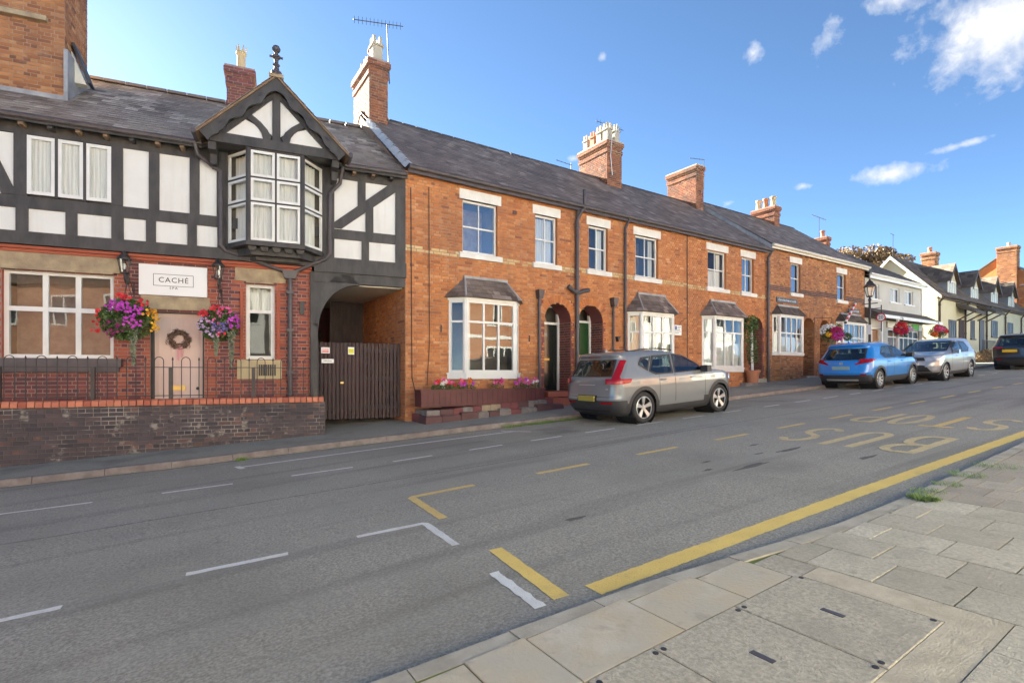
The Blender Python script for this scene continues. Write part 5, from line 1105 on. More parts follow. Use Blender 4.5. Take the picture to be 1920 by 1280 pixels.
# second house
H2 = thing('terraced_house', 'orange brick terraced house with green door behind the parked grey car', 'house', (XB1, Y0, 0), group='houses of the orange brick terrace')
o2 = [('r', 10.88 - XB1, 11.68 - XB1, 4.83, 6.20), ('r', 12.92 - XB1, 14.03 - XB1, 4.83, 6.20), ('a', 10.46 - XB1, 11.46 - XB1, .8, 3.2, .52), ('r', 12.6 - XB1, 14.66 - XB1, .6, 3.7)]
brickwall(H2, (XB1, Y0), (XC, Y0), .2, ZE, o2, 'brick', 'mortar', 300, bm1)
sash(H2, 10.88, 11.68, 4.83, 6.20, XB1, XC, gm='glass', curt=((10.9, 11.1, 4.86, 6.15, 'net'), (11.4, 11.65, 4.86, 6.15, 'net'))); sash(H2, 12.92, 14.03, 4.83, 6.20, XB1, XC, gm='glass', curt=((13.0, 13.2, 4.86, 6.15, 'curtain'), (13.78, 13.98, 4.86, 6.15, 'curtain')))
bay_window(H2, 12.56, 14.72, .33, .7, 1.60, 3.56, 3, 4.24, .68, curt=((.02, .3, 0, 1, 'curtain'), (.55, .75, 0, 1, 'curtain'), (.82, .98, 0, 1, 'curtain')), lines=['curtain'])
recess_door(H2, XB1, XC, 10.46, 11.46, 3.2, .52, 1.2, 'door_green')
roof_part(H2, XB1, XC, ZE, ZR, YR)
pipe_run(H2, [(10.36, Y0 - .1, 6.62), (10.36, Y0 - .1, 6.35), (10.34, Y0 - .085, 6.2), (10.34, Y0 - .085, .9)], .06, name='soil_pipe')
q = MB(); q.tube([(10.50, Y0 - .24, 6.62), (10.46, Y0 - .28, 6.9), (10.46, Y0 - .28, 7.12)], .055, 10); q.tube([(10.34, Y0 - .085, 6.25), (10.42, Y0 - .2, 6.5), (10.50, Y0 - .24, 6.62)], .06, 10); q.obj('vent_pipe', 'pipe', H2)
q = MB(); q.tube([(9.98, Y0 - .1, 4.20), (10.14, Y0 - .1, 4.10), (10.34, Y0 - .1, 4.02), (10.55, Y0 - .1, 4.10), (10.78, Y0 - .1, 4.16)], .07, 10); q.obj('branch_pipe', 'pipe', H2)
pipe_run(H2, [(11.86, Y0 - .07, 3.72), (11.86, Y0 - .07, 1.0)], .036); q = MB(); q.prism([(11.75, Y0 - .2, 4.0), (11.97, Y0 - .2, 4.0), (11.91, Y0 - .17, 3.72), (11.81, Y0 - .17, 3.72)], (0, .19, 0)); q.obj('hopper_head', 'pipe', H2)
pipe_run(H2, [(12.42, Y0 - .24, 6.60), (12.38, Y0 - .08, 6.3), (12.38, Y0 - .08, .95)], .045)
chimney(H2, 14.42, 15.22, 15.1, 16.8, 8.6, 10.78, 'brick_soot', [(14.62, 15.3, .72, .13, 'pot_white', 'sq'), (15.02, 15.3, .72, .13, 'pot_white', 'sq'), (14.62, 15.68, .72, .13, 'pot_white', 'sq'), (15.02, 15.68, .6, .12, 'pot_white', 'sq'), (14.62, 16.08, .66, .12, 'terracotta', 'sq'), (14.62, 16.5, .66, .12, 'pot_white', 'sq')], cap='concrete')
q = MB(); q.tube([(14.55, 15.05, 10.2), (14.6, 15.0, 9.4)], .016, 5); q.tube([(14.9, 15.05, 11.5), (14.85, 15.03, 11.2), (14.6, 15.03, 10.85), (14.55, 15.04, 10.2)], .014, 5); q.obj('flue_cable', 'sign_white', H2)
q = MB(); q.prism([(11.98, Y0 - .12, 2.78), (12.14, Y0 - .12, 2.80), (12.05, Y0 - .1, 2.62)], (0, .11, 0)); q.obj('wall_lamp', 'black_iron', H2)
# third house
H3 = thing('terraced_house', 'orange brick terraced house with climbing plant beside its arched doorway', 'house', (XC, Y0, 0), group='houses of the orange brick terrace')
o3 = [('r', 16.73 - XC, 17.86 - XC, 4.82, 6.20), ('r', 18.86 - XC, 19.67 - XC, 4.82, 6.20), ('a', 19.42 - XC, 20.28 - XC, 1.0, 3.45, .42), ('r', 16.4 - XC, 18.7 - XC, .8, 3.7)]
brickwall(H3, (XC, Y0), (XD, Y0), .4, ZE, o3, 'brick', 'mortar', 0, bm1)
sash(H3, 16.73, 17.86, 4.82, 6.20, XC, XD, gm='glass_soft', curt=((16.8, 17.05, 4.86, 6.15, 'curtain'), (17.55, 17.8, 4.86, 6.15, 'curtain'), (16.8, 17.7, 4.86, 5.5, 'net'))); sash(H3, 18.86, 19.67, 4.82, 6.20, XC, XD, curt=((18.9, 19.2, 4.86, 6.15, 'net'),))
bay_window(H3, 16.38, 18.72, .33, .9, 1.66, 3.66, 3, 4.30, .72, curt=((.0, 1, 0, .5, 'net'),), lines=['net'])
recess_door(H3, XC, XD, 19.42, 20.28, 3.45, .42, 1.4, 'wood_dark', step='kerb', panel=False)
roof_part(H3, XC, XD, ZE, ZR, YR)
chimney(H3, 19.88, 20.40, 15.1, 16.75, 8.6, 10.98, 'brick_soot', [], cap='concrete')
q = MB(); q.tube([(15.53, Y0 - .02, 6.55), (15.54, Y0 - .02, 1.2)], .014, 5); q.tube([(15.53, Y0 - .02, 3.6), (15.2, Y0 - .02, 3.45), (15.1, Y0 - .02, 3.3)], .008, 4); q.obj('service_cable', 'black_iron', H3)
pipe_run(H3, [(20.56, Y0 - .24, 6.6), (20.54, Y0 - .09, 6.35), (20.54, Y0 - .09, 1.2)], .055)
q = MB()                                                   # stepped lead and brick verge where the next roof stands higher
for i in range(18):
    a, b = i / 18, (i + 1) / 18; ya, yb_ = Y0 - .22 + 3.8 * a, Y0 - .22 + 3.8 * b; za, zb = ZE + 2.86 * a, ZE + 2.86 * b
    q.add([(XD - .02, ya, za), (XD - .02, yb_, za + .0), (XD - .02, yb_, zb + .20), (XD - .02, ya, za + .20), (XD - .16, ya, za + .02), (XD - .16, yb_, zb + .02)], [(0, 3, 2, 1), (0, 1, 5, 4)])
q.obj('stepped_flashing', 'lead', H3)
# the browner pair beyond
ZE2, ZR2 = 6.90, 9.72
bm2 = lambda s, z, w: ('brick_blue' if 5.08 < z < 5.31 else 'brick2')
def pair_bay(h, x0, x1, zb): bay_window(h, x0, x1, .22, zb, 2.36, 4.0, 4, 4.44, .55, brick='brick2', rm='tile_dark', over=.10, apron=.09, fw=.06, curt=((0, 1, 0, .45, 'net'),))
H4 = thing('terraced_house', 'brown brick terraced house with dark string course beside the climbing plant', 'house', (XD, Y0, 0), group='brown brick pair')
o4 = [('r', 22.42 - XD, 23.2 - XD, 5.10, 6.38), ('a', 23.42 - XD, 24.36 - XD, 1.0, 3.66, .43), ('r', 20.98 - XD, 23.16 - XD, 1.0, 4.05)]
brickwall(H4, (XD, Y0), (XE, Y0), .5, ZE2, o4, 'brick2', 'mortar', 0, bm2); sash(H4, 22.42, 23.2, 5.10, 6.38, XD, XE, cols=(0, 1), reveal='brick2')
pair_bay(H4, 20.98, 23.18, 1.0); recess_door(H4, XD, XE, 23.42, 24.36, 3.66, .43, 1.5, 'wood_dark', step='kerb', panel=False, brick='brick2', side='brick2')
roof_part(H4, XD, XE, ZE2, ZR2, YR, gut='cream_paint')
q = MB(); q.box(21.25, 22.85, Y0 - .05, Y0 - .004, 4.60, 4.80); SB4 = q.obj('name_board', 'sign_slate', H4)
H5 = thing('terraced_house', 'brown brick terraced house with striped pole next to the grey rendered house', 'house', (XE, Y0, 0), group='brown brick pair')
o5 = [('r', 26.47 - XE, 27.3 - XE, 5.10, 6.36), ('a', 24.86 - XE, 25.72 - XE, 1.0, 3.68, .40), ('r', 26.35 - XE, 28.95 - XE, 1.0, 4.1)]
brickwall(H5, (XE, Y0), (XF, Y0), .7, ZE2, o5, 'brick2', 'mortar', 0, bm2); sash(H5, 26.47, 27.3, 5.10, 6.36, XE, XF, cols=(0, 1), reveal='brick2')
pair_bay(H5, 26.35, 28.97, 1.2); recess_door(H5, XE, XF, 24.86, 25.72, 3.68, .40, 1.6, 'wood_dark', step='kerb', panel=False, brick='brick2', side='brick2')
roof_part(H5, XE, XF, ZE2, ZR2, YR, gut='cream_paint')
chimney(H5, 26.35, 26.85, 15.2, 16.45, 8.7, 10.30, 'brick_soot', [(26.6, 15.4, .56, .15, 'pot_buff', 'round'), (26.6, 15.82, .56, .15, 'terracotta', 'round'), (26.6, 16.22, .56, .15, 'pot_buff', 'round')])
q = MB(); q.box(27.5, 28.6, Y0 - .05, Y0 - .004, 4.55, 4.75); SB5 = q.obj('name_board', 'sign_slate', H5)
bp = thing('barber_pole', 'slanted red and white striped pole above the far shop bay', 'pole', (27.0, Y0 - .05, 4.4)); a, b = Vector((26.15, Y0 - .5, 3.95)), Vector((28.0, Y0 - .12, 5.02))
for i in range(9):
    q = MB(); p, r_ = a + (b - a) * i / 9, a + (b - a) * (i + 1) / 9; q.tube([p, r_], .055, 10); q.obj('stripe', 'sign_red' if i % 2 else 'sign_white', bp)
q = MB(); q.lathe([(.001, -.06), (.06, -.04), (.06, .04), (.001, .06)], tuple(b), 10); q.lathe([(.001, -.06), (.06, -.04), (.06, .04), (.001, .06)], tuple(a), 10); q.box(27.1, 27.14, Y0 - .3, Y0, 4.5, 4.54); q.obj('pole_cap', 'black_iron', bp)
for (hh, x0, x1, z) in ((H4, 21.35, 22.75, 4.66), (H5, 27.6, 28.5, 4.6)):   # lettering too small and soft to read: strokes only
    q = MB(); x = x0; rr = random.Random(int(x0 * 10))
    while x < x1:
        w = rr.uniform(.05, .11); q.box(x, x + w * .3, Y0 - .056, Y0 - .051, z, z + rr.choice((.06, .09))); q.box(x, x + w * .8, Y0 - .056, Y0 - .051, z + rr.choice((0, .03)), z + rr.choice((.045, .055))); x += w + .03
    q.obj('worn_lettering', 'sign_white', SB4 if hh is H4 else SB5)
# ------------------------------------------------------------------ grey rendered house with a shop front
GH = thing('rendered_house', 'pale grey rendered house with dark tiled roof and shop front', 'house', (XF, Y0, 0)); X0g, X1g = XF + .02, 36.3
def rects_wall(X0, X1, z0, z1, holes, y=Y0):
    q = MB(); xs_ = sorted({X0, X1, *[v for h in holes for v in h[:2]]}); zs_ = sorted({z0, z1, *[v for h in holes for v in h[2:]]})
    for a, b in zip(xs_[:-1], xs_[1:]):
        for c, d in zip(zs_[:-1], zs_[1:]):
            if not any(h[0] - 1e-6 <= a and b <= h[1] + 1e-6 and h[2] - 1e-6 <= c and d <= h[3] + 1e-6 for h in holes): q.quad((a, y, c), (b, y, c), (b, y, d), (a, y, d))
    return q
gw = [(29.95, 30.9, 5.42, 6.2), (32.15, 33.35, 5.42, 6.2), (34.0, 35.15, 5.42, 6.2)]; gd = [(30.0, 30.9, 1.6, 3.95), (31.9, 36.0, 2.2, 4.0)]
rects_wall(X0g, X1g, .8, 6.45, gw + gd).obj('wall', 'render_grey', GH)
for a, b, c, d in gw: window(GH, (X0g, Y0), (X1g, Y0), a - X0g, b - X0g, c, d, (0, .5, 1), (0, 1), .06, .05, .05, 'white', True, 'render_grey', True, ((a - X0g, b - X0g, c, d, 'net'),), .05, gm='glass_soft'); q = MB(); q.box(a - .08, b + .08, Y0 - .07, Y0 + .05, c - .07, c); q.obj('sill', 'white', GH)
window(GH, (X0g, Y0), (X1g, Y0), 31.9 - X0g, 36.0 - X0g, 2.2, 4.0, (0, .2, .36, .52, .68, .84, 1), (0, .78, 1), .07, .06, .05, 'white', True, None, True, (), .06, gm='glass_dull')
q = MB(); q.box(30.05, 30.85, Y0 + .08, Y0 + .13, 1.6, 3.9); q.obj('door', 'door_brown', GH); q = MB(); q.box(29.95, 30.05, Y0 - .02, Y0 + .14, 1.6, 3.95); q.box(30.85, 30.95, Y0 - .02, Y0 + .14, 1.6, 3.95); q.box(30.05, 30.85, Y0 - .02, Y0 + .14, 3.86, 3.95); q.obj('door_frame', 'cream_paint', GH)
q = MB(); q.box(31.7, 36.2, Y0 - .07, Y0 - .02, 4.02, 4.36); q.obj('fascia', 'cream_paint', GH); q = MB(); q.box(34.8, 35.7, Y0 - .09, Y0 - .072, 4.05, 4.35); q.obj('shop_sign_panel', 'sign_green', GH)
q = MB(); q.prism([(X0g, Y0, 4.95), (X0g, Y0 - .75, 4.50), (X0g, Y0 - .75, 4.40), (X0g, Y0, 4.42)], (37.0 - X0g, 0, 0)); q.obj('canopy_roof', 'tile_dark', GH); q = MB(); q.box(X0g, 37.0, Y0 - .79, Y0 - .755, 4.36, 4.52); q.obj('canopy_fascia', 'white', GH)
for x in (X0g + .06, 31.2): q = MB(); q.box(x, x + .1, Y0 - .74, Y0 - .64, 1.6, 4.4); q.obj('canopy_post', 'white', GH)
q = MB(); q.box(X0g, X1g + .12, Y0 - .24, Y0 - .20, 6.38, 6.62); q.obj('eaves_board', 'white', GH); q = MB(); q.box(X1g - .09, X1g, Y0 - .06, Y0 - .004, .9, 6.4); q.obj('downpipe', 'white', GH)
roof_part(GH, X0g, X1g + .1, 6.62, 9.02, YR, m='tile_dark', ridge='tile_dark', gut='white', over=.24, w=.33, g=.30)
chimney(GH, 32.3, 32.75, 15.5, 16.1, 8.5, 9.62, 'brick_soot', [(32.52, 15.8, .42, .13, 'terracotta', 'round')])
# ------------------------------------------------------------------ cream cottages with dormers
CT = thing('cottage_row', 'row of cream rendered cottages with four gabled dormers and brown roof', 'house', (38.7, Y0, 0)); Xc, Xe = 38.7, 57.0; yb = 17.0; yr = 14.6; zr = 9.1; ze = 6.42
rects_wall(Xc, Xe, 1.3, ze + .02, []).obj('wall', 'render_cream', CT); q = MB(); q.quad((Xc, yb, 1), (Xc, Y0, 1), (Xc, Y0, ze), (Xc, yr, zr - .08), (Xc, yb, ze)); q.quad((Xe, Y0, 1), (Xe, yb, 1), (Xe, yb, ze), (Xe, yr, zr), (Xe, Y0, ze)); q.quad((Xc, yb, 1), (Xe, yb, 1), (Xe, yb, ze), (Xc, yb, ze)); q.obj('gable_wall', 'render_cream', CT)
slates(CT, (Xc - .2, Y0 - .25, ze - .13), (1, 0, 0), (0, yr - Y0 + .25, zr - ze + .13), 0, Xe - Xc + .4, math.hypot(yr - Y0 + .25, zr - ze + .13), 'tile_brown', 0, w=.33, g=.3)
q = MB(); q.quad((Xc - .2, Y0 - .25, ze - .14), (Xe, Y0 - .25, ze - .14), (Xe, yr, zr - .01), (Xc - .2, yr, zr - .01)); q.quad((Xc - .2, yr, zr - .01), (Xe, yr, zr - .01), (Xe, yb + .25, ze - .14), (Xc - .2, yb + .25, ze - .14)); q.obj('roof', 'tile_brown', CT)
for s in (0, 1):
    yy = Y0 - .25 if s == 0 else yb + .25
    q = MB(); q.prism([(Xc - .22, yy, ze - .14), (Xc - .22, yr, zr), (Xc - .22, yr, zr - .22), (Xc - .22, yy, ze - .34)], (.04, 0, 0)); q.obj('barge_board', 'cream_paint', CT)
q = MB(); q.box(Xc - .2, Xe, Y0 - .22, Y0 - .01, ze - .3, ze - .26); q.tube([(Xc - .1, Y0 - .29, ze - .17), (Xe, Y0 - .29, ze - .17)], .06, 8); q.obj('gutter', 'wood_dark', CT)
for i, x in enumerate((41.4, 45.5, 49.6, 53.5)):
    w = .72; yf = Y0 + .12; zb, zt = 6.55, 7.45
    q = MB(); q.quad((x - w, yf, zb), (x + w, yf, zb), (x + w, yf, zt), (x, yf, zt + .95), (x - w, yf, zt)); q.obj('dormer_front', 'render_cream', CT)
    q = MB(); q.quad((x - w, yf + 1.4, zb), (x - w, yf, zb), (x - w, yf, zt), (x - w, yf + 1.4, zt)); q.obj('dormer_cheek', 'blue_board', CT); q = MB(); q.quad((x + w, yf, zb), (x + w, yf + 1.4, zb), (x + w, yf + 1.4, zt), (x + w, yf, zt)); q.obj('dormer_cheek', 'blue_board', CT)
    for s in (-1, 1):
        q = MB(); q.prism([(x, yf - .2, zt + 1.06), (x + s * (w + .2), yf - .2, zt - .12), (x + s * (w + .2), yf + 1.3, zt - .12), (x, yf + 2.1, zt + 1.06)], (0, 0, .05)); q.obj('dormer_roof', 'tile_brown', CT)
        q = MB(); q.prism([(x, yf - .22, zt + 1.06), (x + s * (w + .2), yf - .22, zt - .12), (x + s * (w + .2), yf - .22, zt - .27), (x, yf - .22, zt + .88)], (0, .03, 0)); q.obj('dormer_barge', 'wood_dark', CT)
        q = MB(); Oq = Vector((x + s * (w + .22), yf - .2, zt - .10)); Vq = Vector((-s * (w + .22), 0, 1.20))
        slates(CT, Oq, (0, 1, 0), Vq, 0, 1.6, Vq.length, 'tile_brown', 0, w=.33, g=.3, ends=lambda v: (0, 1.5 + v * .45))
    window(CT, (x - w, yf - .03), (x + w, yf - .03), .06, 2 * w - .06, zb + .02, zt - .02, (0, .33, .67, 1), (0, 1), .06, .08, .0, 'white', True, None, True, (), .05, gm='glass_soft')
    pipe_run(CT, [(x + 1.9, Y0 - .29, ze - .18), (x + 1.75, Y0 - .08, ze - .55), (x + 1.75, Y0 - .08, 1.9)], .05, 'wood_dark')
pipe_run(CT, [(Xc + .35, Y0 - .29, ze - .18), (Xc + .12, Y0 - .08, ze - .5), (Xc + .12, Y0 - .08, 1.9)], .05, 'wood_dark')
for a, b, c, d in ((40.45, 41.7, 3.75, 4.95), (44.3, 45.05, 3.9, 5.15), (48.4, 49.75, 4.2, 5.35), (52.1, 53.35, 4.2, 5.4)):
    window(CT, (Xc, Y0 - .035), (Xe, Y0 - .035), a - Xc, b - Xc, c, d, (0, .33, .67, 1), (0, 1), .09, .07, .0, 'wood_dark', True, None, False, (), .03, gm='glass_dull')
    q = MB(); q.box(a + .03, b - .03, Y0 - .012, Y0 - .003, c, d); q.obj('window_backing', 'room', CT); q = MB(); q.box(a - .05, b + .05, Y0 - .1, Y0 - .003, c - .07, c); q.obj('sill', 'wood_dark', CT)  # dark sheet behind the panes, in the room lining's colour
for x, zt, dm in ((42.6, 5.05, 'gate'), (46.4, 5.25, 'wood_dark')):
    q = MB(); q.box(x - .45, x + .45, Y0 - .05, Y0 - .003, 2.9, zt); q.obj('door', dm, CT); q = MB(); q.prism([(x - .95, Y0 - .003, zt + 1.05), (x - .95, Y0 - 1.0, zt + .45), (x - .95, Y0 - 1.0, zt + .27), (x - .95, Y0 - .003, zt + .8)], (1.9, 0, 0)); q.obj('porch_roof', 'tile_dark', CT)
    for s in (-.8, .8): q = MB(); q.tube([(x + s, Y0 - .02, zt - .1), (x + s, Y0 - .85, zt + .36)], .045, 6); q.obj('porch_bracket', 'wood_dark', CT)
chimney(CT, 44.6, 45.3, 14.2, 15.0, 8.6, 10.05, 'brick2', [(44.95, 14.6, .4, .14, 'terracotta', 'round')])
q = MB(); q.tube([(38.68, Y0 + .5, 3.6), (38.68, Y0 + .9, 4.0), (38.68, Y0 + .9, 4.5), (38.68, Y0 + 1.4, 4.6)], .02, 5); q.obj('service_cable', 'bark', CT)
rs = thing('entrance_railing', 'black entrance railings and steps in front of the cream cottages', 'railings', (43.5, 10.9, 2.4))
q = MB(); q.box(41.6, 46.5, 10.85, 10.89, 3.62, 3.66); q.obj('rail', 'black_iron', rs)
for i in range(26): q = MB(); x = 41.6 + i * .195; q.box(x - .012, x + .012, 10.858, 10.882, 2.75, 3.62); q.obj('bar', 'black_iron', rs)
q = MB(); q.box(41.5, 46.6, 10.8, 12.1, 1.9, 2.75); q.obj('step', 'kerb_dark', rs)
hg = MB(); leafcloud(hg, (41.0, 10.4, 2.55), (2.2, .35, .5), 2600, .05, surf=.7); single('hedge', hg, 'leaf_copper', 'low reddish brown hedge in front of the cream cottages', 'hedge', base=(41, 10.4, 2.0), kind='stuff')
# ------------------------------------------------------------------ tall brick house at the far right
FB = thing('brick_house', 'tall orange brick house with massive gable chimney beyond the cottages', 'house', (58.5, 12, 0)); x0, y0_, y1_ = 58.5, 11.2, 17.6
brickwall(FB, (x0, y1_), (x0, y0_), 2.5, 8.9, (), 'brick', 'mortar', 0, None); brickwall(FB, (x0, y0_), (x0 + 8, y0_), 2.5, 8.9, [('r', 2, 3.4, 6.2, 7.9)], 'brick', 'mortar', 0, None)
q = MB(); q.quad((x0 + .02, y0_, 8.9), (x0 + .02, y1_, 8.9), (x0 + .02, (y0_ + y1_) / 2, 11.2)); q.obj('gable', 'brick', FB)
for s in (0, 1):
    yy = y0_ - .2 if s == 0 else y1_ + .2; q = MB(); q.prism([(x0 - .1, yy, 8.8), (x0 + 9, yy, 8.8), (x0 + 9, (y0_ + y1_) / 2, 11.3), (x0 - .1, (y0_ + y1_) / 2, 11.3)], (0, 0, .08)); q.obj('roof', 'slate', FB)
q = MB(); q.quad((x0 + .03, y0_ + .03, 2), (x0 + 8, y0_ + .03, 2), (x0 + 8, y1_, 2), (x0 + .03, y1_, 2)); q.quad((x0 + .03, y1_, 2), (x0 + 8, y1_, 2), (x0 + 8, y1_, 8.9), (x0 + .03, y1_, 8.9)); q.obj('rear_shell', 'mortar', FB)
window(FB, (x0, y0_), (x0 + 8, y0_), 2, 3.4, 6.2, 7.9)
chimney(FB, x0 - .35, x0 + .5, 13.05, 14.3, 5.5, 12.1, 'brick2', [(x0, 13.6, .35, .13, 'pot_white', 'round')])
# ------------------------------------------------------------------ cars
def interp(tab, z, k):
    if z <= tab[0][0]: return tab[0][k]
    for a, b in zip(tab[:-1], tab[1:]):
        if z <= b[0]: return a[k] + (b[k] - a[k]) * (z - a[0]) / (b[0] - a[0])
    return tab[-1][k]
class Shell:
    def __init__(s, tab, L): s.t = tab; s.L = L
    def par(s, z):
        z0, z1 = s.t[0][0], s.t[-1][0]; e = .018; acc = [0] * 5
        for dz in (-e, 0, e):                               # light smoothing of the section table
            q = min(z1, max(z0, z + dz))
            for k in range(5): acc[k] += interp(s.t, q, k + 1) / 3
        return acc                                          # xr, xf, w, rR, rF
    def base(s, x, w): return w * (1 - .055 * ((x - s.L / 2) / (s.L / 2)) ** 2)
    def W(s, x, z):
        xr, xf, w, rR, rF = s.par(z); b = s.base(x, w); ryR, ryF = min(.30, b * .5), min(.42, b * .6)
        if x < xr + rR: t = min(1, (xr + rR - x) / rR); return b - ryR * (1 - math.sqrt(max(0, 1 - t * t)))
        if x > xf - rF: t = min(1, (x - xf + rF) / rF); return b - ryF * (1 - math.sqrt(max(0, 1 - t * t)))
        return b
    def XR(s, y, z):
        xr, xf, w, rR, rF = s.par(z); b = s.base(xr, w); ry = min(.30, b * .5); y = abs(y)
        if y <= b - ry: return xr + .05 * (y / (b - ry)) ** 2
        t = min(1, (y - b + ry) / ry); return xr + rR - (rR - .05) * math.sqrt(max(0, 1 - t * t))
    def XF(s, y, z):
        xr, xf, w, rR, rF = s.par(z); b = s.base(xf, w); ry = min(.42, b * .6); y = abs(y)
        if y <= b - ry: return xf - .09 * (y / (b - ry)) ** 2
        t = min(1, (y - b + ry) / ry); return xf - rF + (rF - .09) * math.sqrt(max(0, 1 - t * t))
    def outline(s, z, ns=84):
        xr, xf, w, rR, rF = s.par(z); pts = []; b = s.base(xr, w); ry = min(.30, b * .5)
        for i in range(5): y = (b - ry) * i / 5; pts.append((s.XR(y, z), y))
        for i in range(9): a = i / 9 * math.pi / 2; y = b - ry + ry * math.sin(a); pts.append((s.XR(y, z), y))
        for i in range(ns + 1): x = xr + rR + (xf - rF - xr - rR) * i / ns; pts.append((x, s.base(x, w)))
        b = s.base(xf, w); ry = min(.42, b * .6)
        for i in range(8, -1, -1): a = i / 9 * math.pi / 2; y = b - ry + ry * math.sin(a); pts.append((s.XF(y, z), y))
        for i in range(4, -1, -1): y = (b - ry) * i / 5; pts.append((s.XF(y, z), y))
        return pts
def poly_range(poly, c):
    zs = []
    for (a, p), (b, q) in zip(poly, poly[1:] + poly[:1]):
        if min(a, b) - 1e-9 <= c <= max(a, b) + 1e-9:
            if abs(b - a) < 1e-9: zs += [p, q]
            else: zs.append(p + (q - p) * (c - a) / (b - a))
    return (min(zs), max(zs)) if zs else None
def patch(sh, kind, poly, off, side=1, nu=14, nv=6):
    """panel that follows the body: kind side (x,z), rear or front (y,z)"""
    mb = MB(); c0, c1 = min(p[0] for p in poly), max(p[0] for p in poly); v = []; f = []
    def pt(c, z):
        e = .01
        if kind == 'side':
            y = sh.W(c, z); n = Vector((-(sh.W(c + e, z) - sh.W(c - e, z)) / (2 * e), 1, -(sh.W(c, z + e) - sh.W(c, z - e)) / (2 * e))).normalized(); p = Vector((c, y, z)) + n * off; return (p.x, p.y * side, p.z)
        fn = sh.XR if kind == 'rear' else sh.XF; sg = -1 if kind == 'rear' else 1; x = fn(c, z)
        n = Vector((1, -(fn(c + e, z) - fn(c - e, z)) / (2 * e), -(fn(c, z + e) - fn(c, z - e)) / (2 * e))).normalized() * sg; p = Vector((x, c, z)) + n * off; return tuple(p)
    for i in range(nu + 1):
        c = c0 + (c1 - c0) * min(.9999, max(.0001, i / nu)); lo, hi = poly_range(poly, c)
        for k in range(nv + 1): v.append(pt(c, lo + (hi - lo) * k / nv))
    for i in range(nu):
        for k in range(nv): a = i * (nv + 1) + k; f.append((a, a + nv + 1, a + nv + 2, a + 1))
    mb.add(v, f); return mb
def inside(poly, c, z):
    r = poly_range(poly, c) if min(q[0] for q in poly) < c < max(q[0] for q in poly) else None
    return r is not None and r[0] < z < r[1]
def shrink(poly, d):
    cx = sum(q[0] for q in poly) / len(poly); cz = sum(q[1] for q in poly) / len(poly); out = []
    for a, b in poly:
        L_ = math.hypot(a - cx, b - cz); k = max(.2, (L_ - d) / L_); out.append((cx + (a - cx) * k, cz + (b - cz) * k))
    return out
def frit(sh, kind, poly, off, side, d=.045):
    """black border of a pane, following the body"""
    mb = MB(); inner = shrink(poly, d); outer = shrink(poly, -.012); v = []; n = len(poly); e = .01
    def pt(c, z):
        if kind == 'side':
            nn = Vector((-(sh.W(c + e, z) - sh.W(c - e, z)) / (2 * e), 1, -(sh.W(c, z + e) - sh.W(c, z - e)) / (2 * e))).normalized(); q = Vector((c, sh.W(c, z), z)) + nn * off; return (q.x, q.y * side, q.z)
        fn = sh.XR if kind == 'rear' else sh.XF; sg = -1 if kind == 'rear' else 1
        nn = Vector((1, -(fn(c + e, z) - fn(c - e, z)) / (2 * e), -(fn(c, z + e) - fn(c, z - e)) / (2 * e))).normalized() * sg; return tuple(Vector((fn(c, z), c, z)) + nn * off)
    k = 8
    for i in range(n):
        for j in range(k):
            t = j / k
            for P in (outer, inner): a, b = P[i], P[(i + 1) % n]; v.append(pt(a[0] + (b[0] - a[0]) * t, a[1] + (b[1] - a[1]) * t))
    m = n * k; mb.add(v, [(2 * i, 2 * ((i + 1) % m), 2 * ((i + 1) % m) + 1, 2 * i + 1) for i in range(m)]); return mb
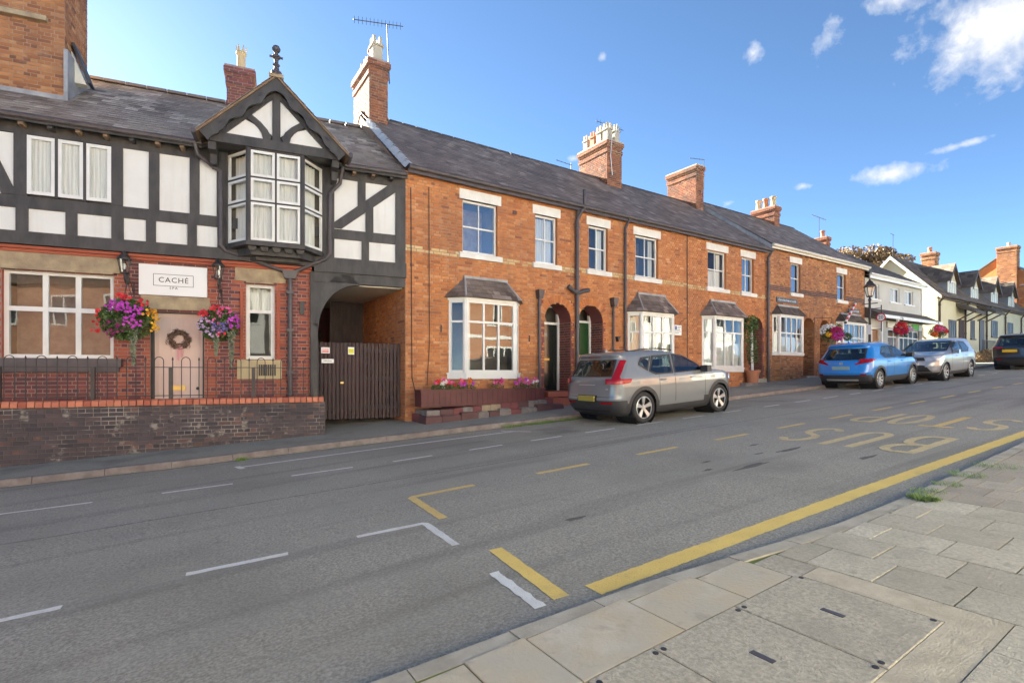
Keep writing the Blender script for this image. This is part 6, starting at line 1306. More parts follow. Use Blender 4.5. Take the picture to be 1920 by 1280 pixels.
def car(name, label, loc, rz, pitch, tab, L, wheels, paint_, spec):
    t = thing(name, label, 'car', loc, rz, 'cars parked along the far kerb', ry=pitch); sh = Shell(tab, L); O = dict(world=False)
    zs = []; z0, z1 = tab[0][0], tab[-1][0]; n = 60
    zs = [z0 + (z1 - z0) * i / n for i in range(n + 1)]; rings = [sh.outline(z) for z in zs]; m = len(rings[0])
    R, ra, wz = spec['R'], spec['R'] + .055, spec['R'] - .01
    body, clad = MB(), MB(); holes = [(k_, shrink(po, .025)) for nm_, mk_, k_, po, of_ in spec['patches'] if mk_ == 'autoglass']
    def zc(x): return spec['clad'](x)
    for sd in (1, -1):
        for i in range(n):
            for k in range(m - 1):
                q = [(*rings[i][k], zs[i]), (*rings[i][k + 1], zs[i]), (*rings[i + 1][k + 1], zs[i + 1]), (*rings[i + 1][k], zs[i + 1])]
                cx = sum(p[0] for p in q) / 4; cy = sum(p[1] for p in q) / 4; cz = sum(p[2] for p in q) / 4
                if cy > .5 and any((cx - wx) ** 2 + (cz - wz) ** 2 < ra ** 2 for wx in wheels): continue
                if cz > 1.0 and any(inside(po, cx, cz) if k_ == 'side' else (inside(po, cy, cz) and (cx < L * .3 if k_ == 'rear' else cx > L * .4)) for k_, po in holes): continue
                q = [(p[0], p[1] * sd, p[2]) for p in q]
                (clad if cz < zc(cx) else body).add(q if sd > 0 else q[::-1], [(0, 3, 2, 1)])
    top = rings[-1]; body.add([(x, y, z1) for x, y in top] + [(x, -y, z1) for x, y in reversed(top)], [tuple(range(2 * m))[::-1]])
    bot = rings[0]; clad.add([(x, y, z0) for x, y in bot] + [(x, -y, z0) for x, y in reversed(bot)], [tuple(range(2 * m))])
    for mb, nm, mk in ((body, 'body', paint_), (clad, 'lower_cladding', 'plastic')):
        key = {}; v2 = []; f2 = []                          # weld so that the shading is smooth
        for fc in mb.f:
            g = []
            for i in fc:
                kk = tuple(round(c, 4) for c in mb.v[i])
                if kk not in key: key[kk] = len(v2); v2.append(mb.v[i])
                if not g or g[-1] != key[kk]: g.append(key[kk])
            if len(set(g)) > 2: f2.append(tuple(dict.fromkeys(g)))
        mb.v, mb.f, mb.a = v2, f2, [.5] * len(f2); mb.obj(nm, mk, t, smooth=True, **O)
    P = lambda nm, mk, kind, poly, off=.006, sides=(1, -1), **k: [patch(sh, kind, poly, off, s, **k).obj(nm, mk, t, smooth=True, world=False) for s in (sides if kind == 'side' else (1,))]
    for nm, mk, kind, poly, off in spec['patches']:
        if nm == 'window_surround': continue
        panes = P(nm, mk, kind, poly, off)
        if mk == 'autoglass':
            for o_, s_ in zip(panes, (1, -1)): frit(sh, kind, poly, .009, s_).obj('pane_border', 'black_iron', o_, smooth=True, world=False)
    q = MB(); xm = L * .5; q.box(.45, L * .76, -.72, .72, .55, .60); q.box(L * .66, L * .76, -.70, .70, .60, 1.03); q.obj('cabin_floor', 'plastic', t, **O)
    for sx, sw in ((L * .46, .24), (L * .26, .24)):
        for sy in (-.36, .36):
            q = MB(); q.box(sx - .12, sx + .02, sy - sw, sy + sw, .6, 1.20); q.box(sx, sx + .45, sy - sw, sy + sw, .6, .80); q.box(sx - .12, sx - .02, sy - .12, sy + .12, 1.23, 1.40); q.obj('seat', 'plastic', t, **O)
    for sd in (1, -1):                                      # arch trims and wells
        for wx in wheels:
            mb = MB(); v = []; f = []
            for i in range(29):
                a = math.radians(-12 + 204 * i / 28)
                for r in (ra - .015, ra + spec['trim']):
                    x, z = wx + r * math.cos(a), max(tab[0][0] + .01, wz + r * math.sin(a)); v.append((x, (sh.W(x, z) + .010) * sd, z))
            for i in range(28): f.append((2 * i, 2 * i + 1, 2 * i + 3, 2 * i + 2))
            mb.add(v, f); mb.obj('arch_trim', spec.get('trim_m', 'plastic'), t, smooth=True, **O)
            mb = MB(); wy = interp(tab, .5, 3); mb.lathe([(ra - .01, wy * .99 - .02), (ra - .01, .35), (.01, .35)], (wx, 0, wz), 24, axis='y')
            if sd < 0: mb.v = [(x, -y, z) for x, y, z in mb.v]
            mb.obj('wheel_well', 'dark_alloy', t, **O)
            wo = wy - .015; mb = MB(); ri = R * .69
            mb.lathe([(ri, -.02), (ri + .01, -.004), (R * .86, .0), (R * .965, -.02), (R, -.055), (R, -.165), (R * .96, -.205), (ri, -.21)], (wx, wo, R), 36, axis='y')
            if sd < 0: mb.v = [(x, -y, z) for x, y, z in mb.v]
            tyre = mb.obj('wheel', 'rubber', t, smooth=True, **O)
            mb = MB(); mb.lathe([(ri + .004, -.012), (ri - .012, -.006), (ri - .02, -.03), (ri - .03, -.10), (.05, -.11)], (wx, wo, R), 36, axis='y')
            if sd < 0: mb.v = [(x, -y, z) for x, y, z in mb.v]
            mb.obj('rim_barrel', 'dark_alloy', tyre, smooth=True, **O); mb = MB(); ns = spec['spokes']
            for k in range(ns):
                a = k * 2 * math.pi / ns + .3; d = Vector((math.cos(a), math.sin(a))); e = Vector((-d.y, d.x)); w0, w1 = spec['spoke_w']
                q = [d * .03 - e * w0, d * (ri - .012) - e * w1, d * (ri - .012) + e * w1, d * .03 + e * w0]
                v = [(wx + p.x, wo - .008 - (.025 if i in (0, 3) else 0), R + p.y) for i, p in enumerate(q)] + [(wx + p.x, wo - .045, R + p.y) for p in q]
                mb.add(v, [(0, 1, 2, 3), (4, 7, 6, 5), (0, 4, 5, 1), (1, 5, 6, 2), (2, 6, 7, 3), (3, 7, 4, 0)])
            mb.lathe([(ri + .002, -.01), (ri - .014, -.004), (ri - .02, -.02)], (wx, wo, R), 36, axis='y'); mb.lathe([(.055, -.04), (.055, -.018), (.001, -.014)], (wx, wo, R), 14, axis='y')
            if sd < 0: mb.v = [(x, -y, z) for x, y, z in mb.v]
            mb.obj('spokes', 'alloy', tyre, **O)
        # mirror, handles
        mx, mz = spec['mirror']; wy = sh.W(mx, mz); mb = MB()
        mb.prism([(mx - .02, sd * (wy + .02), mz - .05), (mx + .10, sd * (wy + .03), mz - .06), (mx + .14, sd * (wy + .10), mz), (mx + .10, sd * (wy + .16), mz + .09), (mx - .03, sd * (wy + .10), mz + .10)], (0, sd * .05, 0)); mb.box(mx - .05, mx + .11, min(sd * (wy + .02), sd * (wy + .22)), max(sd * (wy + .02), sd * (wy + .22)), mz - .05, mz + .095); mb.obj('mirror', spec.get('mirror_m', 'plastic'), t, **O)
        for hx in spec['handles']:
            hz = spec['handle_z']; wy = sh.W(hx, hz); mb = MB(); mb.tube([(hx - .10, sd * (wy + .002), hz), (hx - .07, sd * (wy + .028), hz), (hx + .07, sd * (wy + .028), hz), (hx + .10, sd * (wy + .002), hz)], .014, 6); mb.obj('door_handle', spec.get('handle_m', paint_), t, **O)
        if spec.get('rails'):
            x0, x1, zr_ = spec['rails']; mb = MB(); pts = []
            for i in range(11):
                x = x0 + (x1 - x0) * i / 10; zz = zr_(i / 10); yy = .56; pts.append((x, sd * yy, zz))
            mb.tube(pts, .016, 6); mb.obj('roof_rail', spec.get('rail_m', 'black_iron'), t, smooth=True, **O)
    for nm, mk, x, y0, y1, z0_, z1_, kind in spec['plates']:
        mb = MB(); xx = (sh.XR((y0 + y1) / 2, (z0_ + z1_) / 2) if kind == 'rear' else sh.XF((y0 + y1) / 2, (z0_ + z1_) / 2)); d = -1 if kind == 'rear' else 1
        xs2 = sorted((xx - d * .02, xx + d * .025)); mb.box(xs2[0], xs2[1], y0, y1, z0_, z1_); mb.obj(nm, mk, t, **O)
    if spec.get('fin'): mb = MB(); x, z = spec['fin']; mb.prism([(x, -.02, z), (x + .14, -.02, z), (x + .02, -.02, z + .075)], (0, .04, 0)); mb.obj('aerial_fin', spec.get('fin_m', paint_), t, **O)
    return t
CREASE = lambda x0, x1, z: [('door_crease', 'plastic', 'side', [(x0, z), (x1, z + .02), (x1, z + .032), (x0, z + .012)], .002)]
SEAMS = lambda xs_, z0, z1: [('door_seam', 'dark_alloy', 'side', [(x - .006, z0), (x + .006, z0), (x + .006, z1), (x - .006, z1)], .003) for x in xs_]
# compact grey SUV seen from behind
tabA = [(.19, .30, 4.15, .78, .25, .45), (.26, .14, 4.34, .86, .28, .5), (.40, .05, 4.41, .905, .30, .55), (.58, .0, 4.43, .925, .30, .55), (.66, .03, 4.43, .93, .28, .55), (.84, .05, 4.40, .935, .25, .52), (.97, .06, 4.33, .93, .22, .5), (1.03, .08, 4.20, .915, .22, .5), (1.08, .12, 3.9, .90, .22, .6), (1.12, .15, 3.45, .885, .22, .5), (1.17, .18, 3.22, .865, .24, .35), (1.30, .25, 2.98, .82, .25, .35), (1.42, .31, 2.72, .775, .26, .35), (1.50, .30, 2.50, .745, .26, .35), (1.555, .24, 2.28, .70, .25, .35), (1.59, .30, 2.08, .655, .3, .35), (1.62, .62, 1.85, .58, .4, .4), (1.635, .95, 1.65, .46, .3, .3)]
cl = lambda x: .46 if x < .35 else (.36 if x > 4.0 else .40)
specA = dict(R=.355, clad=lambda x: .54 if x < .40 else (.47 if x < 1.4 or x > 3.0 else .36), trim=.07, spokes=5, spoke_w=(.022, .052), mirror=(2.92, 1.10), handles=(1.52, 2.55), handle_z=.95, rails=(.75, 2.25, lambda u: 1.60 + .055 * math.sin(math.pi * u)), fin=(.62, 1.615),
  patches=[('rear_window', 'autoglass', 'rear', [(-.66, 1.07), (.66, 1.07), (.60, 1.44), (-.60, 1.44)], .006), ('front_side_window', 'autoglass', 'side', [(1.93, 1.07), (2.98, 1.09), (2.80, 1.28), (2.45, 1.44), (2.02, 1.50)], .006), ('rear_side_window', 'autoglass', 'side', [(1.12, 1.14), (1.30, 1.07), (1.87, 1.07), (1.95, 1.50), (1.35, 1.48)], .006), ('quarter_window', 'autoglass', 'side', [(.85, 1.30), (1.08, 1.16), (1.30, 1.475), (.98, 1.45)], .006), ('windscreen', 'autoglass', 'front', [(-.72, 1.18), (.72, 1.18), (.62, 1.50), (-.62, 1.50)], .006),
    ('window_surround', 'black_iron', 'side', [(.80, 1.29), (1.10, 1.10), (1.28, 1.035), (3.03, 1.06), (2.86, 1.27), (2.48, 1.47), (2.0, 1.525), (1.2, 1.51), (.95, 1.475)], .003),
    ('tail_lamp', 'lamp_red', 'side', [(.04, .92), (.16, .90), (.50, .93), (.56, 1.01), (.20, 1.02), (.05, 1.03)], .012), ('tail_lamp', 'lamp_red', 'rear', [(.68, 1.0), (.72, .93), (.855, .91), (.855, 1.03), (.83, 1.06), (.745, 1.42), (.67, 1.42), (.74, 1.10)], .012), ('tail_lamp', 'lamp_red', 'rear', [(-.855, .91), (-.72, .93), (-.68, 1.0), (-.74, 1.10), (-.67, 1.42), (-.745, 1.42), (-.83, 1.06), (-.855, 1.03)], .012),
    ('reversing_lamp', 'lamp_clear', 'rear', [(-.80, .945), (-.72, .945), (-.72, .985), (-.80, .985)], .016), ('reversing_lamp', 'lamp_clear', 'rear', [(.72, .945), (.80, .945), (.80, .985), (.72, .985)], .016),
    ('reflector', 'lamp_red', 'rear', [(-.72, .48), (-.42, .48), (-.42, .52), (-.72, .52)], .008), ('reflector', 'lamp_red', 'rear', [(.42, .48), (.72, .48), (.72, .52), (.42, .52)], .008), ('tailgate_seam', 'dark_alloy', 'rear', [(-.68, .625), (.68, .625), (.68, .635), (-.68, .635)], .003), ('tailgate_lettering', 'alloy', 'rear', [(-.25, .885), (.30, .885), (.30, .905), (-.25, .905)], .005), ('badge', 'alloy', 'rear', [(-.62, .79), (-.55, .79), (-.55, .815), (-.62, .815)], .006), ('bumper_skid', 'dark_alloy', 'rear', [(-.6, .30), (.6, .30), (.6, .34), (-.6, .34)], .006), ('head_lamp', 'lamp_clear', 'side', [(3.95, .84), (4.3, .80), (4.28, .95), (4.0, .96)], .008), ('fuel_flap', 'car_grey', 'side', [(.72, .80), (.92, .80), (.92, .97), (.72, .97)], .003)] + SEAMS((1.40, 1.93, 3.02), .42, 1.05) + [('wiper', 'black_iron', 'rear', [(-.30, 1.085), (.02, 1.07), (.02, 1.085), (-.30, 1.105)], .016), ('high_brake_lamp', 'lamp_red', 'rear', [(-.2, 1.50), (.2, 1.50), (.2, 1.515), (-.2, 1.515)], .006), ('tailgate_shadow', 'dark_alloy', 'rear', [(-.32, .52), (.32, .52), (.32, .665), (-.32, .665)], .002)],  # dark tailgate patch paints the shadow behind the number plate
  plates=[('number_plate', 'plate_yellow', 0, -.26, .26, .535, .65, 'rear')])
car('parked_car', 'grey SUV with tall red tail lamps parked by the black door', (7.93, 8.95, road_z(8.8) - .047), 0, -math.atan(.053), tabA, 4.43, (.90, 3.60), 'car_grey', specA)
# blue SUV
tabB = [(.20, .28, 4.1, .76, .25, .45), (.28, .12, 4.28, .83, .28, .5), (.42, .04, 4.36, .875, .3, .55), (.58, .0, 4.38, .89, .32, .6), (.72, .04, 4.36, .90, .3, .6), (.86, .07, 4.28, .90, .28, .6), (.95, .10, 4.15, .895, .28, .6), (1.02, .15, 3.85, .88, .28, .6), (1.06, .19, 3.45, .865, .28, .5), (1.12, .26, 3.18, .84, .28, .35), (1.24, .37, 2.92, .80, .28, .35), (1.36, .46, 2.64, .755, .28, .35), (1.44, .46, 2.42, .72, .28, .35), (1.50, .38, 2.2, .675, .28, .35), (1.54, .46, 2.0, .62, .3, .35), (1.57, .8, 1.8, .54, .4, .4), (1.585, 1.1, 1.6, .42, .25, .25)]
specB = dict(R=.34, clad=lambda x: .50 if x < .35 else .40, trim=.06, spokes=10, spoke_w=(.012, .016), mirror=(2.88, 1.05), handles=(1.5, 2.5), handle_z=.90, rails=(.9, 2.3, lambda u: 1.535 + .055 * math.sin(math.pi * u)), rail_m='alloy', fin=(.62, 1.56), mirror_m='dark_alloy',
  patches=[('window_surround', 'black_iron', 'side', [(.93, 1.15), (1.22, 1.0), (3.0, 1.03), (2.76, 1.26), (2.42, 1.43), (1.92, 1.465), (1.26, 1.45)], .003), ('rear_window', 'autoglass', 'rear', [(-.66, 1.04), (-.52, 1.0), (.52, 1.0), (.66, 1.04), (.60, 1.38), (-.60, 1.38)], .006), ('front_side_window', 'autoglass', 'side', [(1.85, 1.02), (2.95, 1.05), (2.72, 1.25), (2.4, 1.40), (1.92, 1.44)], .006), ('rear_side_window', 'autoglass', 'side', [(1.0, 1.16), (1.25, 1.03), (1.80, 1.02), (1.87, 1.44), (1.3, 1.42)], .006), ('windscreen', 'autoglass', 'front', [(-.70, 1.12), (.70, 1.12), (.60, 1.44), (-.60, 1.44)], .006),
    ('tail_lamp', 'lamp_red', 'rear', [(-.82, .92), (-.45, .83), (-.40, .86), (-.60, .96), (-.82, 1.02)], .012), ('tail_lamp', 'lamp_red', 'rear', [(.40, .86), (.45, .83), (.82, .92), (.82, 1.02), (.60, .96)], .012), ('tail_lamp', 'lamp_red', 'side', [(.06, .92), (.30, .93), (.62, 1.02), (.30, 1.03), (.12, 1.02)], .012), ('reflector', 'lamp_red', 'rear', [(-.74, .50), (-.58, .50), (-.58, .54), (-.74, .54)], .008), ('reflector', 'lamp_red', 'rear', [(.58, .50), (.74, .50), (.74, .54), (.58, .54)], .008), ('head_lamp', 'lamp_clear', 'side', [(3.85, .80), (4.22, .76), (4.2, .88), (3.9, .92)], .008), ('skid_plate', 'alloy', 'rear', [(-.5, .30), (.5, .30), (.5, .36), (-.5, .36)], .006)] + SEAMS((1.35, 1.86, 2.98), .42, 1.0),
  plates=[('number_plate', 'plate_green', 0, -.27, .27, .68, .79, 'rear'), ('emblem', 'alloy', 0, -.05, .05, .86, .93, 'rear')])
car('parked_car', 'bright blue SUV parked nose to nose with the silver SUV', (19.15, 8.72, road_z(20.0) - .045), 0, -math.atan(.053), tabB, 4.38, (.85, 3.50), 'car_blue', specB)
# silver SUV facing downhill
tabC = [(.20, .28, 4.05, .74, .25, .4), (.28, .12, 4.27, .82, .28, .45), (.42, .04, 4.35, .865, .3, .5), (.58, .0, 4.36, .88, .32, .5), (.72, .04, 4.34, .885, .3, .5), (.86, .07, 4.28, .885, .28, .5), (.97, .10, 4.18, .88, .28, .5), (1.03, .14, 3.85, .87, .28, .6), (1.08, .18, 3.45, .855, .28, .5), (1.14, .24, 3.2, .83, .28, .35), (1.28, .34, 2.88, .785, .28, .35), (1.42, .42, 2.58, .735, .28, .35), (1.50, .36, 2.36, .695, .28, .35), (1.56, .40, 2.1, .64, .3, .35), (1.60, .8, 1.85, .55, .4, .4), (1.615, 1.1, 1.6, .42, .25, .25)]
specC = dict(R=.345, clad=lambda x: .34, trim=.05, trim_m='car_silver', spokes=7, spoke_w=(.016, .026), mirror=(2.84, 1.06), handles=(1.5, 2.5), handle_z=.92, rails=None, mirror_m='car_silver',
  patches=[('window_surround', 'black_iron', 'side', [(.93, 1.15), (1.22, 1.0), (3.0, 1.03), (2.76, 1.26), (2.42, 1.43), (1.92, 1.465), (1.26, 1.45)], .003), ('windscreen', 'autoglass', 'front', [(-.72, 1.12), (.72, 1.12), (.62, 1.49), (-.62, 1.49)], .006), ('front_side_window', 'autoglass', 'side', [(1.85, 1.04), (2.95, 1.07), (2.70, 1.28), (2.4, 1.43), (1.92, 1.47)], .006), ('rear_side_window', 'autoglass', 'side', [(1.0, 1.18), (1.25, 1.05), (1.80, 1.04), (1.87, 1.47), (1.3, 1.45)], .006), ('rear_window', 'autoglass', 'rear', [(-.62, 1.08), (.62, 1.08), (.58, 1.44), (-.58, 1.44)], .006),
    ('head_lamp', 'lamp_clear', 'front', [(-.86, .80), (-.42, .76), (-.42, .88), (-.86, .95)], .010), ('head_lamp', 'lamp_clear', 'front', [(.42, .76), (.86, .80), (.86, .95), (.42, .88)], .010), ('head_lamp', 'lamp_clear', 'side', [(3.9, .86), (4.18, .80), (4.16, .94), (3.92, .95)], .008), ('grille', 'dark_alloy', 'front', [(-.42, .78), (.42, .78), (.38, .90), (-.38, .90)], .008), ('lower_grille', 'dark_alloy', 'front', [(-.62, .36), (.62, .36), (.42, .62), (-.42, .62)], .008), ('chrome_bar', 'alloy', 'front', [(-.7, .66), (-.45, .54), (-.41, .58), (-.66, .72)], .014), ('chrome_bar', 'alloy', 'front', [(.41, .58), (.45, .54), (.7, .66), (.66, .72)], .014), ('fog_lamp', 'lamp_clear', 'front', [(-.74, .42), (-.62, .42), (-.62, .52), (-.74, .52)], .012), ('fog_lamp', 'lamp_clear', 'front', [(.62, .42), (.74, .42), (.74, .52), (.62, .52)], .012), ('tail_lamp', 'lamp_red', 'side', [(.06, .9), (.36, .92), (.4, 1.02), (.12, 1.03)], .012)] + SEAMS((1.35, 1.86, 2.98), .36, 1.02),
  plates=[('number_plate', 'sign_white', 0, -.26, .26, .62, .73, 'front')])
car('parked_car', 'silver grey SUV facing downhill in front of the shop', (28.15, 8.33, road_z(24.7 + 3.45 - .9) + .047), math.pi, math.atan(.053), tabC, 4.36, (.88, 3.54), 'car_silver', specC)
# dark SUV at the right edge
tabD = [(r[0] * 1.03, r[1] * 1.0, r[2] * 1.04, r[3] * 1.03, r[4], r[5]) for r in tabA]
specD = dict(R=.365, clad=lambda x: .50 if x < .4 else .40, trim=.05, spokes=7, spoke_w=(.02, .03), mirror=(3.02, 1.14), handles=(1.55, 2.6), handle_z=.98, rails=None, fin=(.7, 1.66),
  patches=[('rear_window', 'autoglass', 'rear', [(-.68, 1.14), (.68, 1.14), (.6, 1.46), (-.6, 1.46)], .006), ('tail_lamp', 'lamp_red', 'rear', [(-.86, 1.0), (-.5, 1.0), (-.5, 1.08), (-.86, 1.08)], .01), ('tail_lamp', 'lamp_red', 'rear', [(.5, 1.0), (.86, 1.0), (.86, 1.08), (.5, 1.08)], .01), ('reflector', 'lamp_red', 'rear', [(.5, .5), (.72, .5), (.72, .54), (.5, .54)], .008), ('reflector', 'lamp_red', 'rear', [(-.72, .5), (-.5, .5), (-.5, .54), (-.72, .54)], .008), ('front_side_window', 'autoglass', 'side', [(2.0, 1.1), (3.05, 1.12), (2.85, 1.32), (2.5, 1.48), (2.08, 1.54)], .006), ('rear_side_window', 'autoglass', 'side', [(1.0, 1.2), (1.3, 1.1), (1.93, 1.1), (2.0, 1.54), (1.2, 1.5)], .006)],
  plates=[('number_plate', 'plate_bright', 0, -.02, .50, .84, .96, 'rear')])
car('parked_car', 'charcoal SUV with bright yellow rear plate at the right edge', (32.6, 7.32, road_z(33.4) - .047), 0, -math.atan(.053), tabD, 4.6, (.9, 3.75), 'car_dark', specD)
# ------------------------------------------------------------------ street furniture, plants, aerials
LP = thing('street_lamp', 'black lamp post with glazed lantern carrying the 20 sign bracket', 'lamp post', (24.8, 10.15, pav_z(24.8))); c = (24.8, 10.15, 0); zb = pav_z(24.8)
q = MB(); q.lathe([(.15, zb), (.15, zb + .5), (.10, zb + .6), (.085, zb + .65), (.07, zb + 1.2), (.055, zb + 1.25), (.045, zb + 3.2), (.06, zb + 3.22), (.06, zb + 3.28), (.035, zb + 3.34), (.03, 4.82)], c, 12); q.tube([(24.8, 9.85, 4.55), (24.8, 10.45, 4.55)], .02, 6); q.obj('post', 'black_iron', LP)
q = MB(); q.lathe([(.09, 4.82), (.12, 4.86), (.12, 4.88)], c, 4)
for k in range(4):
    a = k * math.pi / 2; q.tube([(c[0] + .12 * math.cos(a), c[1] + .12 * math.sin(a), 4.86), (c[0] + .22 * math.cos(a), c[1] + .22 * math.sin(a), 5.27)], .013, 4)
q.lathe([(.25, 5.26), (.25, 5.29), (.12, 5.43), (.13, 5.45), (.06, 5.52), (.03, 5.55), (.03, 5.58), (.001, 5.62)], c, 4); q.obj('lantern_frame', 'black_iron', LP); q = MB(); q.lathe([(.115, 4.88), (.215, 5.26)], c, 4); q.obj('lantern_glass', 'glass_lamp', LP)
q = MB(); q.box(24.73, 24.75, 10.06, 10.24, 3.25, 3.65); q.obj('notice_plate', 'sign_white', LP)
RS = thing('speed_limit_sign', 'round white 20 sign with red border hung from the lamp post arms', 'sign', (24.8, 9.72, 3.9)); q = MB(); q.tube([(24.8, 10.12, 4.32), (24.8, 9.72, 4.34)], .012, 5); q.tube([(24.8, 10.12, 3.45), (24.8, 9.72, 3.45)], .012, 5); q.tube([(24.8, 9.72, 3.35), (24.8, 9.72, 4.45)], .022, 6); q.obj('bracket', 'black_iron', RS)
q = MB(); q.lathe([(.001, -.004), (.175, -.004), (.175, .01), (.001, .01)], (24.76, 9.72, 3.93), 24, axis='x'); q.obj('plate', 'sign_red', RS); q = MB(); q.lathe([(.001, -.008), (.135, -.008), (.135, -.004)], (24.76, 9.72, 3.93), 24, axis='x'); q.obj('plate_face', 'sign_white', RS)
lettering(RS, '20', .2, (-.052, .0, .03), -math.pi / 2, 'ink')
WS = thing('wall_notice', 'small white notice with blue mark beside the second bay window', 'sign', (15.0, Y0 - .02, 2.95)); q = MB(); q.box(14.83, 15.20, Y0 - .03, Y0 - .002, 2.95, 3.30); q.obj('plate', 'sign_white', WS); q = MB(); q.box(14.85, 14.96, Y0 - .034, Y0 - .031, 3.13, 3.27); q.obj('blue_mark', 'sign_blue', WS)
q = MB()
for i, (a, b) in enumerate(((.16, .34), (.16, .30), (.04, .30), (.04, .34), (.04, .22))): q.box(14.83 + a, 14.83 + b, Y0 - .034, Y0 - .031, 3.24 - .055 * i, 3.255 - .055 * i)
q.obj('print', 'ink', WS)
# flower trough on its stone ledge
LD = thing('stone_ledge', 'worn stone and brick ledge under the maroon flower trough', 'ledge', (7, 11.5, .4)); zt = .84
x = 5.02; i = 0; rr = random.Random(5)
while x < 9.1:
    w = rr.uniform(.28, .52); mk = rr.choice(['kerb_dark', 'brick_blue', 'brick_blue', 'kerb_dark', 'brick_plum', 'brick_blue']) if i else 'brick_blue'
    q = MB(); q.cbox(x + .006, x + w - .006, 11.28 + rr.uniform(-.015, .015), 11.75, road_z(x) + .02, road_z(x) + .29 + rr.uniform(-.03, .03), .03); q.obj('ledge_stone', mk, LD); x += w; i += 1
x = 5.1
while x < 8.75:
    w = rr.uniform(.22, .36); q = MB(); q.cbox(x + .005, x + w - .005, 11.42, 12.1, road_z(x) + .2, max(.72, road_z(x) + .42), .012); q.obj('ledge_block', rr.choice(['brick_plum', 'kerb_dark', 'brick_plum', 'brick_blue', 'sandstone']), LD); x += w
q = MB(); q.box(5.05, 9.0, 11.75, 12.19, .2, .62); q.obj('ledge_fill', 'brick_plum', LD)
TR = thing('flower_trough', 'long maroon wooden trough of geraniums beneath the first bay window', 'planter', (6.8, 11.6, .8))
q = MB(); q.box(4.98, 8.62, 11.46, 11.49, .80, 1.205); q.box(4.98, 8.62, 11.80, 11.83, .80, 1.205); q.box(4.98, 5.01, 11.49, 11.80, .80, 1.205); q.box(8.59, 8.62, 11.49, 11.80, .80, 1.205); q.box(5.01, 8.59, 11.49, 11.80, .80, 1.12); q.obj('trough', 'planter', TR)
q = MB(); q.box(4.96, 8.64, 11.44, 11.462, 1.16, 1.215); q.obj('trough_rim', 'planter', TR)
for i in range(24): q = MB(); x = 5.0 + i * .15; q.box(x + .004, x + .146, 11.450, 11.459, .81, 1.155); q.obj('board', 'planter', TR)
for cx, n, cols in ((5.55, 420, ('pink', 'red', 'white')), (5.95, 300, ('red', 'pink')), (6.3, 160, ('magenta', 'orange')), (7.15, 180, ('cerise', 'pink')), (7.9, 190, ('pink', 'magenta')), (8.3, 220, ('pink', 'pink', 'white'))):
    pl = thing('geranium', '%s geranium in the maroon trough, %s' % (cols[0], {5.55: 'leftmost clump', 5.95: 'second clump from the left', 6.3: 'below the left bay post', 7.15: 'under the middle of the bay', 7.9: 'under the right bay post', 8.3: 'beside the downpipe'}[cx]), 'plant', (cx, 11.62, 1.15), group='geraniums in the trough')
    q = MB(); leafcloud(q, (cx, 11.62, 1.24), (.24, .13, .11), n, .028); q.obj('leaves', 'leaf', pl, kind='stuff')
    for k, cc in enumerate(cols):
        q = MB(); 
        for _ in range(3):
            bx, bz = cx + R2(-.2, .2), 1.36 + R2(-.03, .1); blossoms(q, [(bx + R2(-.045, .045), 11.58 + R2(-.05, .04), bz + R2(-.04, .04)) for _ in range(11)], .028); q.tube([(bx, 11.6, 1.2), (bx, 11.58, bz)], .005, 4)
        q.obj('blossom', 'fl_' + cc, pl, kind='stuff')
PT = thing('potted_climber', 'variegated climber on a white stake in a terracotta pot by the doorway', 'plant', (19.0, 11.85, pav_z(19) + .1)); zz = pav_z(19) + .10
q = MB(); q.lathe([(.001, 0), (.20, 0), (.26, .40), (.30, .40), (.30, .48), (.24, .48), (.23, .42), (.001, .42)], (19.0, 11.85, zz), 18); q.obj('pot', 'terracotta', PT); q = MB(); q.tube([(19.0, 11.85, zz + .4), (19.02, 11.9, zz + 2.2)], .05, 8); q.obj('stake', 'white', PT)
q = MB(); leafcloud(q, (18.95, 11.85, zz + 2.3), (.34, .26, .34), 420, .055, seed=1); leafcloud(q, (19.0, 11.88, zz + 1.4), (.20, .18, .8), 420, .05, seed=2); leafcloud(q, (18.75, 11.9, zz + 1.9), (.12, .14, .4), 120, .05, seed=3); leafcloud(q, (19.25, 11.9, zz + 1.2), (.14, .14, .5), 120, .05, seed=4); q.obj('leaves', 'leaf', PT, kind='stuff')
q = MB(); q.box(18.2, 20.6, 11.6, 12.1, pav_z(19) - .05, pav_z(19) + .1); q.obj('plinth', 'kerb_dark', PT)
RB = lambda x, y, z: Matrix.Translation((x, y, z)) @ Matrix.Rotation(-1.1, 4, 'Z')
hanging_basket('hanging_basket', 'big basket of cerise petunias with white and yellow flowers before the striped pole', RB(24.35, 11.45, 3.36), (0, 0, 0), .46, .42, [('cerise', .18, -.02, .26, .30, 120, .04), ('magenta', .26, -.15, .2, .2, 40, .04), ('white', -.15, .3, .25, .1, 60, .04), ('white', -.35, .1, .12, .15, 30, .04), ('yellow', -.12, -.06, .1, .1, 26, .05)], [(.0, .7, .12)], (0, 0, .7), 1300, arm=[(24.35, 11.45, 4.05), (24.35, 12.18, 4.1), (24.35, 12.18, 3.8)])
hanging_basket('hanging_basket', 'basket of dark red flowers left of the green shop panel', RB(31.3, 11.3, 3.86), (0, 0, 0), .44, .42, [('red', -.1, .22, .2, .14, 50, .05), ('red', -.1, .0, .28, .24, 70, .05), ('cerise', -.1, -.1, .3, .2, 40, .05), ('mauve', .3, -.02, .1, .1, 24, .05)], [], (0, 0, .6), 800, arm=[(31.3, 11.3, 4.45), (31.3, 11.46, 4.46)])
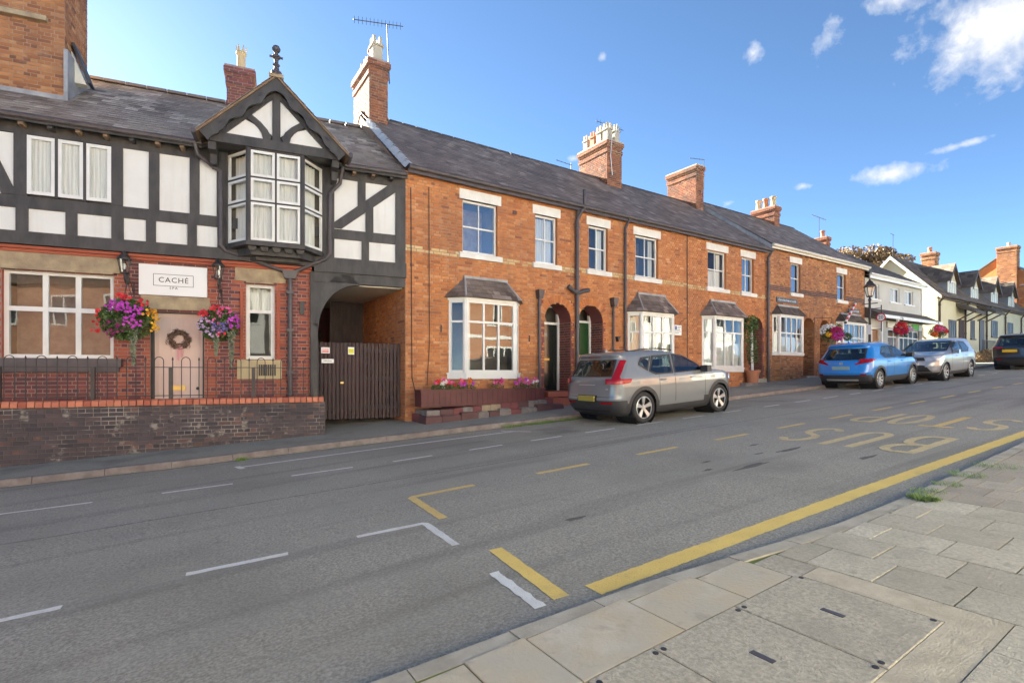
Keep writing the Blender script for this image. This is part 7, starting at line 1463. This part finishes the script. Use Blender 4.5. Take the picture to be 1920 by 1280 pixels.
hanging_basket('hanging_basket', 'basket of red and orange flowers at the corner of the cream cottage', RB(36.0, 11.3, 3.95), (0, 0, 0), .44, .38, [('red', -.05, .2, .2, .14, 60, .06), ('pink', .0, .12, .25, .12, 50, .06), ('orange', -.2, -.15, .16, .12, 50, .06), ('red', .3, -.02, .1, .1, 18, .05)], [], (0, 0, .55), 900, arm=[(36.0, 11.3, 4.5), (36.0, 11.46, 4.5)])
bb = MB(); leafcloud(bb, (26.0, 11.55, 3.28), (.17, .17, .17), 700, .03, surf=.3); single('topiary_ball', bb, 'leaf', 'small green topiary ball hanging beside the cerise basket', 'plant', base=(26.0, 11.55, 3.1))
# television aerials
aerial('television_aerial', 'long many element television aerial above the first terrace chimney', (5.56, 15.15, 10.3), (5.50, 15.2, 12.1), (4.55, 15.4, 12.0), (6.05, 15.3, 12.28), 13)
aerial('television_aerial', 'short television aerial among the pale pots of the second terrace chimney', (15.25, 15.3, 10.5), (15.15, 15.4, 11.55), (14.2, 15.5, 11.62), (15.7, 15.5, 11.62), 8)
aerial('television_aerial', 'thin aerial arm reaching left from behind the second terrace chimney', (13.75, 16.5, 9.2), (13.75, 16.5, 10.2), (12.75, 16.2, 9.98), (13.8, 16.5, 10.1), 4, .08)
aerial('television_aerial', 'thin television aerial on the chimney without pots', (20.95, 15.5, 10.2), (20.95, 15.5, 11.6), (20.05, 15.6, 11.5), (21.0, 15.5, 11.6), 5, .08)
aerial('television_aerial', 'television aerial beside the small round flue over the grey house roof', (32.1, 15.8, 8.9), (32.1, 15.8, 10.8), (31.3, 15.8, 10.82), (32.9, 15.8, 10.78), 9)
aerial('television_aerial', 'slender mast with short crossbar above the cream gable', (39.2, 14.7, 8.9), (39.2, 14.7, 10.6), (38.8, 14.7, 10.6), (39.4, 14.7, 10.55), 3, .06)
# trees behind the roofs
def tree(name, label, base, zc, r, n, m, trunk, size=.16, seed=1, clumps=16):
    t = thing(name, label, 'tree', base); rr = random.Random(seed)
    q = MB(); q.tube([base, (base[0] + .2, base[1], base[2] + (zc - base[2]) * .6), (base[0], base[1] + .1, zc)], [trunk, trunk * .75, trunk * .4], 10)
    lv = MB()
    for i in range(clumps):
        a = rr.uniform(0, 6.28); el = rr.uniform(-.5, 1.2); k = rr.uniform(.55, .95); cx = base[0] + r[0] * k * math.cos(a) * math.cos(el); cy = base[1] + r[1] * k * math.sin(a) * math.cos(el); cz = zc + r[2] * k * math.sin(el)
        q.tube([(base[0], base[1], zc - r[2] * .5), (cx, cy, cz)], [trunk * .35, trunk * .08], 6); s = rr.uniform(.25, .42)
        leafcloud(lv, (cx, cy, cz), (r[0] * s, r[1] * s, r[2] * s * .8), n // clumps, size, seed=seed * 100 + i)
    q.obj('trunk', 'bark', t); lv.obj('crown', m, t, kind='stuff')
tree('copper_tree', 'copper leaved tree rising behind the roof of the grey rendered house', (49.6, 21.0, 2.5), 10.5, (3.2, 3.0, 1.9), 14000, 'leaf_copper', .35, .13, 4, 34)
tree('bare_topped_tree', 'sparse twiggy treetop just showing over the terrace ridge', (9.0, 20.5, .6), 10.4, (1.7, 1.4, 1.25), 500, 'leaf_copper', .2, .06, 9, 22)
# ------------------------------------------------------------------ the other side of the street, behind the viewer: seen in the window glass, sunlit
def opposite(name, label, x0, x1, z1, wall, timbered=False, y=-6.2):
    t = thing(name, label, 'house', ((x0 + x1) / 2, y, 0), group='houses across the street, mirrored in the windows'); zg = road_z(x0) - .3
    q = MB(); q.box(x0, x1, y - 7, y, zg, z1); q.obj('wall', wall, t)
    q = MB(); q.prism([(x0 - .1, y + .3, z1), (x0 - .1, y - 7.3, z1), (x0 - .1, y - 3.5, z1 + 2.7)], (x1 - x0 + .2, 0, 0)); q.obj('roof', 'slate', t)
    n = max(2, int((x1 - x0) / 2.6))
    for i in range(n):
        xc = x0 + (x1 - x0) * (i + .5) / n
        for za, zb_ in ((zg + 1.2, zg + 2.9), (z1 - 2.0, z1 - .6)):
            q = MB(); q.box(xc - .62, xc + .62, y + .002, y + .06, za - .1, zb_ + .1); w = q.obj('window', 'white', t)
            for s in (-1, 1): q = MB(); q.box(xc + s * .29 - .25, xc + s * .29 + .25, y + .061, y + .065, za, zb_); q.obj('pane', 'darkpane', w)
        if timbered:
            for d in (-1.0, 1.0): q = MB(); q.box(xc + d - .1, xc + d + .1, y + .002, y + .05, zg + 3.2, z1); q.obj('timber_beam', 'timber', t)
    if timbered:
        for za in (zg + 3.1, z1 - .2): q = MB(); q.box(x0, x1, y + .004, y + .07, za, za + .22); q.obj('timber_beam', 'timber', t)
    else: q = MB(); q.box(x0, x1, y + .002, y + .05, zg + 3.5, zg + 3.72); q.obj('string_course', 'white', t)
opposite('opposite_house', 'brick house across the street reflected in the spa windows', -16, -4.5, 6.2, 'brick_far')
opposite('opposite_house', 'black and white house across the street reflected in upper panes', -4.3, 6.5, 6.4, 'plaster', True)
opposite('opposite_house', 'white rendered house across the street reflected in upper bay panes', 6.7, 14, 6.8, 'render_white', y=-7)
opposite('opposite_house', 'tall brick house across the street reflected in the first bay', 14.2, 24, 7.0, 'brick_far', y=-7)
opposite('opposite_house', 'second brick house across the street reflected in far panes', 24.2, 30, 7.2, 'brick_far', y=-7)
opposite('opposite_house', 'far white house across the street reflected in the shop front', 30.2, 46, 8, 'render_white', y=-7)

nb = thing('added_sun_block_house', 'taller brick house added unseen beyond the left edge, continuing the street and blocking low sun', 'house', tuple(BM @ Vector((-10.3, 0, 0))), BRZ)  # unseen house added to keep the low sun off the road
q = LB(); q.box(-26, -10.22, .3, 8, -2, 7.6); q.put().obj('wall', 'brick_far', nb); q = LB(); q.prism([(-26.2, -.1, 7.6), (-26.2, 8.4, 7.6), (-26.2, 4.1, 11.2)], (16.0, 0, 0)); q.put().obj('roof', 'slate', nb)
for i in range(5):
    for z in (1.6, 4.8):
        q = LB(); q.box(-24.5 + i * 3, -23.3 + i * 3, .24, .3, z, z + 1.7); w = q.put().obj('window', 'white', nb); q = LB(); q.box(-24.4 + i * 3, -23.4 + i * 3, .235, .239, z + .1, z + 1.6); q.put().obj('pane', 'darkpane', w)
